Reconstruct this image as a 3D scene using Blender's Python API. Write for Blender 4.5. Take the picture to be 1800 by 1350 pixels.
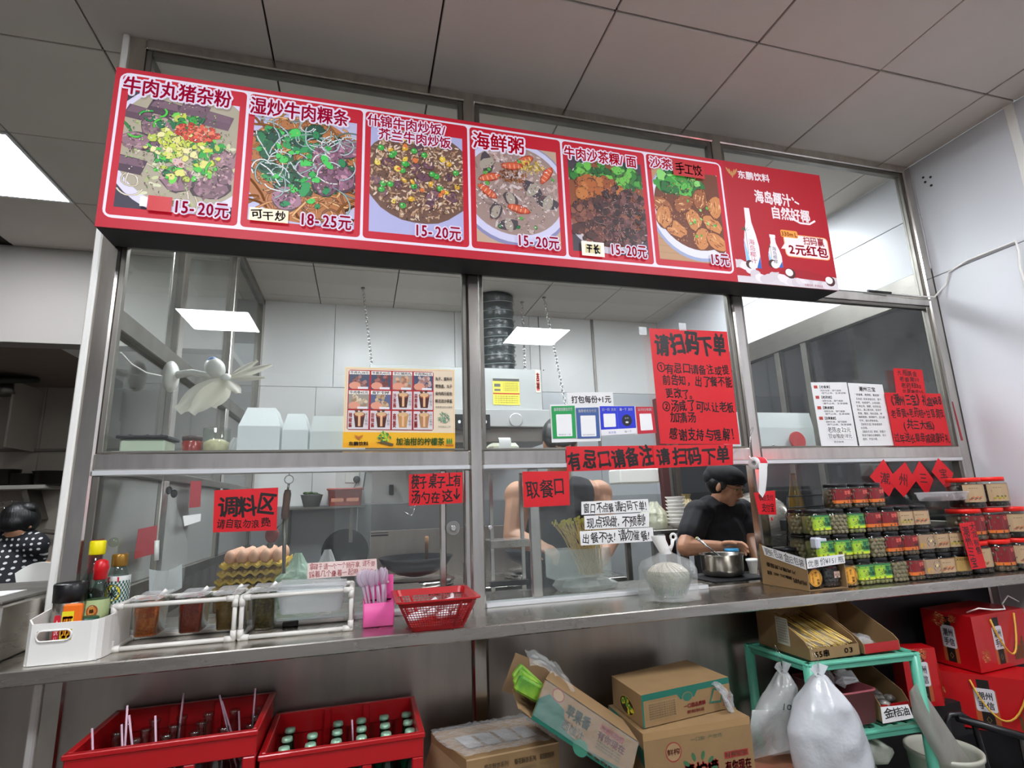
import bpy, math, random
from mathutils import Vector, Matrix, noise
C = bpy.context; SC = C.scene; COL = SC.collection
for o in list(bpy.data.objects): bpy.data.objects.remove(o)
R = random.Random(7)
V = Vector
# ---------------------------------------------------------------- camera (1800 x 1350 frame)
FPX, YAW, PITCH, ROLL = 950.0, 0.2732, 0.2104, -0.0349
CAM = V((-0.3771, -1.9319, 1.2243)); OX, OY = -1.74, 4.69
def _axes():
    cy, sy = math.cos(YAW), math.sin(YAW); cp, sp = math.cos(PITCH), math.sin(PITCH)
    cr, sr = math.cos(ROLL), math.sin(ROLL)
    f = V((sy*cp, cy*cp, sp)); r = V((cy, -sy, 0)); u = r.cross(f)
    return r*cr+u*sr, -r*sr+u*cr, f
AR, AU, AF = _axes()
cd = bpy.data.cameras.new('camera'); cam = bpy.data.objects.new('camera', cd); COL.objects.link(cam)
cd.sensor_width = 36; cd.lens = FPX/1800*36; cd.shift_x = -OX/1800; cd.shift_y = OY/1800
cd.clip_start = 0.02
cam.matrix_world = Matrix.Translation(CAM) @ Matrix((AR, AU, -AF)).transposed().to_4x4()
SC.camera = cam
# world, exposure
W = bpy.data.worlds.new('world'); SC.world = W; W.use_nodes = True
W.node_tree.nodes['Background'].inputs[0].default_value = (0.75, 0.8, 0.85, 1)
W.node_tree.nodes['Background'].inputs[1].default_value = 0.25
SC.view_settings.view_transform = 'Standard'; SC.view_settings.look = 'None'
SC.view_settings.gamma = 1; SC.view_settings.use_curve_mapping = False
SC.view_settings.exposure = 0.5
ROOM_LIGHT = 30.0; KITCHEN_LIGHT = 26.0; SIGN_GLOW = 0.36
SC.cycles.max_bounces = 10; SC.cycles.transparent_max_bounces = 24; SC.cycles.use_denoising = True
SC.cycles.sample_clamp_indirect = 4.0
# main planes of the place
H, XW, ZC, YC = 2.9215, 2.4408, 0.871, -0.2675     # ceiling, right wall, counter top, counter front
def ray(u, v):
    return AR*((u-900-OX)/FPX) - AU*((v-675-OY)/FPX) + AF
def at(u, v, y=None, z=None, x=None):               # point of a known plane seen at that place of the photo
    d = ray(u, v)
    t = (y-CAM.y)/d.y if y is not None else (z-CAM.z)/d.z if z is not None else (x-CAM.x)/d.x
    return CAM + d*t
# ---------------------------------------------------------------- colours and materials
def lin(c):
    if isinstance(c, str): c = tuple(int(c[i:i+2], 16)/255 for i in (0, 2, 4))
    return tuple((x/12.92 if x <= .04045 else ((x+.055)/1.055)**2.4) for x in c[:3])
MATS = {}
def M(name, col='cccccc', rough=.5, metal=0., var=.0, vs=8., bump=0., bs=60., emit=0., alpha=1., coat=0., stretch=None, trans=0., ior=1.45, spec=.5, col2=None):
    if name in MATS: return MATS[name]
    m = bpy.data.materials.new(name); m.use_nodes = True; nt = m.node_tree; n = nt.nodes; L = nt.links.new
    b = n['Principled BSDF']; out = n['Material Output']; c = lin(col)
    b.inputs['Base Color'].default_value = (*c, 1); b.inputs['Roughness'].default_value = rough
    b.inputs['Metallic'].default_value = metal; b.inputs['Coat Weight'].default_value = coat
    b.inputs['Specular IOR Level'].default_value = spec
    if trans: b.inputs['Transmission Weight'].default_value = trans; b.inputs['IOR'].default_value = ior
    if emit: b.inputs['Emission Color'].default_value = (*c, 1); b.inputs['Emission Strength'].default_value = emit
    if var or bump:
        tc = n.new('ShaderNodeTexCoord'); mp = n.new('ShaderNodeMapping'); L(tc.outputs['Object'], mp.inputs[0])
        if stretch: mp.inputs['Scale'].default_value = stretch
    if var:
        nz = n.new('ShaderNodeTexNoise'); nz.inputs['Scale'].default_value = vs; nz.inputs['Detail'].default_value = 5
        L(mp.outputs[0], nz.inputs['Vector'])
        mx = n.new('ShaderNodeMix'); mx.data_type = 'RGBA'
        c2 = lin(col2) if col2 else tuple(x*(1-var) for x in c)
        mx.inputs[6].default_value = (*c, 1); mx.inputs[7].default_value = (*c2, 1)
        rp = n.new('ShaderNodeValToRGB'); rp.color_ramp.elements[0].position = .35; rp.color_ramp.elements[1].position = .7
        L(nz.outputs[0], rp.inputs[0]); L(rp.outputs[0], mx.inputs[0]); L(mx.outputs[2], b.inputs['Base Color'])
        if metal > .5:
            mr = n.new('ShaderNodeMapRange'); mr.inputs[3].default_value = rough*.75; mr.inputs[4].default_value = min(1, rough*1.5)
            L(nz.outputs[0], mr.inputs[0]); L(mr.outputs[0], b.inputs['Roughness'])
    if bump:
        nb = n.new('ShaderNodeTexNoise'); nb.inputs['Scale'].default_value = bs; nb.inputs['Detail'].default_value = 3
        L(mp.outputs[0], nb.inputs['Vector'])
        bp = n.new('ShaderNodeBump'); bp.inputs['Strength'].default_value = bump; bp.inputs['Distance'].default_value = .01
        L(nb.outputs[0], bp.inputs['Height']); L(bp.outputs[0], b.inputs['Normal'])
    if alpha < 1: b.inputs['Alpha'].default_value = alpha
    MATS[name] = m; return m
def mat_glass(name, tint='fafcfb', f0=.045, rough=0.0, dirt=0.0):
    m = bpy.data.materials.new(name); m.use_nodes = True; nt = m.node_tree; n = nt.nodes; L = nt.links.new; n.clear()
    out = n.new('ShaderNodeOutputMaterial'); tr = n.new('ShaderNodeBsdfTransparent'); gl = n.new('ShaderNodeBsdfGlossy')
    tr.inputs[0].default_value = (*lin(tint), 1); gl.inputs['Roughness'].default_value = rough
    lw = n.new('ShaderNodeLayerWeight'); lw.inputs[0].default_value = .5
    pw = n.new('ShaderNodeMath'); pw.operation = 'POWER'; L(lw.outputs['Facing'], pw.inputs[0]); pw.inputs[1].default_value = 5
    ma = n.new('ShaderNodeMath'); ma.operation = 'MULTIPLY_ADD'; L(pw.outputs[0], ma.inputs[0]); ma.inputs[1].default_value = .9; ma.inputs[2].default_value = f0
    mx = n.new('ShaderNodeMixShader'); L(ma.outputs[0], mx.inputs[0]); L(tr.outputs[0], mx.inputs[1]); L(gl.outputs[0], mx.inputs[2])
    last = mx
    if dirt:
        df = n.new('ShaderNodeBsdfDiffuse'); df.inputs[0].default_value = (.75, .78, .76, 1)
        nz = n.new('ShaderNodeTexNoise'); nz.inputs['Scale'].default_value = 5; nz.inputs['Detail'].default_value = 8
        tc = n.new('ShaderNodeTexCoord'); L(tc.outputs['Object'], nz.inputs['Vector'])
        mr = n.new('ShaderNodeMapRange'); mr.inputs[1].default_value = .35; mr.inputs[2].default_value = .8; mr.inputs[3].default_value = dirt*.3; mr.inputs[4].default_value = dirt*1.6
        L(nz.outputs[0], mr.inputs[0]); m2 = n.new('ShaderNodeMixShader'); L(mr.outputs[0], m2.inputs[0]); L(mx.outputs[0], m2.inputs[1]); L(df.outputs[0], m2.inputs[2]); last = m2
    L(last.outputs[0], out.inputs[0]); MATS[name] = m; return m
def mat_film(name, col='f2f4f5', fac=.4, rough=.25, gloss=.5, trl=.3, bump=.0, bs=40):     # thin plastic: part clear, part milky, shiny
    m = bpy.data.materials.new(name); m.use_nodes = True; nt = m.node_tree; n = nt.nodes; L = nt.links.new
    b = n['Principled BSDF']; out = n['Material Output']; b.inputs['Base Color'].default_value = (*lin(col), 1)
    b.inputs['Roughness'].default_value = rough; b.inputs['Specular IOR Level'].default_value = gloss
    tl = n.new('ShaderNodeBsdfTranslucent'); tl.inputs[0].default_value = (*lin(col), 1)
    tr = n.new('ShaderNodeBsdfTransparent'); m1 = n.new('ShaderNodeMixShader'); m1.inputs[0].default_value = trl
    m2 = n.new('ShaderNodeMixShader'); m2.inputs[0].default_value = fac
    L(b.outputs[0], m1.inputs[1]); L(tl.outputs[0], m1.inputs[2]); L(tr.outputs[0], m2.inputs[1]); L(m1.outputs[0], m2.inputs[2]); L(m2.outputs[0], out.inputs[0])
    if bump:
        nb = n.new('ShaderNodeTexNoise'); nb.inputs['Scale'].default_value = bs; nb.inputs['Detail'].default_value = 4
        tc = n.new('ShaderNodeTexCoord'); L(tc.outputs['Object'], nb.inputs['Vector'])
        bp = n.new('ShaderNodeBump'); bp.inputs['Strength'].default_value = bump; bp.inputs['Distance'].default_value = .02
        L(nb.outputs[0], bp.inputs['Height']); L(bp.outputs[0], b.inputs['Normal'])
    MATS[name] = m; return m
def mat_print(name, emit=0., rough=.45):                # flat print: colour comes from the printed pieces themselves
    m = bpy.data.materials.new(name); m.use_nodes = True; nt = m.node_tree; n = nt.nodes; b = n['Principled BSDF']
    a = n.new('ShaderNodeAttribute'); a.attribute_name = 'Col'; nt.links.new(a.outputs[0], b.inputs['Base Color'])
    b.inputs['Roughness'].default_value = rough
    if emit:
        mu = n.new('ShaderNodeMix'); mu.data_type = 'RGBA'; mu.blend_type = 'MULTIPLY'; mu.inputs[0].default_value = 1; mu.inputs[7].default_value = (.55, .5, .55, 1)
        nt.links.new(a.outputs[0], mu.inputs[6]); nt.links.new(mu.outputs[2], b.inputs['Base Color']); nt.links.new(a.outputs[0], b.inputs['Emission Color']); b.inputs['Emission Strength'].default_value = emit
    MATS[name] = m; return m
STEEL = M('brushed_steel', 'cdc8c0', .24, 1, var=.22, vs=6, stretch=(1, 1, 6), bump=.006, bs=25)
STEELV = M('steel_tube', 'd8d3cc', .17, 1, var=.2, vs=9, stretch=(3, 3, .6), bump=.015, bs=30)
STEELP = M('steel_panel', 'b5aea6', .3, 1, var=.2, vs=3, stretch=(4, 4, .7), bump=.05, bs=5)
STEELD = M('dull_steel', '8d8982', .38, 1, var=.25, vs=6)
CHROME = M('chrome', 'd8d8d6', .12, 1)
CEIL = M('ceiling_panel', 'cfc8bf', .75, bump=.03, bs=400, var=.05, vs=3)
SEAM = M('ceiling_seam', '2b2724', .8)
WHITEW = M('white_wall_panel', 'd4d5d9', .35, var=.05, vs=2)
KWALL = M('kitchen_wall_panel', 'e8e8e6', .3, var=.06, vs=2)
KBLUE = M('kitchen_blue_steel', 'c4c8cb', .3, .2, var=.08, vs=2)
GREYW = M('grey_wall', '9a9590', .8, var=.06, vs=2)
ALU = M('white_aluminium', 'd9dbdc', .3, .35)
BLACK = M('black_plastic', '141416', .35)
MATB = M('matt_black', '0c0d0f', .6)
RED = M('red_plastic', 'b00e16', .35, coat=.2)
WHITEP = M('white_plastic', 'eceae4', .35)
CARD = M('cardboard', '94764f', .8, var=.12, vs=14, bump=.05, bs=90)
CARD2 = M('cardboard_inside', '86694a', .85, var=.12, vs=14)
REDP = M('red_paper', 'd4121f', .55, var=.06, vs=20)
WPAPER = M('white_paper', 'e9e8e6', .6)
GLASS = mat_glass('window_glass', dirt=.013)
CLEAR = mat_glass('clear_plastic', 'eef2ee', .06, .05)
BOTTLEG = mat_glass('bottle_glass', 'd6e2de', .08, .03)
FILM = mat_film('plastic_film', fac=.3, bump=.6)
BAGC = mat_film('clear_bag_film', 'eef0ee', fac=.2, rough=.12, gloss=.9, trl=.2, bump=.5, bs=30)
MILK = mat_film('milky_plastic', 'eef2f2', fac=.78, rough=.3, trl=.45)
BAGW = mat_film('white_carrier_bag', 'e4e6ea', fac=.93, rough=.22, gloss=.8, trl=.25, bump=.7, bs=9)
ORGM = None; PRINT = mat_print('paper_print'); LIT = mat_print('backlit_print', SIGN_GLOW, .6)
SKIN = M('skin', 'c08c6c', .5, var=.08, vs=12)
# ---------------------------------------------------------------- mesh builder
def orient(vs, fs, c):
    out = []
    for f in fs:
        n = (vs[f[1]]-vs[f[0]]).cross(vs[f[2]]-vs[f[1]]); m = sum((vs[i] for i in f), V((0, 0, 0)))/len(f)
        out.append(f if n.dot(m-c) >= 0 else f[::-1])
    return out
class MB:
    def __init__(s): s.v, s.f, s.mi, s.sm, s.cc, s.m, s.smooth, s.col = [], [], [], [], [], 0, False, None
    def add(s, vs, fs, smooth=None):
        b = len(s.v); s.v += [V(p) for p in vs]
        for f in fs:
            s.f.append([b+i for i in f]); s.mi.append(s.m); s.sm.append(s.smooth if smooth is None else smooth); s.cc.append(s.col)
        return s
    def box(s, x0, x1, y0, y1, z0, z1, b=0., mat=None):
        x0, x1 = min(x0, x1), max(x0, x1); y0, y1 = min(y0, y1), max(y0, y1); z0, z1 = min(z0, z1), max(z0, z1)
        return s.obox(V(((x0+x1)/2, (y0+y1)/2, (z0+z1)/2)), ((x1-x0)/2, (y1-y0)/2, (z1-z0)/2), b)
    def obox(s, c, h, b=0., rot=None):
        c = V(c); h = V(h); sg = [(i, j, k) for i in (-1, 1) for j in (-1, 1) for k in (-1, 1)]
        if b <= 0:
            vs = [V((h.x*q[0], h.y*q[1], h.z*q[2])) for q in sg]
            fs = [(0, 1, 3, 2), (4, 5, 7, 6), (0, 1, 5, 4), (2, 3, 7, 6), (0, 2, 6, 4), (1, 3, 7, 5)]
        else:
            b = min(b, .45*min(h)*2*.9); ix = {}; vs = []
            for q in sg:
                for a in range(3):
                    p = [q[k]*(h[k] if k == a else h[k]-b) for k in range(3)]
                    ix[q, a] = len(vs); vs.append(V(p))
            fs = []
            for a in range(3):
                o1, o2 = [(1, 2), (0, 2), (0, 1)][a]
                for t in (-1, 1):
                    r = []
                    for (p, w) in ((-1, -1), (1, -1), (1, 1), (-1, 1)):
                        q = [0, 0, 0]; q[a] = t; q[o1] = p; q[o2] = w; r.append(ix[tuple(q), a])
                    fs.append(r)
                for p in (-1, 1):
                    for w in (-1, 1):
                        q0 = [0, 0, 0]; q0[a] = -1; q0[o1] = p; q0[o2] = w; q1 = list(q0); q1[a] = 1
                        fs.append([ix[tuple(q0), o1], ix[tuple(q1), o1], ix[tuple(q1), o2], ix[tuple(q0), o2]])
            for q in sg: fs.append([ix[q, 0], ix[q, 1], ix[q, 2]])
        fs = orient(vs, fs, V((0, 0, 0)))
        if rot is not None: vs = [rot @ p for p in vs]
        return s.add([p+c for p in vs], fs, False)
    def hexa(s, low, top):      # 4 low corners and 4 top corners, both counter-clockwise from above
        vs = [V(p) for p in list(low)+list(top)]; c = sum(vs, V((0, 0, 0)))/8
        return s.add(vs, orient(vs, [(0, 1, 2, 3), (4, 5, 6, 7), (0, 1, 5, 4), (1, 2, 6, 5), (2, 3, 7, 6), (3, 0, 4, 7)], c), False)
    def rings(s, rings, closed_u=True, cap0=True, cap1=True, smooth=True):
        n = len(rings[0]); vs = [p for r in rings for p in r]; fs = []
        for i in range(len(rings)-1):
            for j in range(n if closed_u else n-1):
                k = (j+1) % n; fs.append((i*n+j, i*n+k, (i+1)*n+k, (i+1)*n+j))
        s.add(vs, fs, smooth)
        b = len(s.v)-len(vs)
        for c, idx in ((cap0, list(range(n))[::-1]), (cap1, [(len(rings)-1)*n+j for j in range(n)])):
            if c: s.f.append([b+i for i in idx]); s.mi.append(s.m); s.sm.append(False); s.cc.append(s.col)
        return s
    def tube(s, path, r, n=8, caps=True):
        path = [V(p) for p in path]; rs = r if isinstance(r, (list, tuple)) else [r]*len(path); out = []; ref = None
        for i, p in enumerate(path):
            d = (path[min(i+1, len(path)-1)]-path[max(i-1, 0)]).normalized()
            if ref is None: ref = d.orthogonal().normalized()
            ref = (ref-d*ref.dot(d)).normalized(); q = d.cross(ref)
            out.append([p+(ref*math.cos(a)+q*math.sin(a))*rs[i] for a in [2*math.pi*k/n for k in range(n)]])
        return s.rings(out, True, caps, caps, True)
    def lathe(s, prof, c=(0, 0, 0), n=20, rot=None, sq=0., cap0=True, cap1=True):   # prof [(r, z)], sq squares the ring
        c = V(c); out = []
        for r, z in prof:
            ring = []
            for k in range(n):
                a = 2*math.pi*k/n; e = 1
                if sq: e = 1/((abs(math.cos(a))**(2+sq)+abs(math.sin(a))**(2+sq))**(1/(2+sq)))
                p = V((r*e*math.cos(a), r*e*math.sin(a), z)); ring.append((rot @ p if rot is not None else p)+c)
            out.append(ring)
        return s.rings(out, True, cap0 and prof[0][0] > 1e-5, cap1 and prof[-1][0] > 1e-5, True)
    def ell(s, c, r, n=12, m=8, rot=None):
        r = (r, r, r) if isinstance(r, (int, float)) else r
        out = []
        for i in range(m+1):
            a = -math.pi/2+math.pi*i/m; ca = max(math.cos(a), 1e-4)
            out.append([V((r[0]*ca*math.cos(t), r[1]*ca*math.sin(t), r[2]*math.sin(a))) for t in [2*math.pi*k/n for k in range(n)]])
        out = [[(rot @ p if rot is not None else p)+V(c) for p in g] for g in out]
        return s.rings(out, True, False, False, True)
    def cap(s, p0, p1, r0, r1, n=10):     # limb: tapered capsule
        p0, p1 = V(p0), V(p1); d = (p1-p0); L = d.length; d.normalize(); pts = []; rs = []
        for k in range(4): a = math.pi/2*(1-k/3.0); pts.append(p0-d*r0*math.sin(a)); rs.append(max(r0*math.cos(a), 1e-4))
        for k in range(4): a = math.pi/2*k/3.0; pts.append(p1+d*r1*math.sin(a)); rs.append(max(r1*math.cos(a), 1e-4))
        return s.tube(pts, rs, n, False)
    def surf(s, fn, nu, nv, smooth=True):
        vs = [fn(i/nu, j/nv) for j in range(nv+1) for i in range(nu+1)]
        fs = [(j*(nu+1)+i, j*(nu+1)+i+1, (j+1)*(nu+1)+i+1, (j+1)*(nu+1)+i) for j in range(nv) for i in range(nu)]
        return s.add(vs, fs, smooth)
    def build(s, name, mats, parent=None, local=False, keep=False):
        if not isinstance(mats, (list, tuple)): mats = [mats]
        off = V((0, 0, 0))
        if parent is None and not keep:
            xs = [p.x for p in s.v]; ys = [p.y for p in s.v]; zs = [p.z for p in s.v]
            off = V(((min(xs)+max(xs))/2, (min(ys)+max(ys))/2, min(zs)))
        elif parent is not None and not local:
            q = parent; off = V((0, 0, 0))
            while q is not None: off += q.location; q = q.parent
        me = bpy.data.meshes.new(name); me.from_pydata([tuple(p-off) for p in s.v], [], s.f)
        for m in mats: me.materials.append(m)
        me.polygons.foreach_set('material_index', s.mi); me.polygons.foreach_set('use_smooth', s.sm)
        if any(c is not None for c in s.cc):
            at_ = me.color_attributes.new('Col', 'FLOAT_COLOR', 'CORNER'); buf = []
            for f, c in zip(s.f, s.cc): buf += list((*(c or (1, 1, 1)), 1.0))*len(f)
            at_.data.foreach_set('color', buf)
        me.update(); o = bpy.data.objects.new(name, me); COL.objects.link(o)
        if parent is not None: o.parent = parent
        if parent is None: o.location = off
        return o
def tag(o, label, cat=None, group=None, kind=None):
    if label: o['label'] = label
    if cat: o['category'] = cat
    if group: o['group'] = group
    if kind: o['kind'] = kind
    return o
def thing(name, label, cat, loc=(0, 0, 0), rz=0, group=None):
    o = bpy.data.objects.new(name, None); o.empty_display_size = .05; COL.objects.link(o); o.location = loc; o.rotation_euler = (0, 0, rz)
    return tag(o, label, cat, group)
def struct(name, loc=(0, 0, 0)):
    o = bpy.data.objects.new(name, None); COL.objects.link(o); o.location = loc; o['kind'] = 'structure'; return o
def dup(root, loc, rz=None, label=None, group=None, scale=None):
    r = root.copy(); COL.objects.link(r); r.location = loc
    if rz is not None: r.rotation_euler = (0, 0, rz)
    if scale: r.scale = scale
    if label: r['label'] = label
    if group: r['group'] = group
    for ch in list(root.children):
        c = ch.copy(); COL.objects.link(c); c.parent = r
        for g in list(ch.children):
            d = g.copy(); COL.objects.link(d); d.parent = c
    return r
def share(me_obj, name, loc, parent, rot=None, scale=None):      # another piece with the same mesh data
    c = bpy.data.objects.new(name, me_obj.data); COL.objects.link(c); c.parent = parent; c.location = loc
    if rot: c.rotation_euler = rot
    if scale: c.scale = scale
    return c
def ordn(i): return ['first', 'second', 'third', 'fourth', 'fifth', 'sixth', 'seventh', 'eighth', 'ninth', 'tenth', 'eleventh', 'twelfth'][i]
# ---------------------------------------------------------------- flat print
GL = {}; PRINTS = []
def clip(poly, x0, y0, x1, y1):
    for ax, lim, sg in ((0, x0, 1), (0, x1, -1), (1, y0, 1), (1, y1, -1)):
        out = []
        for i in range(len(poly)):
            a, b = poly[i-1], poly[i]; da, db = sg*(a[ax]-lim), sg*(b[ax]-lim)
            if (da >= 0) != (db >= 0):
                t = da/(da-db); out.append((a[0]+(b[0]-a[0])*t, a[1]+(b[1]-a[1])*t))
            if db >= 0: out.append(b)
        poly = out
        if len(poly) < 3: return []
    return poly
class Print:
    def __init__(s, fmap): s.map = fmap; s.items = []; s.n = 0; s.clipr = None; PRINTS.append(s); s.done = None
    def poly(s, pts, col, layer=None):
        if s.clipr: pts = clip(pts, *s.clipr)
        if len(pts) < 3: return
        s.n += 1; s.items.append(('p', pts, lin(col), s.n if layer is None else layer))
    def rect(s, x0, y0, x1, y1, col, r=0, **k):
        if r <= 0: return s.poly([(x0, y0), (x1, y0), (x1, y1), (x0, y1)], col, **k)
        pts = []
        for cx, cy, a0 in ((x1-r, y0+r, -90), (x1-r, y1-r, 0), (x0+r, y1-r, 90), (x0+r, y0+r, 180)):
            for i in range(5): a = math.radians(a0+i*22.5); pts.append((cx+r*math.cos(a), cy+r*math.sin(a)))
        s.poly(pts, col, **k)
    def oval(s, cx, cy, rx, ry, col, n=20, rot=0, wob=0, **k):
        pts = []; c, q = math.cos(rot), math.sin(rot)
        for i in range(n):
            a = 2*math.pi*i/n; w = 1+wob*(R.random()-.5)*2; x, y = rx*w*math.cos(a), ry*w*math.sin(a); pts.append((cx+x*c-y*q, cy+x*q+y*c))
        s.poly(pts, col, **k)
    def strip(s, pts, w, col):
        L, Rr = [], []
        for i, p in enumerate(pts):
            a = pts[max(0, i-1)]; b = pts[min(len(pts)-1, i+1)]; dx, dy = b[0]-a[0], b[1]-a[1]; l = math.hypot(dx, dy) or 1
            L.append((p[0]-dy/l*w/2, p[1]+dx/l*w/2)); Rr.append((p[0]+dy/l*w/2, p[1]-dx/l*w/2))
        for i in range(len(pts)-1):
            n0 = s.n; s.poly([L[i], Rr[i], Rr[i+1], L[i+1]], col); 
            if i < len(pts)-2: s.n = n0
    def text(s, t, x0, y0, x1, y1, col, bold=0., outline=None, ow=.06, jit=0., slant=0., layer=None, vert=False, rot=0.):
        ws = [0.55 if (ord(c) < 256 and c not in 'MWmw') else 1.0 for c in t]; tot = sum(ws) or 1
        if vert: ws = [1]*len(t); tot = len(t)
        s.n += 12; base = s.n if layer is None else layer; acc = 0
        for c, w in zip(t, ws):
            if vert: cx0, cx1 = x0, x1; cy1 = y1-(y1-y0)*acc/tot; cy0 = y1-(y1-y0)*(acc+w)/tot
            else: cx0 = x0+(x1-x0)*acc/tot; cx1 = x0+(x1-x0)*(acc+w)/tot; cy0, cy1 = y0, y1
            acc += w
            if c == ' ': continue
            jx, jy, jr, js = [(R.random()-.5)*2*jit for _ in range(4)]
            h = cy1-cy0; cell = (cx0+jx*h*.05, cy0+jy*h*.07, (cx1-cx0)*(1+js*.12)*(1 if w == 1 else 1/.55), h*(1+jx*.12), jr*.16+rot, slant)
            GL[c] = None; hh = cell[3]
            if outline:
                for k in range(10): a = k*math.pi/5; s.items.append(('g', c, 0, (cell[0]+math.cos(a)*hh*(ow+bold), cell[1]+math.sin(a)*hh*(ow+bold))+cell[2:], lin(outline), base))
            s.items.append(('g', c, 0, cell, lin(col), base+6))
            if bold > .005:
                for k in range(6 if outline else 4): a = k*math.pi/(3 if outline else 2)+.4; s.items.append(('g', c, 0, (cell[0]+math.cos(a)*hh*bold, cell[1]+math.sin(a)*hh*bold)+cell[2:], lin(col), base+6))
        s.n += 12
    def place(s, name, mat, parent, local=False, label=None, nosort=False):
        s.done = (name, mat, parent, local, label); return s
def flush_prints():
    obs = {}
    for c in GL:
        cu = bpy.data.curves.new('glyph', 'FONT'); cu.body = c; cu.resolution_u = 2
        ob = bpy.data.objects.new('glyph', cu); COL.objects.link(ob); obs[c] = ob
    dg = C.evaluated_depsgraph_get(); dg.update()
    for k, ob in obs.items():
        ev = ob.evaluated_get(dg); me = ev.to_mesh()
        GL[k] = ([(v.co.x, v.co.y) for v in me.vertices], [list(p.vertices) for p in me.polygons]) if me else ([], [])
        ev.to_mesh_clear()
    for ob in obs.values(): cu = ob.data; bpy.data.objects.remove(ob); bpy.data.curves.remove(cu)
    for p in PRINTS:
        if not p.done: continue
        mb = MB(); EPS = 4e-6
        for it in p.items:
            if it[0] == 'p':
                vs = [p.map(x, y, .0003+it[3]*EPS) for x, y in it[1]]; mb.col = it[2]; mb.add(vs, [list(range(len(vs)))], False)
            else:
                _, c, o, (cx, cy, w, h, rot, sl), col, ly = it; gv, gf = GL[c]; vs = []; ca, sa = math.cos(rot), math.sin(rot)
                for x, y in gv:
                    X = (x-.5+sl*y)*w; Y = (y-.38)*h; X, Y = X*ca-Y*sa, X*sa+Y*ca
                    if c in '-' : pass
                    vs.append(p.map(cx+w*.5+X, cy+h*.5+Y, .0003+ly*EPS))
                mb.col = col; mb.add(vs, gf, False)
        if not mb.v: continue
        name, mat, parent, local, label = p.done
        o = mb.build(name, mat, parent, local=local)
        if label: o['label'] = label
def planar(o, U, Vv, N):
    o, U, Vv, N = V(o), V(U), V(Vv), V(N); return lambda x, y, d: o+U*x+Vv*y+N*d
def quadmap(tl, tr, bl, br, Wd, Hd, bow=0.):
    tl, tr, bl, br = map(V, (tl, tr, bl, br)); n = (tr-tl).cross(tl-bl).normalized()
    if n.y > 0: n = -n
    def f(x, y, d):
        s, t = x/Wd, y/Hd; return (bl*(1-s)+br*s)*(1-t)+(tl*(1-s)+tr*s)*t + n*(d+bow*math.sin(math.pi*s)*(.4+.6*math.sin(math.pi*t)))
    return f
def cylmap(c, r, a0=0., sq=0.):       # x is arc length round the front (-y), y is height
    c = V(c)
    def f(x, y, d):
        a = -math.pi/2+a0+x/r; e = 1
        if sq: e = 1/((abs(math.cos(a))**(2+sq)+abs(math.sin(a))**(2+sq))**(1/(2+sq)))
        return c+V(((r*e+d)*math.cos(a), (r*e+d)*math.sin(a), y))
    return f
def paper(name, label, px, y0, mat, lines=(), cat='sign', col='1a1414', bow=.003, thick=.0007, group=None, bold=.012, jit=1., y1=None, fn=None):
    """sheet stuck on an upright plane y = y0; px = corners tl, tr, bl, br; lines = (text, x0, y0, x1, y1) in fractions from the top left"""
    tl, tr, bl, br = [at(u, v, y=y0) for u, v in px]
    Wd = ((tr-tl).length+(br-bl).length)/2; Hd = ((tl-bl).length+(tr-br).length)/2
    f = quadmap(tl, tr, bl, br, Wd, Hd, bow); mb = MB(); n = 6
    fr = [f(Wd*i/n, Hd*j/n, 0) for j in range(n+1) for i in range(n+1)]; bk = [f(Wd*i/n, Hd*j/n, -thick) for j in range(n+1) for i in range(n+1)]
    q = lambda j, i: j*(n+1)+i
    mb.add(fr, [(q(j, i), q(j, i+1), q(j+1, i+1), q(j+1, i)) for j in range(n) for i in range(n)], True)
    mb.add(bk, [(q(j, i), q(j+1, i), q(j+1, i+1), q(j, i+1)) for j in range(n) for i in range(n)], True)
    o = mb.build(name, mat); tag(o, label, cat, group)
    p = Print(f)
    if fn: fn(p, Wd, Hd)
    for L in lines:
        t, a, b, c, d = L[:5]; kw = dict(col=col, bold=bold, jit=jit)
        if len(L) > 5: kw.update(L[5])
        p.text(t, a*Wd, (1-d)*Hd, c*Wd, (1-b)*Hd, **kw)
    if p.items: p.place('lettering', PRINT, o)
    return o
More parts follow.
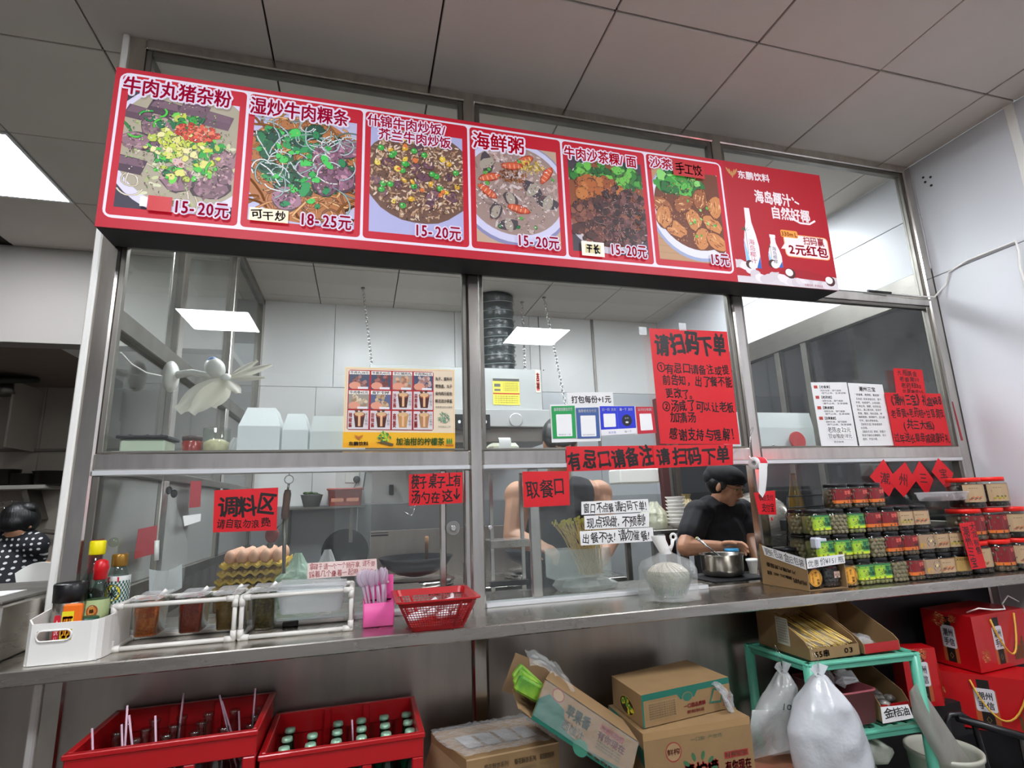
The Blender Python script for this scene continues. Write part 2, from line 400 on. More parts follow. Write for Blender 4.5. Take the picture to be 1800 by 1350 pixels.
# ================================================================ THE SETTING
fl = MB().box(-5.2, XW, -5.2, 4.0, -.05, 0).build('floor', M('floor_tile', '625d56', .35, var=.15, vs=3)); fl['kind'] = 'structure'
ceiling = struct('ceiling')
MB().box(-5.2, XW, -5.2, 4.0, H+.012, H+.06).build('backing_board', SEAM, ceiling)
TX0, TY0 = -1.339, -.4981
LIGHTS = {(-2, 2): 'room', (-1, -5): 'room', (4, -5): 'room', (1, 2): 'kitchen', (3, 2): 'kitchen', (5, 2): 'kitchen', (0, -2): 'room', (4, -2): 'room'}  # last two room panels and the middle kitchen one are added, unseen lights
tile_me = None
for i in range(-6, 8):
    for j in range(-8, 6):
        x0 = TX0+.6*i; y0 = TY0+.6*j; x1 = min(x0+.6, XW); y1 = min(y0+.6, 2.66)
        if x0 < -2.9 and j > 2: continue
        if (i, j) in LIGHTS or x1-x0 < .02 or y1-y0 < .02: continue
        if j < -2 and False: continue
        if x1-x0 > .599 and y1-y0 > .599:
            if tile_me is None: tile_me = MB().box(-.2965, .2965, -.2965, .2965, 0, .014, .002).build('ceiling_tile', CEIL, ceiling, local=True); t = tile_me
            else: t = share(tile_me, 'ceiling_tile', (0, 0, 0), ceiling)
            t.location = ((x0+x1)/2, (y0+y1)/2, H+R.uniform(-.0015, .001)); t.rotation_euler = (R.uniform(-.002, .002), R.uniform(-.002, .002), 0)
        else: MB().box(x0+.0035, x1-.0035 if x1 < XW else x1, y0+.0035, y1-.0035, H, H+.014, .002).build('ceiling_tile', CEIL, ceiling)
desc = {(-2, 2): 'square white flat ceiling light panel lit over the left passage', (-1, -5): 'square lit ceiling panel behind the viewer at left, reflected in the left pane',
        (4, -5): 'square lit ceiling panel behind the viewer at right, reflected in the middle pane', (1, 2): 'lit kitchen ceiling panel hidden behind the menu board at left',
        (3, 2): 'added unseen kitchen ceiling panel brightening the back wall, behind the menu board middle', (5, 2): 'lit kitchen ceiling panel near the right kitchen wall', (0, -2): 'added unseen ceiling panel above the viewer, giving front light', (4, -2): 'added unseen ceiling panel for front light, towards the right wall'}
for (i, j), k in LIGHTS.items():
    x0 = TX0+.6*i; y0 = TY0+.6*j
    t = thing('ceiling_light', desc[(i, j)], 'ceiling light', (x0+.3, y0+.3, H-.004))
    MB().box(x0+.016, x0+.584, y0+.016, y0+.584, H-.003, H+.008).build('diffuser', M('lamp_'+k, 'f4f8ff', .4, emit=ROOM_LIGHT if k == 'room' else KITCHEN_LIGHT), t)
    f = MB()
    for a in ((x0+.003, x0+.017, y0+.003, y0+.597), (x0+.583, x0+.597, y0+.003, y0+.597), (x0+.017, x0+.583, y0+.003, y0+.017), (x0+.017, x0+.583, y0+.583, y0+.597)): f.box(*a, H-.004, H+.012)
    f.build('frame', ALU, t)
# walls
wr = struct('wall_right')
def seg(name, m, par, *b, bev=.002): return MB().box(*b, bev).build(name, m, par)
ys = [-5.2, -3.7, -2.2, -.472, 0]
for a, b in zip(ys[:-1], ys[1:]):
    seg('wall_panel', WHITEW, wr, XW, XW+.05, a+.0015, b-.0015, 0, 2.28)
    seg('wall_panel', WHITEW, wr, XW, XW+.05, a+.0015, b-.0015, 2.283, H)
    if a > -5: seg('cover_strip', WHITEP, wr, XW-.006, XW+.001, a-.018, a+.018, 0, H)
seg('wall_panel', WHITEW, wr, XW, XW+.05, 0, 1.5, 2.64, H); seg('wall_panel', WHITEW, wr, XW, XW+.05, 0, 1.5, 2.33, 2.637)
seg('wall_panel', WHITEW, wr, XW, XW+.05, 1.503, 2.65, 2.33, H)
seg('header_rail', STEELD, wr, XW-.03, XW+.05, 0.02, 2.65, 2.19, 2.33)
seg('wall_panel', KBLUE, wr, XW, XW+.05, 0, 2.65, 0, 1.0)
seg('sill_rail', STEELD, wr, XW-.02, XW+.05, 0.02, 2.65, 1.0, 1.06)
for y in (.02, .85, 1.09, 1.78, 2.6): seg('post', STEELD, wr, XW-.02, XW+.04, y, y+.045, 1.06, 2.19)
for a, b in ((.065, .85), (.895, 1.09), (1.135, 1.78), (1.825, 2.6)): seg('glass_pane', M('dark_outside_pane', '0a0c10', .05, spec=.9), wr, XW+.005, XW+.012, a, b, 1.06, 2.19, bev=0)  # opaque panes; the darkness outside is put into their near-black colour
for (yy, zz) in ((-.09, 2.80), (-.055, 2.82), (-.085, 2.755), (-.06, 2.79)): wr_h = MB().ell((XW-.001, yy, zz), .006, 8, 5).build('screw_hole', SEAM, wr)
wb = struct('wall_back')
for a, b in ((-1.17, -.62), (-.617, .4), (.403, 1.10), (1.103, 1.735), (1.738, XW)):
    seg('wall_panel', KWALL, wb, a, b, 2.65, 2.7, 2.2, H); 
for a, b in ((-1.17, -.75), (-.747, .4), (.403, 1.735), (1.738, XW)): seg('wall_panel', KBLUE if a > .3 else KWALL, wb, a, b, 2.65, 2.7, 1.25, 2.197)
for a, b in ((-1.17, -.4), (-.397, .6), (.603, 1.5), (1.503, XW)): seg('wall_panel', M('grey_steel_sheet', 'a6a9aa', .35, .3, var=.15, vs=2), wb, a, b, 2.65, 2.7, 0, 1.247)
seg('cover_strip', STEELD, wb, 1.722, 1.75, 2.64, 2.65, 1.6, H)
seg('cover_strip', STEELD, wb, 1.19, 1.20, 2.645, 2.65, 1.6, H)
for k in range(9): MB().ell((R.uniform(-.3, 2.3), 2.649, R.uniform(1.9, 2.85)), .006, 8, 5).build('screw_hole', SEAM, wb)
# left inner partition of the kitchen, x = -1.17
wl = struct('wall_left')
XL = -1.17
for y0, y1 in ((.66, .73), (1.62, 1.69), (2.59, 2.65)):
    seg('post', STEELV, wl, XL-.05, XL, y0, y1, .95, H, bev=.004)
    seg('window_frame', STEELD, wl, XL-.035, XL-.012, y1, y1+.035, 1.91, H) if y1 < 2.6 else None
seg('rail', STEELD, wl, XL-.05, XL+.002, .02, 2.65, 1.835, 1.91, bev=.004)
seg('rail', STEELD, wl, XL-.05, XL, .02, 2.65, 2.87, H, bev=.004)
seg('rail', STEELD, wl, XL-.05, XL+.002, .02, 2.65, .93, .98, bev=.004)
seg('rail', STEELD, wl, XL-.05, XL+.002, .02, 2.65, 1.36, 1.40, bev=.004)
seg('wall_panel', STEELP, wl, XL-.045, XL-.005, .02, 2.65, 0, .93)
for a, b in ((.03, .66), (.73, 1.62), (1.69, 2.59)):
    for z0, z1 in ((1.91, 2.87), (1.40, 1.835)): seg('glass_pane', GLASS, wl, XL-.028, XL-.024, a, b, z0, z1, bev=0)
    seg('wall_panel', M('grey_board', '8f908c', .45, var=.1, vs=3), wl, XL-.03, XL-.02, a, b, .98, 1.36)
# far left passage and back room
wf = struct('wall_beam')
seg('wall_panel', GREYW, wf, -5.2, -1.26, 1.93, 2.06, 2.287, H)
seg('soffit', M('soffit_shaded', '7f7367', .85, var=.06), wf, -5.2, -2.262, 2.06, 3.75, 2.287, 2.33)  # shade of the deeper room is put into this darker soffit colour
seg('soffit', M('soffit_lit', 'dcdcda', .6), wf, -2.26, -1.26, 2.06, 3.75, 2.287, 2.33)  # lit part of the same underside, its brightness put into the colour
wp = struct('wall_passage')
seg('wall_panel', M('back_room_wall', '9c9388', .8, var=.1, vs=2, stretch=(1, 1, 1)), wp, -5.2, -2.9, 3.3, 3.36, 0, 2.287)
seg('wall_panel', MATS['back_room_wall'], wp, -2.897, -1.23, 3.3, 3.36, 1.52, 2.287); seg('wall_panel', MATS['back_room_wall'], wp, -2.897, -1.23, 3.3, 3.36, 0, 1.517)
seg('wall_panel', MATS['back_room_wall'], wp, -2.93, -2.915, 2.9, 3.3, 1.75, 2.25)
seg('trim_pipe', M('grey_pipe', '6d675f', .7), wp, -4.2, -1.3, 3.27, 3.3, 1.755, 1.775)
wo = struct('wall_room')          # the dining room behind the viewer
seg('wall_panel', WHITEW, wo, -5.2, XW, -5.26, -5.2, 0, H); seg('wall_panel', GREYW, wo, -5.26, -5.2, -5.2, 4, 0, H)
# ---------------------------------------------------------------- front partition, y = 0 plane towards the viewer
wfr = struct('wall_front')
D = .05
def fr(name, m, *b, bev=.004, lab=None):
    o = seg(name, m, wfr, *b, bev=bev)
    if lab: o['label'] = lab
    return o
fr('post', STEELV, -1.2175, -1.1644, 0, D, 0, H, bev=.006)
fr('cover_strip', WHITEP, -1.2385, -1.2180, -.004, D+.01, 0, H, lab='white plastic strip')
fr('post', STEELV, 0, .0505, 0, D, 0, H, bev=.006)
fr('post', STEELV, 1.2032, 1.2533, 0, D, 0, H, bev=.006)
fr('post', STEELV, 2.385, XW, 0, D, 0, H, bev=.006)
fr('rail', STEELV, -1.164, 2.385, .001, D, 2.878, H)
BAYS = [(-1.1644, 0), (.0505, 1.2032), (1.2533, 2.385)]
for a, b in BAYS:
    fr('rail', STEELV, a, b, .001, D, 2.125, 2.165)
    fr('rail', STEELV, a, b, .001, D, 1.3608, 1.4135)
    for (z0, z1, nm) in ((2.165, 2.878, 0), (1.4135, 2.125, 1)):
        w = .016 if nm else .02
        fr('window_frame', STEELD, a, a+w, .012, .04, z0, z1, bev=.002); fr('window_frame', STEELD, b-w, b, .012, .04, z0, z1, bev=.002)
        fr('window_frame', STEELD, a+w, b-w, .012, .04, z1-w, z1, bev=.002); fr('window_frame', STEELD, a+w, b-w, .012, .04, z0, z0+w*.5, bev=.002)
        fr('glass_pane', GLASS, a+w, b-w, .024, .029, z0+w*.5, z1-w, bev=0)
# lower openings: track, sliding panes
for a, b in BAYS:
    fr('track', ALU, a, b, -.002, D, 1.345, 1.3605, bev=.002)
for a, b in ((-1.164, 0), (.0505, .93), (1.2533, 2.385)):
    fr('track', ALU, a, b, -.002, D, ZC, .886, bev=.002)
fr('window_frame', STEELD, -1.164, -1.145, .004, .04, .886, 1.345, bev=.002)
fr('glass_pane', GLASS, -1.145, -.34, .012, .016, .886, 1.345, bev=0); fr('glass_pane', GLASS, -.46, -.02, .03, .034, .886, 1.345, bev=0)
fr('window_frame', STEELV, -.105, -.083, .022, .04, .886, 1.345); fr('window_frame', STEELV, -.02, 0, .004, .04, .886, 1.345)
fr('glass_pane', GLASS, .055, .40, .012, .016, .886, 1.345, bev=0); fr('glass_pane', GLASS, .24, .765, .03, .034, .886, 1.345, bev=0)
fr('window_frame', STEELV, .225, .265, .022, .044, .886, 1.345)
fr('glass_pane', GLASS, 1.262, 1.85, .012, .016, .886, 1.345, bev=0); fr('glass_pane', GLASS, 1.80, 2.375, .03, .034, .886, 1.345, bev=0)
fr('window_frame', STEELD, 2.365, 2.385, .004, .04, .886, 1.345, bev=.002)
fr('track', STEELV, .93, 1.2032, .0, D, ZC, .879, bev=.001)
for u, v in ((796, 928),): 
    p = at(u, v, y=.01)
    MB().lathe([(.024, 0), (.024, .006)], p, 20, Matrix.Rotation(math.pi/2, 3, 'X')).build('lock_plate', M('clear_grey', '8c8c88', .3, alpha=.55), wfr)
    MB().lathe([(.011, 0), (.011, .009), (.008, .012)], p-V((0, .001, 0)), 16, Matrix.Rotation(math.pi/2, 3, 'X')).build('lock', CHROME, wfr)
p = at(861, 927, y=.01); MB().lathe([(.009, 0), (.009, .008), (.006, .01)], p, 14, Matrix.Rotation(math.pi/2, 3, 'X')).build('lock', CHROME, wfr)
p = at(201, 953, y=.008); MB().lathe([(.014, 0), (.014, .006), (.004, .012)], p, 14, Matrix.Rotation(math.pi/2, 3, 'X')).build('suction_hook', CLEAR, wfr)
# ---------------------------------------------------------------- counter slab (continuous) and cabinet front under it
ct = tag(MB().box(-2.6, XW, YC, .34, .835, ZC, .003).build('serving_counter', STEEL), 'long brushed steel serving counter top running under the glazed partition', 'counter')
base = wfr
for a, b in ((-2.6, -1.232), (-1.229, -1.17), (-1.167, -.002), (.0535, 1.2), (1.2545, XW)):
    MB().box(a, b, .012, .03, 0, .834, .002).build('panel', STEELP if b < 1.3 else M('dark_panel', '3a3a3c', .35, .7), base)
# kitchen work table inside, holding the lower things
kt = thing('work_table', 'steel work table inside the kitchen right behind the glass', 'table', (-.6, .6, 0))
MB().box(-1.11, -.08, .345, 1.0, .80, .84, .003).build('table_top', STEELD, kt)
for x in (-1.05, -.14):
    MB().box(x-.02, x+.02, .93, .97, 0, .8).build('leg', STEELD, kt)
    MB().box(x-.02, x+.02, .37, .41, 0, .8).build('leg', STEELD, kt)
# shelf inside at the height of the middle rail
sh = thing('inner_shelf', 'narrow steel shelf inside, level with the middle rail, holding tubs', 'shelf', (0, .2, 1.395))
MB().box(-1.11, -.05, .052, .33, 1.388, 1.40, .002).build('board', STEELD, sh)
for x in (-1.05, -.1): MB().box(x, x+.02, .052, .30, 1.365, 1.388).build('bracket', STEELD, sh)
sh2 = thing('inner_shelf', 'narrow steel shelf inside the right bay holding white bags and a red lid', 'shelf', (1.8, .2, 1.395))
MB().box(.06, 2.38, .052, .33, 1.388, 1.40, .002).build('board', STEELD, sh2)
for x in (.1, 2.3): MB().box(x, x+.02, .052, .30, 1.365, 1.388).build('bracket', STEELD, sh2)
# ================================================================ THE MENU LIGHT BOX
SX0, SX1, SZ0, SZ1, SY = -1.184, 1.657, 2.094, 2.668, -.14
sign = thing('menu_light_box', 'long red backlit menu board of six dishes with a drink advert at its right end', 'menu board', ((SX0+SX1)/2, SY, SZ0))
MB().box(SX0, SX1, SY+.006, -.004, SZ0, SZ1, .004).build('case', MATB, sign)
MB().box(SX0+.002, SX1-.002, SY, SY+.006, SZ0+.001, SZ1-.001).build('light_panel', M('panel_red', 'a01028', .4, emit=.0), sign)
P = Print(planar((0, SY, 0), (1, 0, 0), (0, 0, 1), (0, -1, 0)))
RD, WH = 'b80e28', 'e6e2ee'
P.rect(SX0+.002, SZ0+.001, SX1-.002, SZ1-.001, RD)
P.rect(-1.168, 2.128, 1.117, 2.651, WH, r=.028)
DV = [-1.160, -.783, -.3955, -.010, .369, .745, 1.108]
rects = []
for i in range(6):
    a, b = DV[i]+(.0045 if i else 0), DV[i+1]-(.0045 if i < 5 else 0)
    P.rect(a, 2.138, b, 2.643, 'c20f2a', r=.014); rects.append((a+.020, 2.166, b-.020, 2.585))
def blob(cx, cy, r, cols, e=.25, n=9, hl=None):
    c = R.choice(cols); rot = R.uniform(0, 3.14); k = R.uniform(.6, 1)
    P.oval(cx, cy, r*1.06, r*k*1.06, tuple(x*.55 for x in tuple(int(c[i:i+2], 16)/255 for i in (0, 2, 4))), n=n, rot=rot, wob=e)
    P.oval(cx, cy, r, r*k, c, n=n, rot=rot, wob=e)
    if hl: P.oval(cx-r*.2, cy+r*.25, r*.4, r*.2, hl, n=6, rot=rot, wob=e)
def noodle(x0, y0, x1, y1, L, w, cols):
    x, y = R.uniform(x0, x1), R.uniform(y0, y1); a = R.uniform(0, 6.28); k = R.uniform(-.5, .5); pts = []
    for i in range(9): pts.append((x, y)); x += math.cos(a)*L/9; y += math.sin(a)*L/9; a += k+R.uniform(-.2, .2)
    c = R.choice(cols); P.strip(pts, w*1.5, tuple(q*.6 for q in lin(c))); P.strip(pts, w, c)
def inring(cx, cy, rx, ry):
    a = R.uniform(0, 6.28); q = math.sqrt(R.random()); return cx+rx*q*math.cos(a), cy+ry*q*math.sin(a)
def rough(cx, cy, r, cols, k=14):      # a lumpy piece of meat, made of many small flecks
    blob(cx, cy, r, cols, .12, 14)
    for _ in range(k):
        x, y = inring(cx, cy, r*.85, r*.75); c = R.choice(cols); f = R.choice((.75, .9, 1.12, 1.25)); P.oval(x, y, r*R.uniform(.12, .3), r*R.uniform(.06, .14), tuple(min(1, int(c[i:i+2], 16)/255*f) for i in (0, 2, 4)), n=6, rot=R.uniform(0, 3), wob=.3)
MEAT = ['8d6f78', '9a7c80', '7c5f68', 'a58a88']; GRN = ['1f8a3a', '2fa83f', '4cc93e', '157040', '6cd64a']; YEL = ['c9d94a', 'b8cc50', 'dfe07a']

def flecks(k, cols, a=.95, lo=.0016, hi=.005):
    x0, y0, x1, y1 = rects[k]; cx, cy = (x0+x1)/2, (y0+y1)/2
    for _ in range(k_n):
        x, y = inring(cx, cy+.015, (x1-x0)*.5*a, (y1-y0)*.46*a); P.oval(x, y, R.uniform(lo, hi), R.uniform(lo*.6, hi*.5), R.choice(cols), n=5, rot=R.uniform(0, 3), wob=.3)
k_n = 420
# dish 1 beef balls soup
P.n = 30; x0, y0, x1, y1 = rects[0]; P.clipr = rects[0]; cx, cy = (x0+x1)/2, (y0+y1)/2
P.rect(*rects[0], '3a3644'); P.oval(cx+.02, cy+.02, .235, .245, 'd9d8ec', n=40); P.oval(cx+.02, cy+.03, .212, .222, 'aaa48c', n=40)
for _ in range(60): x, y = inring(cx, cy-.02, .17, .19); P.oval(x, y, .012, .006, R.choice(['c8d09a', 'd5dab4', 'a9b57c']), n=8, rot=R.uniform(0, 3))
for _ in range(26): noodle(x0, y0+.02, x1, cy, .1, .004, ['dcd6c4', 'cfc7a8'])
for bx, by, r in ((-.13, .13, .035), (-.06, .16, .04), (.03, .17, .038), (.10, .14, .04), (-.14, -.06, .04), (-.10, .02, .035)): P.poly([(cx+bx+r*p[0]*1.3, cy+by+r*p[1]) for p in ((-1, -.5), (.7, -.8), (1, .5), (-.6, .9))], R.choice(['5d4552', '4e3a48', '6c5160'])); P.poly([(cx+bx+r*p[0]*1.2, cy+by+r*p[1]) for p in ((-.8, .1), (.9, -.1), (.8, .5), (-.5, .8))], '765a68')
for bx, by, r in ((-.13, .03, .042), (.13, .0, .045), (.10, -.11, .055), (.0, -.09, .05), (.14, -.06, .035), (-.07, .09, .045)): rough(cx+bx, cy+by, r, MEAT, 26)
for _ in range(90): x, y = inring(cx+.01, cy+.02, .12, .12); blob(x, y, R.uniform(.006, .018), GRN+YEL, .35, 7)
for _ in range(22): noodle(cx-.15, cy-.02, cx+.1, cy+.16, .05, .006, GRN)
for _ in range(50): x, y = inring(cx-.01, cy+.03, .08, .05); blob(x, y, R.uniform(.008, .016), YEL+['e8e6a0'], .3, 6)
for _ in range(90): x, y = inring(cx+.045, cy+.085, .065, .03); blob(x, y, R.uniform(.004, .011), ['c93a22', 'e0573a', 'b02a18', 'e88060'], .35, 6)
P.oval(cx-.0, cy-.035, .022, .014, 'd8b8b0', n=10, rot=-.6); P.oval(cx+.008, cy-.04, .007, .007, 'a06858', n=8)
flecks(0, ['5d4552', '7c5f68', '3c2a34', 'c8b8a8', '2a7a34', '8ccc5a', 'e4e0d0', '6a5a50', '9a8c78'])
# dish 2 wet fried noodles
P.n = 30; x0, y0, x1, y1 = rects[1]; P.clipr = rects[1]; cx, cy = (x0+x1)/2, (y0+y1)/2
P.rect(*rects[1], 'b9bcd8'); P.oval(cx, cy, .2, .205, 'b0703a', n=36)
for _ in range(110): noodle(x0, y0+.02, x1, y1-.06, .13, .006, ['b8763c', 'c98a4a', '8d5426', 'd6a062', 'e0b070'])
for _ in range(46): x, y = inring(cx, cy+.04, .17, .13); blob(x, y, R.uniform(.014, .034), ['14603c', '1d7a48', '0f4a34', '2b9a52'], .35, 9)
for bx, by, r in ((.08, .05, .06), (.12, -.02, .05), (.02, .0, .05), (.14, .1, .04), (-.05, -.12, .045), (.07, -.05, .045)): rough(cx+bx, cy+by, r, ['7b5468', '8c6278', '6a4558', 'a07888'], 30)
for _ in range(60): noodle(x0, cy-.08, x1, y1-.03, .12, .0035, ['d4e0dc', 'b8ccd0', 'e8eeea', '9ab8b0'])
for _ in range(26): x, y = inring(cx, cy, .17, .17); blob(x, y, R.uniform(.008, .022), ['2fae4c', '45cc58', '1d8a50'], .35, 8)
flecks(1, ['6a3a1c', '3c2414', '0f3c28', '2b9a52', '5c4050', 'e0b880', 'c8d8d0', '8a5a30', '24140c'])
# dish 3 fried rice
P.n = 30; x0, y0, x1, y1 = rects[2]; P.clipr = rects[2]; cx, cy = (x0+x1)/2, (y0+y1)/2
P.rect(*rects[2], 'b0b4dc'); P.oval(cx+.01, cy+.03, .205, .19, '6f5344', n=30, wob=.03)
for _ in range(620): x, y = inring(cx+.01, cy+.035, .2, .185); P.oval(x, y, R.uniform(.007, .011), R.uniform(.0025, .004), R.choice(['c4a482', 'a88664', 'd8c0a0', '8a6a50', 'e4d4bc', 'b09078', '6d4f42']), n=7, rot=R.uniform(0, 3.14))
for _ in range(16): x, y = inring(cx+.02, cy+.02, .18, .16); rough(x, y, R.uniform(.014, .026), ['6c4a56', '5a3c4a', '80606a'], 8)
for _ in range(230): x, y = inring(cx+.01, cy+.035, .19, .175); P.oval(x, y, R.uniform(.007, .01), R.uniform(.0025, .0035), R.choice(['d4b492', 'c09a78', 'e8d8c0', '9a7a60']), n=7, rot=R.uniform(0, 3.14))
for _ in range(17): x, y = inring(cx, cy+.03, .17, .15); P.oval(x, y, .0125, .0125, '1a6a2a', n=12); P.oval(x, y, .011, .011, '3fae46', n=12); P.oval(x-.003, y+.003, .004, .003, 'a4e49a', n=8)
for _ in range(15): x, y = inring(cx, cy+.03, .17, .15); blob(x, y, .012, ['e8c63a', 'f0d860', 'd8a828'], .2, 7, 'f8eaa0')
for _ in range(7): x, y = inring(cx, cy+.03, .17, .15); blob(x, y, .01, ['e07a3a'], .2, 5)
flecks(2, ['4a3428', '2c1c18', '6c4c3c', 'e8dcc8', '8a6a50'], .9)
# dish 4 seafood porridge
P.n = 30; x0, y0, x1, y1 = rects[3]; P.clipr = rects[3]; cx, cy = (x0+x1)/2, (y0+y1)/2
P.rect(*rects[3], 'c0a890'); P.oval(cx-.01, cy+.01, .23, .225, '8a8cb4', n=40); P.oval(cx-.01, cy+.015, .222, .215, 'd0d2ec', n=40); P.oval(cx-.01, cy+.02, .2, .19, 'a08a80', n=40)
for _ in range(200): x, y = inring(cx-.01, cy+.02, .19, .18); P.oval(x, y, R.uniform(.008, .02), R.uniform(.003, .008), R.choice(['b09a92', '9c8a86', 'c4b0a8', '8a7470', 'd0c4c0']), n=8, rot=R.uniform(0, 3.14), wob=.1)
for bx, by, r in ((-.12, .12, .035), (-.03, -.02, .03), (-.09, -.08, .03), (.06, .03, .035), (-.04, -.13, .03), (.12, -.02, .035)): P.oval(cx+bx, cy+by, r*1.3, r*.8, '4a4248', n=12, rot=R.uniform(0, 3), wob=.15); P.oval(cx+bx, cy+by, r, r*.55, 'a8a090', n=12, rot=R.uniform(0, 3), wob=.1)
for bx, by, a in ((-.11, .06, .3), (.0, -.06, -.2), (.03, .15, .5), (-.12, -.0, -.6), (-.02, .12, .1), (.12, .1, 1.)):
    P.oval(cx+bx, cy+by, .046, .018, 'a83c1e', n=14, rot=a, wob=.1); P.oval(cx+bx, cy+by+.002, .042, .013, 'd4603a', n=14, rot=a, wob=.1)
    for q in range(4): P.oval(cx+bx+(q-1.5)*.018*math.cos(a), cy+by+(q-1.5)*.018*math.sin(a), .003, .011, 'eba080', n=6, rot=a)
for _ in range(60): x, y = inring(cx+.06, cy+.13, .05, .03); P.oval(x, y, .009, .003, R.choice(['c8a83a', 'dcc860', '9a7a28']), n=6, rot=R.uniform(0, 3))
for _ in range(50): x, y = inring(cx-.02, cy+.08, .06, .03); P.oval(x, y, .008, .004, R.choice(['7a4420', '9a6030', '5a3018']), n=6, rot=R.uniform(0, 3))
for _ in range(9): x, y = inring(cx, cy, .17, .17); blob(x, y, .009, ['2a7040', '5aa848'], .25, 6)
for _ in range(26): x, y = inring(cx, cy, .17, .17); P.oval(x, y, .006, .002, 'f0eef0', n=5, rot=R.uniform(0, 3))
flecks(3, ['6a5a58', '4a3c40', 'd8d0d0', 'b06048', 'c0a8a0', '8c807c', 'f0ecec', '3a5a38'])
# dish 5 sha cha noodles
P.n = 30; x0, y0, x1, y1 = rects[4]; P.clipr = rects[4]; cx, cy = (x0+x1)/2, (y0+y1)/2
P.rect(*rects[4], '443c44'); P.oval(cx, cy, .2, .21, 'c8c4cc', n=40); P.oval(cx, cy+.01, .182, .192, '8a4c2c', n=40)
for _ in range(110): x, y = inring(cx, cy+.13, .16, .055); blob(x, y, R.uniform(.012, .024), ['4aa03a', '2f8030', '6cc44c', '1d6028'], .35, 8)
for _ in range(80): x, y = inring(cx-.03, cy+.06, .09, .06); blob(x, y, R.uniform(.012, .03), ['b0622c', 'c07838', '9a5026'], .2, 8)
for _ in range(150): x, y = inring(cx-.03, cy-.07, .14, .1); blob(x, y, R.uniform(.01, .022), ['74443a', '5c342c', '8a5644', '4a2a26'], .3, 8)
for _ in range(210): x, y = inring(cx+.06, cy-.04, .12, .13); blob(x, y, R.uniform(.007, .017), ['4c2a2a', '3a2022', '62383a', '744a46', '2e1a1e'], .35, 7)
for _ in range(50): noodle(cx-.05, cy-.16, x1, cy+.06, .03, .002, ['a88478', '8c6660'])
flecks(4, ['2a1614', '3c2020', '7a4a3c', 'a06c50', '1c100e', '8c5a48', 'c09080'])
# dish 6 dumplings
P.n = 30; x0, y0, x1, y1 = rects[5]; P.clipr = rects[5]; cx, cy = (x0+x1)/2, (y0+y1)/2
P.rect(*rects[5], 'b8926a')
for k in range(9): P.rect(x0, y0+k*.03, x1, y0+k*.03+.002, 'a07c58')
P.oval(cx+.04, cy+.03, .23, .235, '9aa8c8', n=40); P.oval(cx+.04, cy+.035, .22, .225, 'dfe2ea', n=40); P.oval(cx+.04, cy+.045, .2, .2, '6e3a22', n=40)
for _ in range(60): x, y = inring(cx-.03, cy+.15, .11, .05); blob(x, y, R.uniform(.014, .032), ['3a9a3a', '54bc48', '8ad870', '1f7030'], .3, 10)
for bx, by in ((-.12, .03), (-.02, .05), (.06, .08), (.02, -.02), (.11, -.03), (-.07, -.07), (.05, -.10), (.13, .05), (-.12, -.02), (.12, -.11)):
    x, y = cx+bx, cy+by; a = R.uniform(0, 3); P.oval(x, y, .056, .04, '6a3418', n=14, rot=a, wob=.12); P.oval(x, y+.003, .05, .034, R.choice(['b06a38', '9a5a30', 'c88448']), n=14, rot=a, wob=.12)
    for _ in range(9): xx, yy = inring(x, y, .04, .026); P.oval(xx, yy, .014, .003, R.choice(['d89c60', 'e8b880', '8a4c28']), n=6, rot=a+R.uniform(-.5, .5))
for _ in range(12): x, y = inring(cx+.03, cy, .1, .1); blob(x, y, .008, ['5ab040', '9ad070'], .2, 5)
flecks(5, ['4a2414', '6a3418', 'e0a868', '2c140c', '8a4c28', 'c88c58'], .85)
P.clipr = None; P.n = 1900
TT = dict(bold=.022, outline=WH, ow=.095)
PU = 'b01440'
P.n += 40
P.text('牛肉丸猪杂粉', -1.155, 2.565, -.833, 2.635, PU, **TT); P.text('湿炒牛肉粿条', -.775, 2.558, -.448, 2.628, PU, **TT)
P.text('什锦牛肉炒饭/', -.385, 2.578, -.088, 2.630, PU, **TT); P.text('芥兰牛肉炒饭', -.345, 2.527, -.078, 2.578, PU, **TT)
P.text('海鲜粥', .003, 2.545, .212, 2.622, RD, **TT); P.text('牛肉沙茶粿/面', .375, 2.558, .698, 2.618, RD, **TT); P.text('沙茶', .758, 2.573, .868, 2.628, RD, **TT)
P.n += 30
TP = dict(bold=.02, outline=WH, ow=.085)
for t, a, b in (('15-20元', -.975, -.812), ('18-25元', -.598, -.428), ('15-20元', -.215, -.045), ('15-20元', .165, .335), ('15-20元', .545, .708), ('15元', .998, 1.092)): P.text(t, a, 2.155, b, 2.215, PU if a < .5 else 'b01828', **TP)
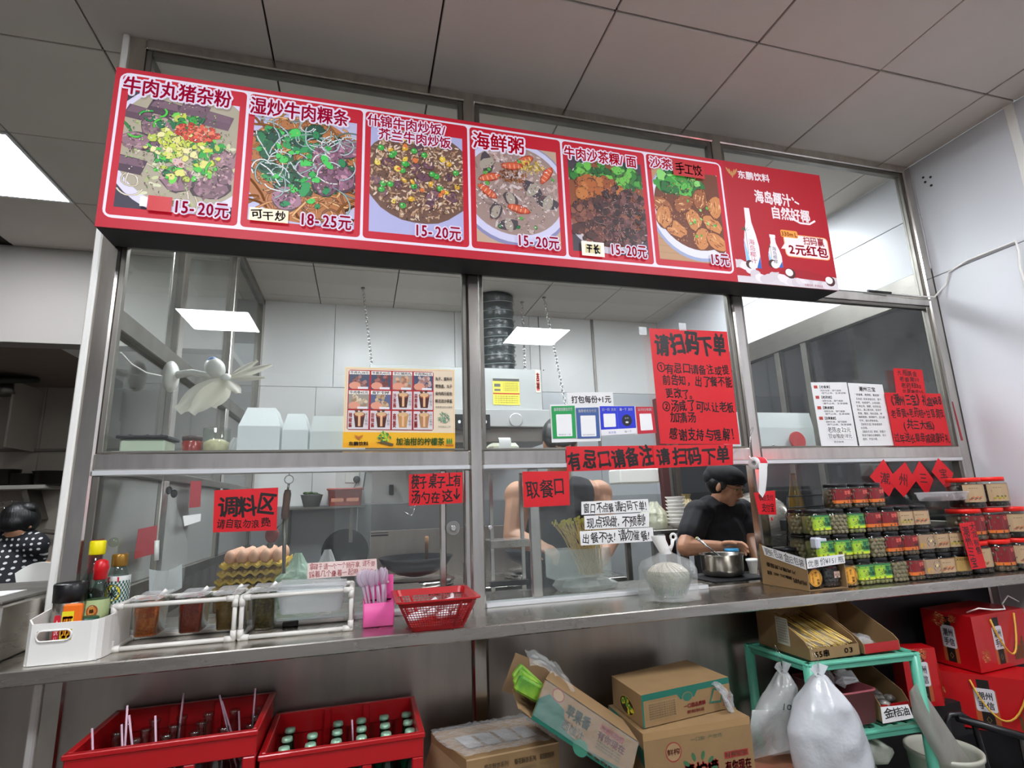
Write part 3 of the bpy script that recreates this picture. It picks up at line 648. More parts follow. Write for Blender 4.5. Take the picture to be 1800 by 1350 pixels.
# advert
ax0, ax1 = 1.130, SX1-.002
P.clipr = (ax0, SZ0+.001, ax1, SZ1-.001)
P.n = 60
P.rect(ax0, SZ0+.001, ax1, SZ1-.001, 'ac0f22'); P.rect(ax0, SZ0+.001, ax1, 2.125, 'd4d0d2')
for x in range(24): P.oval(ax0+x*.023, 2.125+.012*math.sin(x*.9)+max(0, (6-x))*.009, .026, .02, R.choice(['dcd8da', 'cfcacd', 'e6e4e6']), n=14, wob=.1)
P.poly([(1.34, 2.15), (1.46, 2.135), (1.63, 2.13), (1.64, 2.15), (1.5, 2.175), (1.38, 2.18)], 'a00f22')
def bottle(cx, z0, s, hw):
    P.poly([(cx-hw, z0), (cx+hw, z0), (cx+hw*1.05, z0+.09*s), (cx+hw*.8, z0+.14*s), (cx+hw*.42, z0+.19*s), (cx+hw*.36, z0+.25*s), (cx-hw*.36, z0+.25*s), (cx-hw*.42, z0+.19*s), (cx-hw*.8, z0+.14*s), (cx-hw*1.05, z0+.09*s)], 'eceaec')
    P.poly([(cx+hw*.35, z0), (cx+hw, z0), (cx+hw, z0+.05*s)], '2c62b4'); P.poly([(cx-hw, z0+.02), (cx-hw*.3, z0), (cx-hw, z0+.12*s)], '8ac4e4')
    for k in range(5): a = .6+k*.5; P.poly([(cx-hw*.55, z0+.15*s), (cx-hw*.55+.025*s*math.cos(a), z0+.15*s+.022*s*math.sin(a)), (cx-hw*.55+.018*s*math.cos(a+.3), z0+.15*s+.01*s*math.sin(a))], '1d5c38')
    P.rect(cx-hw*.6, z0+.055*s, cx-hw*.55, z0+.15*s, '3a2a20')
    P.oval(cx-hw*.55, z0+.015, .022, .02, '4a2420', n=14); P.oval(cx-hw*.2, z0+.012, .02, .018, 'f0ecea', n=14)
bottle(1.222, 2.165, 1.13, .036); P.text('海岛椰汁', 1.208, 2.185, 1.240, 2.30, 'b82848', vert=True)
bottle(1.337, 2.178, .6, .033); P.rect(1.322, 2.318, 1.352, 2.332, 'f4f2f4'); P.text('海岛椰椰', 1.325, 2.195, 1.348, 2.275, '383c48', vert=True)
for cx, cy in ((1.405, 2.155), (1.615, 2.135)): P.oval(cx, cy, .026, .024, '4a2420', n=16); P.oval(cx-.006, cy+.004, .02, .017, 'f2eef0', n=16)
P.rect(1.395, 2.235, 1.637, 2.345, 'f0b070', r=.02); P.rect(1.399, 2.239, 1.633, 2.341, 'f6e8e4', r=.018); P.poly([(1.40, 2.27), (1.40, 2.30), (1.375, 2.27)], 'f6e8e4')
P.rect(1.384, 2.327, 1.475, 2.362, 'e8a040', r=.008)
P.n += 10
P.text('330mL', 1.387, 2.330, 1.472, 2.359, '8c1420', bold=.02); P.text('扫码赢', 1.500, 2.300, 1.615, 2.342, 'b01830', bold=.02); P.text('2元红包', 1.415, 2.245, 1.628, 2.300, 'a81430', bold=.035)
P.text('东鹏饮料', 1.198, 2.588, 1.368, 2.630, 'ece8ea', bold=.03)
for k in range(5): P.oval(1.150+k*.010, 2.608+.006*abs(k-2)-(.004 if k == 2 else 0), .0045, .018, 'c08c50', n=8, rot=(k-2)*-.25)
P.text('海岛椰汁', 1.272, 2.478, 1.468, 2.545, 'f2eeee', bold=.03); P.text('自然好椰', 1.347, 2.410, 1.560, 2.475, 'f2eeee', bold=.03)
P.strip([(1.45, 2.425), (1.50, 2.405), (1.55, 2.405), (1.585, 2.425)], .009, 'f2eeee'); P.strip([(1.475, 2.53), (1.482, 2.515)], .008, 'f2eeee'); P.strip([(1.487, 2.51), (1.51, 2.50)], .008, 'f2eeee')
P.text('东鹏饮料 荣誉出品', 1.47, 2.101, 1.57, 2.113, 'a03040')
P.clipr = None
P.place('menu_print', LIT, sign)
# patches taped on the board
def patch(name, label, x0, z0, x1, z1, m, fn=None, cat='sticker'):
    o = MB().box(x0, x1, SY-.0105, SY-.0095, z0, z1).build(name, m); tag(o, label, cat)
    q = Print(planar((x0, SY-.0107, z0), (1, 0, 0), (0, 0, 1), (0, -1, 0)))
    if fn: fn(q, x1-x0, z1-z0); q.place('lettering', PRINT, o)
    return o
GLOWRED = M('lit_red_paper', 'b80f18', .5, emit=.1); GLOWW = M('lit_cream_paper', 'dcc8a8', .5, emit=.3)
patch('red_tape', 'blank red tape patch over the price corner of the first dish photo', -1.045, 2.160, -.978, 2.212, GLOWRED)
patch('white_tape', 'torn white tape scrap left of the red patch on the first dish photo', -1.066, 2.172, -1.047, 2.205, M('lit_white_tape', 'e8e4ea', .5, emit=.4))
patch('handwritten_label', 'cream label reading 可干炒 on the second dish photo', -.752, 2.160, -.632, 2.206, GLOWW, lambda q, w, h: q.text('可干炒', .005, .004, w-.005, h-.004, '1c1614', bold=.03, jit=1))
patch('handwritten_label', 'small white label with brush writing on the fifth dish photo', .425, 2.145, .520, 2.205, M('lit_label', 'e8e2cc', .5, emit=.2), lambda q, w, h: (q.rect(.015, .012, w-.015, h-.012, 'd8c88a'), q.text('干长', .02, .01, w-.02, h-.01, '1c1614', bold=.05, jit=1)))
patch('red_label', 'red paper label reading 手工饺 over the sixth dish title', .868, 2.553, 1.020, 2.628, GLOWRED, lambda q, w, h: q.text('手工饺', .01, .008, w-.01, h-.008, '201014', bold=.01, jit=.8))
# ================================================================ PAPERS ON THE GLASS AND RAILS
def poster(p, W_, H_):
    p.rect(0, 0, W_, H_, 'ecd9a8'); p.rect(.004, .004, W_-.004, H_-.004, 'e9b79a'); p.rect(.006, .006, W_-.006, H_-.006, 'e6d3b8')
    p.rect(0, 0, W_, H_*.19, 'f0b41c'); p.rect(0, 0, W_, H_*.06, 'eea818')
    p.rect(W_*.03, H_*.215, W_*.80, H_*.965, 'b42024', r=.008)
    cw = W_*.77/4; ch = H_*.75/3
    for r in range(3):
        for c in range(4):
            x0 = W_*.03+cw*c+.003; y0 = H_*.215+ch*(2-r)+.003; x1 = x0+cw-.006; y1 = y0+ch-.006; k = r*4+c
            if k < 6:
                p.clipr = (x0, y0, x1, y1); p.rect(x0, y0, x1, y1, ['4c5468', '444c64', 'a09890', '48506c', '9c9488', '5c6484'][k])
                for _ in range(26): p.oval(R.uniform(x0+.015, x1-.01), R.uniform(y0+.008, y1-.018), .007, .006, R.choice([['8a5a54', 'a87870', '6c4440'], ['8c4c48', 'a46a60', '70403c'], ['c09070', 'd8a888', 'a87058'], ['b89490', 'c8aca4', 'a07870'], ['c0a890', 'd8c8a8', 'a08468'], ['b89c78', 'c8ac8c', 'a07c5c']][k]), n=8, rot=R.uniform(0, 3))
                p.oval(x0+.02, y0+.012, .02, .014, 'e09a80', n=10); p.clipr = None
                p.rect(x0, y1-.013, x1, y1, 'efe9e2'); p.text(['牛肉丸38元', '牛筋丸40元', '手打猪肉丸', '牛肉饼42元', '牛肉卷45元', '虾饼'][k], x0+.003, y1-.012, x1-.003, y1-.001, '201818', bold=.02)
                p.rect(x0+.03, y0, x1-.004, y0+.008, 'e8e4e8')
            else:
                p.rect(x0, y0, x1, y1, 'd8cfd0'); mx = x0+(x1-x0)*.55; my = y0+(y1-y0)*.1; L = ['8c4a2c', '9c5038', '8a4030', 'a05040', 'c09058', 'b08058'][k-6]
                p.poly([(mx-.013, my), (mx+.013, my), (mx+.019, my+.045), (mx-.019, my+.045)], '4a2018' if k < 10 else L); p.oval(mx, my+.045, .020, .010, L); p.oval(mx, my+.047, .016, .007, 'd8b080')
                p.rect(mx-.004, my+.004, mx+.004, my+.044, 'e8b488'); p.oval(mx-.01, my+.058, .006, .005, '6a4428', n=8); p.oval(mx+.006, my+.060, .006, .005, '5a3420', n=8)
                p.text(['沙茶酱', '蒜蓉酱', '辣椒酱', '甜辣酱', '南姜', '菜脯'][k-6][:3], x0+.002, y0+.006, x0+.014, y1-.008, 'b82820', bold=.03, vert=True); p.text('手工制作', x1-.012, y0+.012, x1-.002, y1-.008, '484040', vert=True)
    for i, t in enumerate(('丸子、酱料可', '寄快递、丸子', '省内两斤起包', '邮还送沙茶酱')): p.text(t, W_*.815, H_*(.85-.095*i), W_*.975, H_*(.90-.095*i), '282420', bold=.015)
    p.text('有需要加店主微信', W_*.815, H_*.50, W_*.975, H_*.525, '383430')
    for _ in range(60): x, y = inring(W_*.895, H_*.38, .022, .020); p.oval(x, y, .0035, .0016, R.choice(['6a9a7a', '88b090', '4c7c60']), n=6, rot=R.uniform(0, 3))
    p.text('加我微信下单', W_*.84, H_*.255, W_*.96, H_*.28, '88907c')
    p.text('东鹏饮料', W_*.05, H_*.025, W_*.22, H_*.075, '2a1c10', bold=.04)
    for k in range(5): p.oval(W_*.135+(k-2)*.0045, H_*.12+.002*abs(k-2), .002, .008, 'b86a30', n=6, rot=(k-2)*-.3)
    for _ in range(26): x, y = inring(W_*.36, H_*.13, .02, .018); p.oval(x, y, .006, .003, R.choice(['8ac43a', 'c8d84a', '3c8a40', '2c6438']), n=7, rot=R.uniform(0, 3))
    p.poly([(W_*.28, H_*.07), (W_*.43, H_*.02), (W_*.44, H_*.05), (W_*.36, H_*.075)], '5c5030'); p.text('加油柑的柠檬茶', W_*.46, H_*.03, W_*.90, H_*.13, '2c7838', bold=.02)
    for k in range(3): p.oval(W_*(.925+.02*k), H_*.085, .003, .012, '3c8a40', n=6); 
    p.rect(W_*.91, H_*.03, W_*.985, H_*.04, 'b04a28')
POSTERM = M('poster_card', 'ecd9a8', .4)
paper('menu_poster', 'yellow framed poster of meat balls and sauce cups taped inside the left pane', [(607, 645), (799, 650), (602, 787), (800, 788)], .006, POSTERM, cat='poster', fn=poster, bow=.0)
BR = dict(bold=.035)
paper('red_notice', 'large red notice headed 请扫码下单 on the right of the middle pane', [(1141, 577), (1278, 583), (1161, 780), (1301, 781)], -.002, REDP, [
    ('请扫码下单', .05, .03, .97, .24, dict(bold=.04)), ('①有忌口请备注或提', .04, .30, .98, .40), ('前告知，出了餐不能', .10, .41, .99, .51), ('更改了。', .12, .53, .50, .62),
    ('②汤咸了可以让老板', .06, .63, .98, .73), ('加清汤', .14, .74, .46, .83), ('感谢支持与理解！', .12, .86, 1.0, .975)], bold=.018, bow=.004)
for a in ((1123, 576), (1193, 569)):
    q = at(a[0], a[1], y=-.004); tag(MB().box(q.x, q.x+.035, -.004, -.0035, q.z-.03, q.z+.004).build('clear_tape', FILM), 'piece of clear tape over the %s corner of the large red notice' % ('top left' if a[0] < 1150 else 'top'), 'tape')
paper('red_banner', 'red strip reading 有忌口请备注 across the middle rail', [(995, 785), (1147, 783), (997, 829), (1151, 823)], -.004, REDP, [('有忌口请备注', .02, .06, .985, .94, BR)], bow=.003)
paper('red_banner', 'red strip reading 请扫码下单 across the middle rail, right one', [(1147, 783), (1288, 781), (1151, 823), (1289, 817)], -.006, REDP, [('请扫码下单', .04, .06, .96, .94, BR)], bow=.003)
paper('red_notice', 'red square reading 调料区 in the left lower pane', [(377, 862), (489, 857), (374, 936), (486, 932)], -.003, REDP, [('调料区', .06, .14, .97, .66, dict(bold=.03)), ('请自取勿浪费!', .05, .70, .95, .93)], bow=.002)
paper('red_notice', 'red paper reading 筷子桌子上有 beside the middle post', [(719, 834), (813, 830), (719, 889), (813, 884)], -.003, REDP, [('筷子桌子上有', .03, .04, .99, .50, dict(bold=.02)), ('汤勺在这↓', .03, .52, .99, .96, dict(bold=.02))], bow=.002)
paper('red_notice', 'red paper reading 取餐口 in the middle lower window', [(918, 829), (1000, 828), (921, 892), (1002, 888)], -.003, REDP, [('取餐口', .06, .18, .92, .75, dict(bold=.012))], bow=.002)
paper('white_notice', 'white strip reading 窗口不点餐请扫码下单, topmost of three strips', [(1022, 882), (1139, 877), (1022, 905), (1142, 899)], .008, WPAPER, [('窗口不点餐请扫码下单!', .03, .08, .98, .92)], bow=.002)
paper('white_notice', 'white strip reading 现点现做, middle of the three strips', [(1027, 907), (1141, 901), (1028, 931), (1141, 926)], .008, WPAPER, [('现点现做,不预制!', .03, .08, .98, .92)], bow=.002)
paper('white_notice', 'white strip reading 出餐不快请勿催餐, lowest of the three strips', [(1019, 934), (1147, 927), (1021, 959), (1150, 951)], .008, WPAPER, [('出餐不快!请勿催餐!', .03, .08, .98, .92)], bow=.002)
paper('pink_notice', 'pale pink note with red handwriting about taking dishes, above the tub rack', [(541, 990), (662, 982), (540, 1018), (663, 1009)], .008, M('pink_paper', 'e6cfc8', .6), [('拿碟子请一个一个掰开拿,请不要', .02, .06, .98, .48), ('踩着几个叠着一起用 谢谢!', .02, .52, .97, .95)], col='9c2430', bold=.0, bow=.002)
def sheetA(p, W_, H_):
    for k, t in enumerate(('老香黄', '老药桔', '黄皮豉', '甘草黄皮')):
        y = H_*(.90-.165*k); p.rect(W_*.06, y, W_*.16, y+.014, 'b84038'); p.text('【'+t+'】', W_*.17, y, W_*.55, y+.014, '302c2c', bold=.02)
        p.text('·消积化食、理气健脾', W_*.18, y-.014, W_*.8, y-.005, '605c5c'); p.text('·理气止咳、生津润喉', W_*.2, y-.026, W_*.92, y-.017, '605c5c')
    p.rect(W_*.22, H_*.10, W_*.9, H_*.30, 'f2f0ee'); p.text('老陈皮22元', W_*.22, H_*.20, W_*.88, H_*.29, '20201f', jit=1); p.text('甘草柚皮18元', W_*.22, H_*.11, W_*.88, H_*.19, '20201f', jit=1)
    p.text('·清凉解毒', W_*.3, H_*.05, W_*.62, H_*.08, '706c6c')
def sheetB(p, W_, H_):
    p.text('潮州三宝', W_*.28, H_*.87, W_*.76, H_*.95, '403c3c', bold=.03); p.text('"老香黄、老药桔、黄皮豉"', W_*.14, H_*.795, W_*.86, H_*.835, '504c4c', bold=.01)
    for k, t in enumerate(('【功效】具有消食化积、理气', '开胃、祛痰顺气、止咳润肺、', '生津止渴、健脾、祛风祛湿、', '降火、清心等功效、适用于', '胃痛、腹胀、呕吐恶臭、哮', '喘咳嗽等、解酒散气、且久藏', '不坏、愈久药效愈佳。', '【食用方法】即食或泡开', '水饮用。', '【储存方法】密封、放置于', '阴凉干燥处长期保存、愈久', '愈好、不宜冷藏。')):
        p.text(t, W_*.12, H_*(.725-.058*k), W_*(.12+.058*len(t)), H_*(.765-.058*k), '585454')
paper('white_sheet', 'white price sheet of four remedies with a handwritten patch, left of the printed pair', [(1425, 672), (1488, 672), (1444, 784), (1508, 784)], .008, WPAPER, cat='sheet', fn=sheetA, bow=.001)
paper('white_sheet', 'white printed sheet headed 潮州三宝, right of the pair', [(1490, 673), (1551, 676), (1511, 784), (1572, 783)], .008, WPAPER, cat='sheet', fn=sheetB, bow=.001)
paper('red_notice', 'small red price list taped above the wide gift box notice', [(1570, 647), (1621, 650), (1576, 695), (1628, 696)], .006, REDP, [('大瓶黄金', .1, .05, .8, .28), ('老香黄30', .15, .30, .85, .50), ('老药桔30', .18, .53, .88, .74), ('甘草黄皮25', .2, .77, .92, .97)], bow=.002)
paper('red_notice', 'wide red notice of a gift box price in the right pane corner', [(1555, 690), (1653, 692), (1573, 784), (1673, 783)], -.001, REDP, [('《潮州三宝》礼盒¥88', .03, .03, .98, .25, dict(bold=.02)), ('老香黄+老药桔+甘草黄皮', .04, .29, .99, .48), ('(共三大瓶)', .2, .52, .78, .71, dict(bold=.02)), ('过年送长辈亲戚健康好礼', .02, .75, .99, .95)], bow=.003)
for i, (px, t) in enumerate((([(1553, 807), (1577, 846), (1529, 838), (1563, 873)], '潮'), ([(1591, 812), (1610, 846), (1560, 843), (1589, 874)], '州'), ([(1616, 810), (1641, 843), (1603, 836), (1630, 873)], '三'), ([(1649, 805), (1676, 832), (1638, 829), (1667, 863)], '宝'))):
    tl, tr, bl, br = px
    def dia(p, W_, H_, t=t):
        p.text(t, W_*.25, H_*.25, W_*.75, H_*.75, '1a1010', bold=.01, rot=.75)
    paper('red_diamond', 'red diamond paper with the character %s, %s of four under the right rail' % (t, ordn(i)), px, -.01-.002*(i % 2), REDP, cat='paper', fn=dia, bow=.002)
# payment cards
def card(lbl, px, col, title, small, y=-.003, hole='d'):
    def fn(p, W_, H_):
        p.rect(0, 0, W_, H_, col); p.text(title, W_*.1, H_*.84, W_*.9, H_*.95, 'f0f0f0', bold=.02); p.rect(W_*.18, H_*.06 if small else H_*.12, W_*.84, H_*.74, 'f0efee', r=.003)
        if small: p.text(small, W_*.24, H_*.09, W_*.78, H_*.14, '606468')
    paper('payment_card', lbl, px, y, WPAPER, cat='card', fn=fn, bow=.0)
backing = paper('price_slip', 'white slip reading 打包每份+1元 above the payment cards', [(996, 690), (1077, 689), (999, 717), (1079, 716)], -.0015, WPAPER, [('打包每份+1元', .08, .22, .95, .72, dict(bold=.03, jit=0, col='382a30'))], bow=.001)
paper('card_backing', 'white backing strip the payment cards are stuck on', [(967, 711), (1055, 711), (970, 778), (1056, 775)], -.0012, WPAPER, cat='paper', bow=0)
paper('card_backing', 'white backing strip under the blue double payment card', [(1055, 713), (1117, 714), (1058, 766), (1122, 763)], -.0012, WPAPER, cat='paper', bow=0)
card('green payment card, leftmost of the payment cards', [(969, 714), (1010, 713), (972, 771), (1013, 770)], '109a4c', '推荐使用微信支付', '微信扫一扫')
card('slate blue payment card between the green and the bright blue ones', [(1012, 717), (1052, 716), (1015, 771), (1055, 770)], '3e5c98', '推荐使用支付宝', '支付宝收款码')
def dbl(p, W_, H_):
    p.rect(0, 0, W_, H_, '2030c8'); p.rect(0, 0, W_, H_*.2, 'eceaec'); p.rect(W_*.49, H_*.2, W_*.5, H_, '5060e0'); p.text('扫一扫 支付', W_*.06, H_*.83, W_*.46, H_*.94, 'f0f0f0', bold=.02); p.text('碰一下 支付', W_*.56, H_*.83, W_*.94, H_*.94, 'f0f0f0', bold=.02)
    p.rect(W_*.09, H_*.28, W_*.43, H_*.74, 'f0efee', r=.003); p.oval(W_*.75, H_*.49, .022, .024, '15181f'); p.text('支付', W_*.69, H_*.54, W_*.81, H_*.6, 'd0d0d0'); p.oval(W_*.75, H_*.42, .007, .004, 'e0e0e0')
    p.text('支付宝', W_*.2, H_*.05, W_*.42, H_*.13, '3050b0'); p.text('碰一下', W_*.66, H_*.05, W_*.86, H_*.13, '505050')
paper('payment_card', 'bright blue double payment card with a black round spot', [(1054, 714), (1115, 714), (1057, 766), (1119, 762)], -.003, WPAPER, cat='card', fn=dbl, bow=0)
card('red payment card, rightmost and smallest of the payment cards', [(1117, 715), (1148, 715), (1121, 763), (1154, 761)], 'c01c30', '云闪付收款', '')
# ================================================================ ON THE COUNTER
def rrect(x0, x1, y0, y1, r, n=4):
    out = []
    for cx, cy, a0 in ((x1-r, y0+r, -90), (x1-r, y1-r, 0), (x0+r, y1-r, 90), (x0+r, y0+r, 180)):
        for i in range(n+1): a = math.radians(a0+90*i/n); out.append((cx+r*math.cos(a), cy+r*math.sin(a)))
    return out
def tubshell(mb, x0, x1, y0, y1, z0, z1, r, wall, flare=0., rim=0.):       # open box with rounded corners
    def ring(g, z, s=0.): return [V((x, y, z)) for x, y in rrect(x0-g-s, x1+g+s, y0-g-s, y1+g+s, max(r+g, .001))]
    rs = [ring(-.004, z0), ring(0, z0+.004), ring(flare, z1-rim*1.5 if rim else z1)]
    if rim: rs += [ring(flare+rim, z1-rim*1.5), ring(flare+rim, z1), ring(flare-wall, z1)]
    else: rs += [ring(flare-wall, z1)]
    rs += [ring(-wall, z0+.006)]
    mb.rings(rs, True, True, True, True); return mb
# white open bin with a handle slot, front left
bx0, bx1, by0, by1 = -1.166, -1.006, -.236, -.02
wb_ = thing('storage_bin', 'white plastic open bin with an oval handle hole, full of bottles, at the left end', 'bin', (-1.087, -.13, ZC))
m = MB(); z0, z1, zb = ZC+.001, .968, 1.015; t = .0035
# front wall with slot: built as strips around the slot
sx0, sx1, sz0, sz1 = -1.142, -1.068, .926, .951
fy = by0
def wallquad(a, b, c, d): m.hexa([V((a, fy, c)), V((b, fy, c)), V((b, fy+t, c)), V((a, fy+t, c))], [V((a, fy, d)), V((b, fy, d)), V((b, fy+t, d)), V((a, fy+t, d))])
wallquad(bx0+.012, bx1-.02, z0, sz0); wallquad(bx0+.012, bx1-.02, sz1, z1); wallquad(bx0+.012, sx0, sz0, sz1); wallquad(sx1, bx1-.02, sz0, sz1)
def side(pts, h0, h1):
    for i in range(len(pts)-1):
        (xa, ya), (xb, yb) = pts[i], pts[i+1]; dx, dy = xb-xa, yb-ya; l = math.hypot(dx, dy); nx, ny = -dy/l*t, dx/l*t
        ha = h0+(h1-h0)*i/(len(pts)-1); hb = h0+(h1-h0)*(i+1)/(len(pts)-1)
        m.hexa([V((xa, ya, z0)), V((xb, yb, z0)), V((xb+nx, yb+ny, z0)), V((xa+nx, ya+ny, z0))], [V((xa, ya, ha)), V((xb, yb, hb)), V((xb+nx, yb+ny, hb)), V((xa+nx, ya+ny, ha))])
side([(bx1-.02, by0), (bx1-.008, by0+.006), (bx1, by0+.02), (bx1+.004, by0+.05), (bx1, by1-.02)], z1, z1+.004)
side([(bx1, by1-.02), (bx1-.01, by1), (bx0+.01, by1), (bx0, by1-.015)], z1, z1)
side([(bx0, by1-.015), (bx0-.002, by0+.1), (bx0, by0+.012), (bx0+.012, by0)], z1+.03, z1)
m.box(bx0+.004, bx1-.004, by0+.004, by1-.004, z0, z0+.004)
m.build('bin_body', WHITEP, wb_)
rr = MB(); pth = [V((x, fy-.0015, z)) for x, z in rrect(sx0, sx1, sz0, sz1, .0123, 6)]; rr.tube(pth+[pth[0]], .0022, 6); rr.build('slot_rim', WHITEP, wb_)
# bottles in and behind the bin
def sauce_bottle(name, label, x, y, z, prof, mats, cap=None, lab=None, liquid=None, n=18):
    t_ = thing(name, label, 'bottle', (x, y, z))
    MB().lathe(prof, (x, y, z), n).build('bottle_body', mats[0], t_)
    if liquid: MB().lathe([(max(r-.002, .001), zz) for r, zz in prof if zz <= liquid]+[(.004, liquid)], (x, y, z), n).build('liquid', mats[1], t_)
    if cap:
        c_ = MB().lathe(cap[0], (x, y, z), 20).build('cap', cap[1], t_)
    if lab:
        r_, za, zb_, mt, fn = lab
        MB().lathe([(r_, za), (r_, zb_)], (x, y, z), 24, cap0=False, cap1=False).build('paper_label', mt, t_)
        if fn: q = Print(cylmap((x, y, z), r_+.0004)); fn(q, za, zb_, r_); q.place('label_print', PRINT, t_)
    return t_
DARKS = M('dark_sauce', '1c0a0c', .15); OIL = M('yellow_oil', 'c9a017', .15); SYE = M('sesame_oil', '6c3a0c', .2)
YCAP = M('yellow_cap', 'f0e000', .4); RCAP = M('red_cap', 'c8141c', .35); GOLD = M('gold_cap', '9c7430', .3, .6); GCAP = M('green_cap', '0c4a34', .35); ORG = M('orange_sleeve', 'f07010', .5)
sauce_bottle('vinegar_bottle', 'tall clear bottle with a yellow cap and dark liquid, behind the white bin', -1.108, -.045, ZC, [(.032, 0), (.034, .01), (.034, .14), (.03, .175), (.016, .215), (.0145, .25)], (BOTTLEG, DARKS), ([(.019, .246), (.02, .248), (.02, .282), (.018, .285)], YCAP), liquid=.155)
def kik(q, a, b, r):
    for i in range(-10, 11):
        for j in range(9):
            if (i+j) % 2: q.rect(i*.0045, a+.004+j*.0075, i*.0045+.0045, a+.0115+j*.0075, '2c5c50')
    q.oval(0, a+.04, .021, .023, '20201c', n=24); q.oval(0, a+.04, .0195, .0215, 'f2d422', n=24); q.text('米', -.012, a+.024, .012, a+.052, '14120e', bold=.03); q.rect(-.014, b-.016, .014, b-.002, 'c01c30', r=.003); q.text('味极', -.011, b-.014, .011, b-.004, 'f0e8e0', bold=.02)
sauce_bottle('rice_wine_bottle', 'clear bottle with gold cap and a green checked label bearing a yellow disc', -1.050, -.04, ZC, [(.03, 0), (.031, .01), (.031, .16), (.022, .2), (.0185, .215)], (BOTTLEG, OIL), ([(.019, .21), (.02, .212), (.02, .242), (.018, .245)], GOLD), (.0318, .10, .185, M('pale_label', 'e4e8e4', .5), kik))
def hon(q, a, b, r): q.oval(0, (a+b)/2, .014, .016, 'a8481c', n=18); q.oval(0, (a+b)/2, .010, .012, 'd89040', n=18); q.text('蜂', -.006, (a+b)/2-.006, .006, (a+b)/2+.006, '3a1408', bold=.02); [q.rect(-.04+k*.008, a, -.036+k*.008, b, '3c8a4c') for k in range(2)]
sauce_bottle('seasoning_bottle', 'small clear bottle with a twisted red cap in the white bin', -1.072, -.10, ZC+.006, [(.027, 0), (.029, .01), (.029, .10), (.026, .13), (.012, .165), (.011, .18)], (BOTTLEG, OIL), ([(.014, .176), (.016, .178), (.017, .20), (.019, .205), (.015, .225), (.006, .23)], RCAP), (.0292, .07, .125, M('green_check', 'b8c890', .5), hon), liquid=.09)
sauce_bottle('green_lid_jar', 'squat jar with a dark green lid in the white bin', -1.066, -.165, ZC+.006, [(.022, 0), (.023, .005), (.023, .072)], (CLEAR, OIL), ([(.024, .07), (.026, .072), (.026, .088), (.022, .09)], GCAP), liquid=.06)
tf = thing('thermos_flask', 'steel flask with a wide black lid at the left edge of the white bin', 'flask', (-1.122, -.17, ZC+.006))
MB().lathe([(.033, 0), (.035, .004), (.035, .128), (.033, .132)], (-1.125, -.13, ZC+.006), 24).build('flask_body', STEEL, tf)
MB().lathe([(.034, .126), (.037, .128), (.039, .172), (.035, .176), (.033, .170), (.0, .170)], (-1.125, -.13, ZC+.006), 24).build('lid', BLACK, tf)
def orf(q, a, b, r): q.rect(-.02, a+.03, .006, b-.012, 'e8d820'); q.text('旺旺', -.018, a+.04, .004, b-.018, 'd0601c', bold=.02); q.rect(-.036, a, -.022, b-.02, 'c81830', r=.004); q.text('食盐', -.035, a+.01, -.023, b-.03, 'f0d8d8', vert=True)
pk = MB().box(-1.108, -1.065, -.205, -.19, ZC+.006, ZC+.135, .004).build('seasoning_packet', ORG); tag(pk, 'orange seasoning packet with a yellow patch standing in the white bin', 'packet')
q = Print(planar((-1.0865, -.2054, ZC), (1, 0, 0), (0, 0, 1), (0, -1, 0))); orf(q, .01, .13, 0); q.place('packet_print', PRINT, pk)
# PVC pipe racks with sauce tubs
PVC = M('pvc_pipe', 'dcd8d0', .4, var=.06, vs=30)
def rack(x0, x1, y0, y1, z1, label):
    t_ = thing('pipe_rack', label, 'rack', ((x0+x1)/2, (y0+y1)/2, ZC)); r = .0062; za = ZC+r+.001
    for y in (y0, y1):
        MB().tube([(x0, y, za), (x1, y, za)], r, 8).build('pipe', PVC, t_); MB().tube([(x0, y, z1), (x1, y, z1)], r, 8).build('pipe', PVC, t_)
        for x in (x0, x1): MB().tube([(x, y, za), (x, y, z1)], r, 8).build('pipe', PVC, t_)
    for x in (x0, x1):
        for z in (za, z1): MB().tube([(x, y0, z), (x, y1, z)], r, 8).build('pipe', PVC, t_)
    for x in (x0, x1):
        for y in (y0, y1):
            for z, s in ((za, 1), (z1, -1)):
                m = MB(); R_ = .0085; dx = .022 if x == x0 else -.022; dy = .022 if y == y0 else -.022
                m.tube([(x, y, z), (x+dx, y, z)], R_, 8).tube([(x, y, z), (x, y+dy, z)], R_, 8).tube([(x, y, z), (x, y, z+.022*s)], R_, 8).ell((x, y, z), R_, 8, 6)
                m.build('elbow', PVC, t_)
    return t_
rack(-1.008, -.712, -.158, -.012, .985, 'left white pipe rack holding three tubs of red and brown sauce')
rack(-.694, -.397, -.158, -.012, .985, 'right white pipe rack holding a brown relish tub and a frosted box')
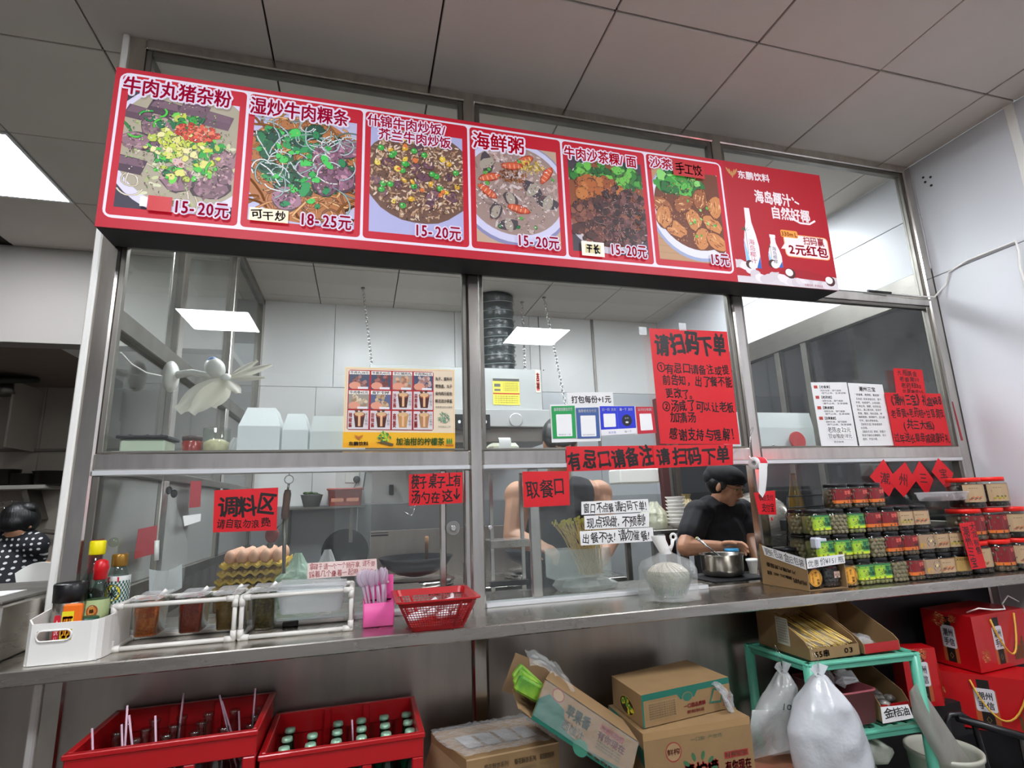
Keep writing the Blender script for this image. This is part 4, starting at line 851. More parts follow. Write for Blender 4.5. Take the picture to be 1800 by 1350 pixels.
def sauce_tub(x, colr, c2, lab, h=.095, w=.068, y0=-.146, y1=-.03):
    zt = .992; zb = zt-h; t_ = thing('sauce_tub', lab, 'tub', (x, (y0+y1)/2, zb))
    m = MB(); tubshell(m, x-w/2+.006, x+w/2-.006, y0+.012, y1-.012, zb, zt, .014, .0015, .006, .004); m.build('tub_body', CLEAR, t_)
    m = MB()
    def ring(g, z): return [V((a, b, z)) for a, b in rrect(x-w/2+.008-g, x+w/2-.008+g, y0+.014-g, y1-.014+g, .012)]
    m.rings([ring(0, zb+.002), ring(.004, zt-.014), ring(.003, zt-.013)], True, True, True)
    m.build('sauce', M('sauce_'+colr, colr, .3, var=.6, vs=140, col2=c2, bump=.3, bs=200), t_)
    lid = MB(); rot = Matrix.Rotation(.07, 3, 'X')
    lid.obox((x, (y0+y1)/2, zt+.008), (w/2+.003, (y1-y0)/2+.002, .0015), .001, rot); lid.build('lid', FILM, t_)
    sm_ = MB(); 
    for k in range(14): sm_.ell((x+R.uniform(-.026, .026), R.uniform(y0+.01, y1-.02), zt+.0005+R.uniform(0, .004)), (R.uniform(.003, .01), R.uniform(.003, .008), .0012), 7, 4)
    sm_.build('sauce_smear', MATS['sauce_'+colr], t_)
    sp = thing('spoon', 'white spoon handle sticking out of the '+lab.split(' in ')[0], 'spoon', (x, y1-.03, zt))
    MB().tube([(x-.01, y1-.03, zt-.03), (x+.012, y1-.025, zt+.006), (x+.022, y1-.02, zt+.016)], [.004, .005, .006], 8).build('handle', WHITEP, sp)
    MB().ell((x-.014, y1-.032, zt-.04), (.012, .009, .004), 10, 6).build('bowl', WHITEP, sp)
sauce_tub(at(248, 1080, y=-.13).x+.012, 'a83808', 'd8782a', 'tub of chunky chilli oil in the left pipe rack')
sauce_tub(at(326, 1080, y=-.13).x+.012, '7c1a12', 'a03824', 'tub of smooth dark red sauce in the left pipe rack')
sauce_tub(at(395, 1075, y=-.13).x+.006, '74501c', '946a30', 'tub of brown sauce in the left pipe rack')
sauce_tub(at(455, 1068, y=-.13).x+.012, '2e1e0c', '7c6228', 'tub of dark pickled relish in the right pipe rack', .105)
fb = thing('frosted_box', 'long frosted food box with white dumplings in the right pipe rack', 'box', (-.5, -.08, .9))
m = MB(); tubshell(m, -.598, -.425, -.14, -.03, .925, .994, .02, .0015, .008, .004); m.build('box_body', MILK, fb)
MB().obox((-.511, -.085, 1.004), (.098, .064, .003), .002, Matrix.Rotation(.05, 3, 'Y')).build('lid', FILM, fb)
for k in range(8): MB().ell((-.585+k*.021, -.09+.02*(k % 2), .95), (.018, .02, .014), 10, 6).build('dumpling', M('dumpling', 'dcdcd6', .5), fb)
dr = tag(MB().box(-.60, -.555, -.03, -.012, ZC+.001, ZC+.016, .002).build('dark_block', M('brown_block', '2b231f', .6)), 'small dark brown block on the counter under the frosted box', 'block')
# pink chopstick box with plastic spoons
pb = thing('spoon_box', 'pink square plastic holder standing between the pipe rack and the red basket', 'holder', (-.315, -.115, ZC))
m = MB(); PINK = M('pink_plastic', 'e0589c', .4); tubshell(m, -.362, -.270, -.150, -.075, ZC+.001, .940, .006, .003); m.build('holder_body', PINK, pb)
m = MB(); m.hexa([V((-.362, -.078, .935)), V((-.270, -.078, .935)), V((-.270, -.075, .935)), V((-.362, -.075, .935))], [V((-.350, -.078, 1.01)), V((-.270, -.078, 1.012)), V((-.270, -.075, 1.012)), V((-.350, -.075, 1.01))]); m.build('back_plate', PINK, pb)
m = MB(); m.ell((-.288, -.0795, .99), (.005, .0015, .004), 8, 4); m.build('hook_hole', WHITEP, pb)
SPOON = mat_film('clear_spoon', 'e2d4e2', fac=.55, rough=.2)
sp0 = None
for k in range(9):
    a = -.10-.09*k*.5; x = -.345+.006*k; lean = -.22+.045*k
    if sp0 is None:
        sp0 = thing('plastic_spoon', '', 'spoon', (0, 0, 0), group='clear plastic spoons in the pink holder')
        MB().tube([(0, 0, 0), (0, .002, .07), (0, .004, .10)], [.003, .004, .005], 6).build('handle', SPOON, sp0, local=True)
        MB().ell((0, .006, .125), (.016, .005, .026), 12, 8).build('bowl', SPOON, sp0, local=True)
        s_ = sp0
    else: s_ = dup(sp0, (0, 0, 0))
    s_['label'] = 'clear plastic soup spoon in the pink holder, %s from the left' % ordn(k)
    s_.location = (x+.004, -.115+.005*(k % 3), .885+.003*(k % 2)); s_.rotation_euler = (.12*(k % 3)-.1, lean, .3*k)
# red mesh basket with plastic packs
rb = thing('mesh_basket', 'bright red plastic mesh basket at the counter edge beside the middle post', 'basket', (-.15, -.18, ZC))
bz0, bz1 = ZC+.001, .958
lo = (-.228, -.075, -.262, -.135); hi = (-.268, -.042, -.310, -.075)
def bring(f, z=None, g=0.):
    q = [lo[i]+(hi[i]-lo[i])*f for i in range(4)]; zz = bz0+(bz1-bz0)*f if z is None else z
    return [V((x, y, zz)) for x, y in rrect(q[0]-g, q[1]+g, q[2]-g, q[3]+g, .016, 3)]
m = MB(); m.rings([bring(0), bring(.16), bring(.16, g=-.002), bring(0.03, g=-.002)], True, True, True, False); m.build('basket_base', RED, rb)
m = MB(); m.rings([bring(.84), bring(1), bring(1, g=.008), bring(1, g=.008, z=bz1+.004), bring(1, g=-.003, z=bz1+.004), bring(.84, g=-.003)], True, False, False, False); m.build('rim', RED, rb)
m = MB(); nn = len(bring(0)); 
def bpt(u, f):
    r_ = bring(f); k = u*nn; i = int(k) % nn; w = k-int(k); return r_[i]*(1-w)+r_[(i+1) % nn]*w
lens = [((bring(.5)[(i+1) % nn]-bring(.5)[i]).length) for i in range(nn)]; tot = sum(lens); N_ = 96; us = []
for k in range(N_):
    s_ = k/N_*tot; i = 0
    while s_ > lens[i]: s_ -= lens[i]; i += 1
    us.append((i+s_/lens[i])/nn)
for u in us: m.tube([bpt(u, .15), bpt(u, .86)], .0011, 4, False)
for f in [.15+.71*k/9 for k in range(1, 9)]: m.tube([bpt(u, f) for u in us]+[bpt(us[0], f)], .0011, 4, False)
o = m.build('mesh', RED, rb); o['kind'] = 'stuff'
for u in (0.02, .24, .27, .49, .52, .74, .77, .99): MB().tube([bpt(u, .1), bpt(u, .95)], .003, 6).build('rib', RED, rb)
SPP = M('white_spoon', 'e9e6e6', .35)
for k, (x, y, a, w) in enumerate(((-.215, -.225, .25, .03), (-.13, -.22, -.5, .024), (-.105, -.2, .3, .02), (-.17, -.17, .1, .028), (-.19, -.19, .9, .02), (-.1, -.16, 1.4, .024))):
    s_ = thing('soup_spoon', 'white melamine soup spoon in the red mesh basket, '+['at the front left', 'at the front right', 'at the right end', 'in the middle', 'at the back left', 'at the back right'][k], 'spoon', (x, y, .905), group='white spoons in the red mesh basket'); s_.rotation_euler = (.3, -.25, a)
    MB().ell((0, 0, .0), (w, .018, .011), 14, 8).build('bowl', SPP, s_, local=True)
    MB().tube([(w*.8, 0, .006), (w+.03, 0, .016), (w+.055, 0, .014)], [.008, .006, .007], 8).build('handle', SPP, s_, local=True)
# bag with a bowl of noodles and herbs
def bag(name, label, cat, ctr, prof, mat, n=40, m_=26, wob=.08, seed=1, fold=9, flat=1., parent=None, lean=(0, 0)):
    """sack of film: prof [(radius, z)], pleated towards the neck"""
    mb = MB(); rings = []
    for i in range(m_+1):
        f = i/m_*(len(prof)-1); k = min(int(f), len(prof)-2); w = f-k; w = w*w*(3-2*w) if False else w
        r = prof[k][0]*(1-w)+prof[k+1][0]*w; z = prof[k][1]*(1-w)+prof[k+1][1]*w; up = i/m_; ring = []
        for j in range(n):
            a = 2*math.pi*j/n; q = noise.noise(V((math.cos(a)*1.6+seed, math.sin(a)*1.6, z*14)))
            g = 1+wob*2.2*q+wob*(.3+up)*math.sin(fold*a+seed+3*q)
            ring.append(V((ctr[0]+r*g*math.cos(a)+lean[0]*up, ctr[1]+r*g*flat*math.sin(a)+lean[1]*up, ctr[2]+z)))
        rings.append(ring)
    mb.rings(rings, True, True, False, True)
    if parent is None:
        return tag(mb.build(name, mat), label, cat)
    return mb.build(name, mat, parent)
nb = thing('bagged_noodle_bowl', 'clear bag tied over a bowl of white noodles and greens on the counter', 'bag', (.70, -.09, ZC))
bag('bag', '', '', (.70, -.10, ZC+.001), [(.105, 0), (.112, .004), (.098, .05), (.102, .10), (.088, .125), (.045, .142), (.02, .155), (.022, .17)], mat_film('noodle_bag_film', 'eef0ee', fac=.27, rough=.1, gloss=1., trl=.2, bump=.9, bs=22), parent=nb, wob=.045, seed=3)
MB().lathe([(.05, .003), (.055, .004), (.083, .065), (.090, .095), (.092, .097), (.088, .095), (.08, .066), (.05, .008)], (.70, -.10, ZC), 30, cap1=False).build('bowl', CLEAR, nb)
m = MB(); NOOD = M('rice_noodle', 'd8d0be', .5)
m.ell((.70, -.10, ZC+.068), (.074, .074, .05), 22, 12); m.build('noodle_mound', M('noodle_mound', 'cfc6b2', .6, var=.2, vs=50, bump=.5, bs=120), nb)
m = MB()
for _ in range(60):
    a = R.uniform(0, 6.28); pts = []
    for k in range(5): th = .2+k*.28; rr_ = .076*math.sin(th); pts.append(V((.70+rr_*math.cos(a+k*.1), -.10+rr_*math.sin(a+k*.1), ZC+.068+.052*math.cos(th))))
    m.tube(pts, .0022, 5)
o = m.build('noodles', NOOD, nb); o['kind'] = 'stuff'
m = MB(); HERB = M('herb_green', '6a9a50', .5, var=.3, vs=30)
for _ in range(46):
    a = R.uniform(0, 6.28); r_ = R.uniform(.045, .066); m.tube([(.70+r_*math.cos(a)*.8, -.10+r_*math.sin(a)*.8, ZC+.012), (.70+r_*1.08*math.cos(a+.12), -.10+r_*1.08*math.sin(a+.12), ZC+.056)], .0025, 5)
o = m.build('herb_stems', HERB, nb); o['kind'] = 'stuff'
m = MB()   # upright white cup-like knot of the bag on top with a round hole tab
m.rings([[V((.700+r*math.cos(a)+dx, -.10+r*.7*math.sin(a), ZC+z)) for a in [2*math.pi*k/20 for k in range(20)]] for r, z, dx in ((.021, .15, 0), (.024, .175, -.012), (.026, .20, -.024), (.027, .215, -.026))], True, False, False); m.build('handle_roll', WHITEP, nb)
m = MB(); m.tube([(.716, -.10, ZC+.165), (.728, -.10, ZC+.18), (.732, -.10, ZC+.20)], [.009, .006, .008], 8)
pth = [V((.735+.011*math.cos(a), -.10, ZC+.208+.011*math.sin(a))) for a in [2*math.pi*k/16 for k in range(17)]]; m.tube(pth, .0045, 6); m.build('hole_tab', WHITEP, nb)
# label roll on the post
lr = thing('label_roll', 'white paper label roll with red print hanging on the right post', 'label roll', (1.19, -.07, 1.34))
c0, c1 = at(1336, 818, y=-.11), at(1366, 812, y=-.03); ax = (c1-c0)
ax = V((.058, .02, .0)); c0 = V((1.146, -.075, 1.345))
rot = ax.to_track_quat('Z', 'Y').to_matrix(); L_ = .062
m = MB(); m.lathe([(.010, 0), (.0245, 0), (.0245, L_), (.010, L_)], c0, 28, rot, cap0=False, cap1=False).lathe([(.010, L_), (.010, 0)], c0, 28, rot, cap0=False, cap1=False); m.build('roll', WPAPER, lr)
m = MB(); m.lathe([(.0249, .006), (.0249, .056)], c0, 28, rot, cap0=False, cap1=False); o = m.build('red_print_band', M('red_print', 'd81c30', .5), lr)
q_ = Print(planar(c0+V((.0, -.0, -.0)), ax.normalized(), V((0, 0, 1)), V((-.9, .4, 0)).normalized()))
e = ax.normalized()*L_; side_ = V((.88, -.48, 0))
m = MB(); st = c0+V((.012, -.008, -.012))
def tail(s, t): 
    wv = 1-.0*t; base = c0+e*(s*(1-.25*t))+V((.002-.018*t, -.0255-.004*math.sin(3*t), -.002-.115*t)); 
    if t > .85: base.z += -.02*(1-abs(2*s-1))*((t-.85)/.15)
    return base
m.surf(lambda u, w: tail(u, w), 6, 16); m.build('paper_tail', WPAPER, lr)
MB().tube([(1.146, -.078, 1.345), (1.140, -.06, 1.375), (1.20, -.01, 1.46), (1.225, -.004, 1.50)], .0011, 5).build('hanging_wire', CHROME, lr)
paper('red_notice', 'small torn red paper behind the label roll on the post', [(1325, 866), (1362, 862), (1334, 904), (1365, 905)], -.012, REDP, [('微信支付', .15, .1, .9, .4), ('支付宝', .2, .5, .9, .9)])
p_ = at(1357, 912, y=-.01); tag(MB().ell(p_, (.004, .003, .008), 10, 6).build('red_bead', RED), 'small red bead hanging under the torn red paper', 'bead')
# steel warmer at the left end of the counter
wm = thing('steel_warmer', 'low steel appliance with a black knob at the far left of the counter', 'appliance', (-1.5, -.02, ZC))
MB().box(-2.3, -1.245, -.19, .33, ZC+.001, 1.012, .006).build('body', STEEL, wm)
MB().box(-2.3, -1.248, -.185, .325, 1.012, 1.02, .003).build('top_plate', STEELD, wm)
MB().lathe([(.017, 0), (.017, .012), (.012, .018)], (-1.268, -.19, .985), 18, Matrix.Rotation(math.pi/2, 3, 'X')).build('knob', BLACK, wm)
MB().box(-1.37, -1.33, -.1925, -.1905, .93, .985).build('tape', M('grey_tape', '8f8d94', .6), wm)
pp = tag(MB().box(-1.75, -1.31, -.15, .05, 1.021, 1.0235).build('white_sheet_papers', WPAPER), 'loose white papers lying on top of the steel appliance', 'papers')
# ================================================================ JARS ON THE RIGHT END OF THE COUNTER
JLID = M('black_lid', '101013', .3); RLID = M('bright_red_lid', 'f02010', .4)
def jar_proto(kind, w=.040, h=.094, red=False, rnd=False):
    t_ = thing('food_jar', 'proto', 'jar', (0, 0, 0)); sq = 3. if not rnd else .4; n = 24
    prof = [(w*.93, 0), (w, .006), (w, h*.80), (w*.90, h*.86), (w*.86, h*.88)]
    MB().lathe(prof, n=n, sq=sq).build('jar_body', CLEAR, t_, local=True)
    CT = {'green': ('olive_fruit', '6d7440', '8c8454'), 'red': ('preserved_fruit', '4c3c2c', '6a5840'), 'cream': ('dark_preserve', '17110f', '2c2320'), 'ring': ('dark_preserve', '17110f', '2c2320'), 'town': ('dark_preserve', '17110f', '2c2320'),
          'plain': ('brown_olives', '6e6448', '8c8060'), 'gold': ('dark_preserve', '17110f', '2c2320'), 'disc': ('dark_preserve', '17110f', '2c2320'), 'pepper': ('ginger_bits', 'a07a44', 'c8a468'), 'price': ('dark_shreds', '14100f', '2a2222')}[kind]
    m = MB(); cm = M(CT[0], CT[1], .4, var=.5, vs=60, col2=CT[2])
    m.lathe([(w*.88, .004), (w*.93, .008), (w*.93, h*.72), (w*.6, h*.77)], n=n, sq=sq)
    rr = random.Random(kind)
    big = kind in ('green', 'plain', 'red')
    for i in range(7 if big else 9):
        for j in range(5):
            a = -math.pi*(i+.5*(j % 2)+.2)/ (7 if big else 9); e_ = 1/((abs(math.cos(a))**(2+sq)+abs(math.sin(a))**(2+sq))**(1/(2+sq)))
            r_ = w*.90*e_; s_ = h*(.085 if big else .06)*rr.uniform(.85, 1.15)
            m.ell((r_*math.cos(a), r_*math.sin(a), h*(.09+.15*j)), (s_*1.15, s_*.7, s_), 7, 5)
    m.build('contents', cm, t_, local=True)
    if red: lp = [(w*.9, h*.86), (w*.98, h*.862), (w*.98, h*.985), (w*.94, h), (0, h)]
    else: lp = [(w*.86, h*.85), (w*.93, h*.855), (w*.93, h*.985), (w*.89, h), (0, h)]
    MB().lathe(lp, n=n, sq=0 if rnd else 1.2, cap1=False).build('lid', RLID if red else JLID, t_, local=True)
    if kind == 'plain': return t_
    za, zb_ = h*.20, h*.78; q = Print(cylmap((0, 0, 0), w+.0006, 0, sq)); W2 = w*1.05
    def pr(x0, x1, y0, y1, c):       # panel split in strips to follow the curve
        for k in range(8): a = x0+(x1-x0)*k/8; b = x0+(x1-x0)*(k+1)/8; q.n += (0 if k == 0 else -1); q.rect(a, y0, b, y1, c)
    if kind == 'green':
        pr(-W2, W2, za, zb_, '7cb83a'); pr(-W2, W2, zb_-.006, zb_, '2e7a4a'); pr(-W2, W2, za, za+.008, 'c8dc30'); pr(.1*W2, W2, za+.012, zb_-.008, '3c8a58'); pr(-W2, 0, za+.008, zb_-.016, 'a8cc3c')
        q.rect(-W2*.85, zb_-.018, -W2*.15, zb_-.010, 'd8d8c4'); q.text('甘草', W2*.15, zb_-.024, W2*.85, zb_-.008, '0c3020', bold=.03); q.text('橄榄', W2*.3, za+.014, W2*.95, za+.030, '0c3020', bold=.03)
        for k in range(7): a = .5*k; q.poly([(-.004, za+.016), (-.004+.02*math.cos(a), za+.016+.014*math.sin(a)), (-.004+.014*math.cos(a+.3), za+.016+.014*math.sin(a+.35))], '2a5a20')
    elif kind == 'red':
        pr(-W2, W2, za, zb_, '7e1a20'); pr(-W2, W2, za, za+.012, 'd87028'); q.rect(-W2*.85, za+.014, -W2*.05, zb_-.012, 'a87880')
        for k in range(5): q.rect(-W2*.8, za+.018+k*.0055, -W2*.12, za+.0195+k*.0055, '6c3038')
        q.text('甘草黄', W2*.05, zb_-.022, W2*.95, zb_-.006, 'e87060', bold=.04); q.oval(W2*.55, za+.014, .013, .012, '6a1014', n=14); q.rect(W2*.1, za+.014, W2*.98, za+.024, 'e4dccc'); q.text('甘草柚皮', W2*.14, za+.0145, W2*.94, za+.0235, '2c2a24', bold=.02)
    elif kind in ('cream', 'town'):
        pr(-W2, W2, za, zb_, 'b89c78'); pr(-W2, W2, zb_-.003, zb_, '8a6848'); q.rect(W2*.45, za, W2*.85, zb_-.003, '3c1c18'); q.text('老药桔', W2*.48, za+.003, W2*.82, zb_-.006, 'c8a888', bold=.02, vert=True)
        for k in range(9): q.oval(-W2*.7+k*.0055, za+.012+.004*(k % 3), .006, .004, ['a8583c', '5c5a48', 'c8703c'][k % 3] if kind == 'cream' else ['9a8a2c', 'b8a03c', '5c5a38'][k % 3], n=7, wob=.2)
        for k in range(4): q.rect(-W2*.7+k*.009, zb_-.018, -W2*.7+k*.009+.006, zb_-.016, '504438')
    elif kind == 'ring':
        pr(-W2, W2, za, zb_, 'a88c70'); q.oval(W2*.35, (za+zb_)/2, .020, .021, '2c2426', n=22); q.oval(W2*.35, (za+zb_)/2, .017, .018, 'c4b09c', n=22); q.oval(W2*.33, (za+zb_)/2, .012, .008, '483c44', n=12, wob=.2); q.oval(-W2*.5, za+.012, .01, .012, 'c8982c', n=12); q.oval(W2*.3, (za+zb_)/2+.004, .007, .006, 'e8d890', n=9)
    elif kind == 'gold':
        pr(-W2, W2, za, zb_, 'a8884c'); [q.oval(-W2*.7+k*.009, zb_-.009, .005, .005, '5c4424', n=8) or q.oval(-W2*.7+k*.009, zb_-.009, .003, .003, 'a8884c', n=8) for k in range(7)]
        for k in range(5): q.rect(-W2*.8, za+.004+k*.006, W2*.8, za+.0052+k*.006, '846838')
    elif kind in ('disc', 'pepper'):
        q.oval(0, h*.42, .029, .032, '1c1712', n=26); q.oval(0, h*.42, .0275, .0305, 'd8962c', n=26); q.oval(0, h*.42, .024, .027, '5c3c14', n=26); q.oval(0, h*.42, .0232, .0262, 'e0a03a', n=26)
        q.text('手工', -.003, h*.46, .010, h*.66, '3c2408', vert=True, bold=.02); q.text('特惠', .004, h*.16, .016, h*.38, '3c2408', vert=True, bold=.02); q.text('老香黄', -.016, h*.2, -.007, h*.6, '8c5c1c', vert=True)
    elif kind == 'price': q.rect(.004, h*.36, .030, h*.60, 'd8b4a4'); q.text('¥15', .006, h*.42, .028, h*.54, '5c4440')
    q.place('jar_label', PRINT, t_, local=True); return t_
DESC = {'green': 'green-labelled olive jar', 'red': 'dark red and orange labelled jar', 'cream': 'cream-labelled jar with brown title bar', 'town': 'cream-labelled jar with olive print', 'ring': 'tan-labelled jar with a dark ring emblem', 'plain': 'unlabelled jar of brown olives', 'gold': 'gold-labelled jar', 'disc': 'dark jar with a round yellow sticker', 'pepper': 'amber jar with a round yellow sticker', 'price': 'dark unlabelled jar with a small price tag'}
JAR_JOBS = []
def xs(us, z, y=-.2): return [at(u, 950, y=y).x for u in us]
Y1 = -.208
rows = [
 (ZC+.001, [(1503, 'pepper'), (1537, 'green'), (1567, 'green'), (1594, 'plain'), (1627, 'red'), (1655, 'ring'), (1681, 'cream'), (1707, 'gold')], 1020),
 (ZC+.098, [(1443, 'green'), (1482, 'green'), (1519, 'green'), (1554, 'plain'), (1587, 'red'), (1616, 'red'), (1645, 'ring'), (1671, 'cream'), (1694, 'town')], 960),
 (ZC+.195, [(1438, 'green'), (1467, 'plain'), (1500, 'green'), (1532, 'red'), (1562, 'red'), (1596, 'ring'), (1640, 'cream')], 905),
 (ZC+.292, [(1484, 'red'), (1515, 'red'), (1549, 'red')], 862)]
FR = []
x0 = 1.408
FR.append((ZC+.001, [(x0+.0828*i, k) for i, k in enumerate(['pepper', 'green', 'green', 'plain', 'red', 'ring', 'cream'])]+[(x0+.0828*7, 'gold')]))
FR.append((ZC+.096, [(1.318+.0828*i, k) for i, k in enumerate(['green', 'green', 'green', 'plain', 'red', 'red', 'ring', 'cream', 'town'])]))
FR.append((ZC+.191, [(1.318+.0828*i, k) for i, k in enumerate(['green', 'plain', 'green', 'red', 'red', 'town', 'cream'])]))
FR.append((ZC+.286, [(1.437+.0828*i, k) for i, k in enumerate(['red', 'red', 'red'])]))
protos = {}
JG = 'small jars stacked at the right end of the counter'
def put(kind, loc, rz, label, group):
    k = kind
    if k not in protos: protos[k] = (jar_proto(kind), True)
    JAR_JOBS.append((k, loc, rz, label, group))
ordr = ['bottom', 'second', 'third', 'top']
for ri, (z, L) in enumerate(FR):
    cnt = {}
    for i, (x, k) in enumerate(L):
        put(k, (x, Y1+.042, z), R.uniform(-.12, .12), '%s, front %s row, %s from left' % (DESC[k], ordr[ri], ordn(i)), JG)
for ri, (z, L) in enumerate(FR[:3]):
    for i, (x, k) in enumerate(L):
        if ri == 0 and i > 6: continue
        put(['plain', 'green', 'red', 'cream'][min(3, i//2)], (x+.006, Y1+.042+.086, z), R.uniform(-.1, .1), 'jar half hidden in the rear %s row, %s from the left end' % (ordr[ri], ordn(i)), 'rear rows of small jars')
for i, k in enumerate(('disc', 'price')):
    put(k, (1.243+.0822*i, Y1+.042, ZC+.003), 0, 'dark jar with a round yellow sticker at the open carton front' if i == 0 else 'dark jar with a small price tag inside the open carton', 'jars in the open carton')
for i in range(2): put('price', (1.243+.0822*i, -.07, ZC+.003+.045*0+.045), 0, 'dark jar with a black lid rising from the carton, %s one' % ('left', 'right')[i], 'jars in the open carton')
# red-lidded round jars
bigp = {}
BJ = []
for ri, (z, L) in enumerate(((ZC+.001, ['cream', 'red', 'cream']), (ZC+.131, ['red', 'red', 'cream']), (ZC+.261, ['cream', 'town']))):
    for i, k in enumerate(L):
        x = [2.115, 2.245, 2.372][i] if ri < 2 else [2.150, 2.290][i]
        BJ.append((k, (x, -.145, z), 'wide %s jar with bright red lid, %s layer, %s from left' % ({'cream': 'cream-labelled', 'town': 'tan-labelled', 'red': 'dark-red-labelled'}[k], ('bottom', 'middle', 'top')[ri], ordn(i))))
for k in {b[0] for b in BJ}: pass
for k in ('cream', 'red', 'town'): bigp[k] = jar_proto(k, .062, .128, True, True)
# carton, clear tray, gold and vertical papers
cb = thing('cardboard_carton', 'open brown carton with upside-down print holding jars, with a long handwritten strip', 'carton', (1.27, -.1, ZC))
A_ = V((1.176, -.004, 0)); B_ = V((1.198, -.218, 0)); z0, z1 = ZC+.001, 1.012
m = MB(); t = .003
m.hexa([V((1.176, -.004, z0)), V((1.198, -.218, z0)), V((1.201, -.218, z0)), V((1.179, -.004, z0))], [V((1.180, -.004, 1.026)), V((1.200, -.218, .962)), V((1.203, -.218, .962)), V((1.183, -.004, 1.026))])
m.build('side_wall', CARD, cb)
m = MB(); m.box(1.20, 1.372, -.2185, .0, z0, z0+.002); m.build('base', CARD2, cb)
m = MB(); m.box(1.369, 1.372, -.2185, -.004, z0+.003, 1.0); m.build('side_wall', CARD, cb)
m = MB(); m.box(1.183, 1.372, -.007, -.004, z0+.003, 1.0); m.build('rear_wall', CARD, cb)
q = Print(quadmap(V((1.1785, -.004, 1.02)), V((1.1985, -.218, .960)), V((1.1745, -.004, z0)), V((1.1965, -.218, z0)), .215, .14)); 
q.n = 30
q.text('香菇贡丸猪肉片', .03, .070, .165, .088, '2c2018', bold=.03, rot=math.pi); q.text('规格100A-200CA猪脚', .03, .040, .145, .056, '2c2018', bold=.03, rot=math.pi); q.text('杭内托', .150, .028, .21, .052, '2c2018', bold=.03, rot=math.pi)
q.place('box_print', PRINT, cb)
def strip_paper(label, tl, tr, bl, br, txt):
    m = MB(); f = quadmap(tl, tr, bl, br, 1, 1); m.add([f(0, 0, .001), f(1, 0, .001), f(1, 1, .001), f(0, 1, .001), f(0, 0, .0003), f(1, 0, .0003), f(1, 1, .0003), f(0, 1, .0003)], [(0, 1, 2, 3), (7, 6, 5, 4), (0, 4, 5, 1), (3, 2, 6, 7), (0, 3, 7, 4), (1, 5, 6, 2)], False)
    o = m.build('paper_strip', WPAPER, cb); Wd = (tl-tr).length; Hd = (tl-bl).length; q = Print(quadmap(tl, tr, bl, br, Wd, Hd)); q.n = 260; q.text(txt, Wd*.03, Hd*.1, Wd*.97, Hd*.9, '1c1c20', jit=1); q.place('lettering', PRINT, o)
strip_paper('', V((1.1765, -.025, 1.020)), V((1.1975, -.2195, .986)), V((1.1760, -.035, .985)), V((1.1965, -.2195, .946)), '更新包装盒旧包装')
strip_paper('', V((1.1985, -.222, .986)), V((1.372, -.222, .992)), V((1.1985, -.222, .950)), V((1.372, -.222, .960)), '优惠价¥15/瓶')
sb = tag(MB().box(1.272, 1.325, -.205, -.17, 1.012, 1.055, .006).build('white_block', M('white_foam', 'c8ccd4', .7)), 'small white block standing on a black jar lid in the carton', 'block')
paper('red_strip', 'upright red strip reading 潮州三宝 leaning on the small jars', [(1686, 920), (1712, 917), (1708, 1001), (1734, 998)], -.228, REDP, [('潮州三宝', .05, .05, .48, .97, dict(vert=True)), ('大龙有售', .55, .02, .98, .7, dict(vert=True))], bow=.003)
tr_ = thing('clear_tray', 'clear plastic tray of dark pieces on the small jars beside the red lids', 'tray', (2.03, -.14, 1.16))
m = MB(); tubshell(m, 1.945, 2.085, -.2, -.09, 1.168, 1.205, .01, .0015, .008, .004); m.build('tray_body', FILM, tr_)
m = MB()
for k in range(14): m.ell((R.uniform(1.96, 2.07), R.uniform(-.19, -.1), 1.178), (.012, .012, .008), 8, 5)
m.build('contents', M('dark_red_bits', '3a1c1c', .4, var=.5, vs=60, col2='5c4038'), tr_)
# place all jars as copies
def run_jobs():
    used = set()
    for k, loc, rz, label, group in JAR_JOBS:
        p = protos[k][0]
        if k not in used:
            used.add(k); p.location = loc; p.rotation_euler = (0, 0, rz); p['label'] = label; p['group'] = group
        else: dup(p, loc, rz, label, group)
    used = set()
    for k, loc, label in BJ:
        p = bigp[k]
        if k not in used: used.add(k); p.location = loc; p['label'] = label; p['group'] = 'red-lidded jars by the right wall'
        else: dup(p, loc, 0, label, 'red-lidded jars by the right wall')
# supports under the upper rows where the lower row is the carton
tag(MB().box(1.245, 1.372, -.16, -.03, 1.058, 1.060).build('clear_shelf_plate', CLEAR), 'thin clear plate carrying the jar row behind the carton', 'plate')
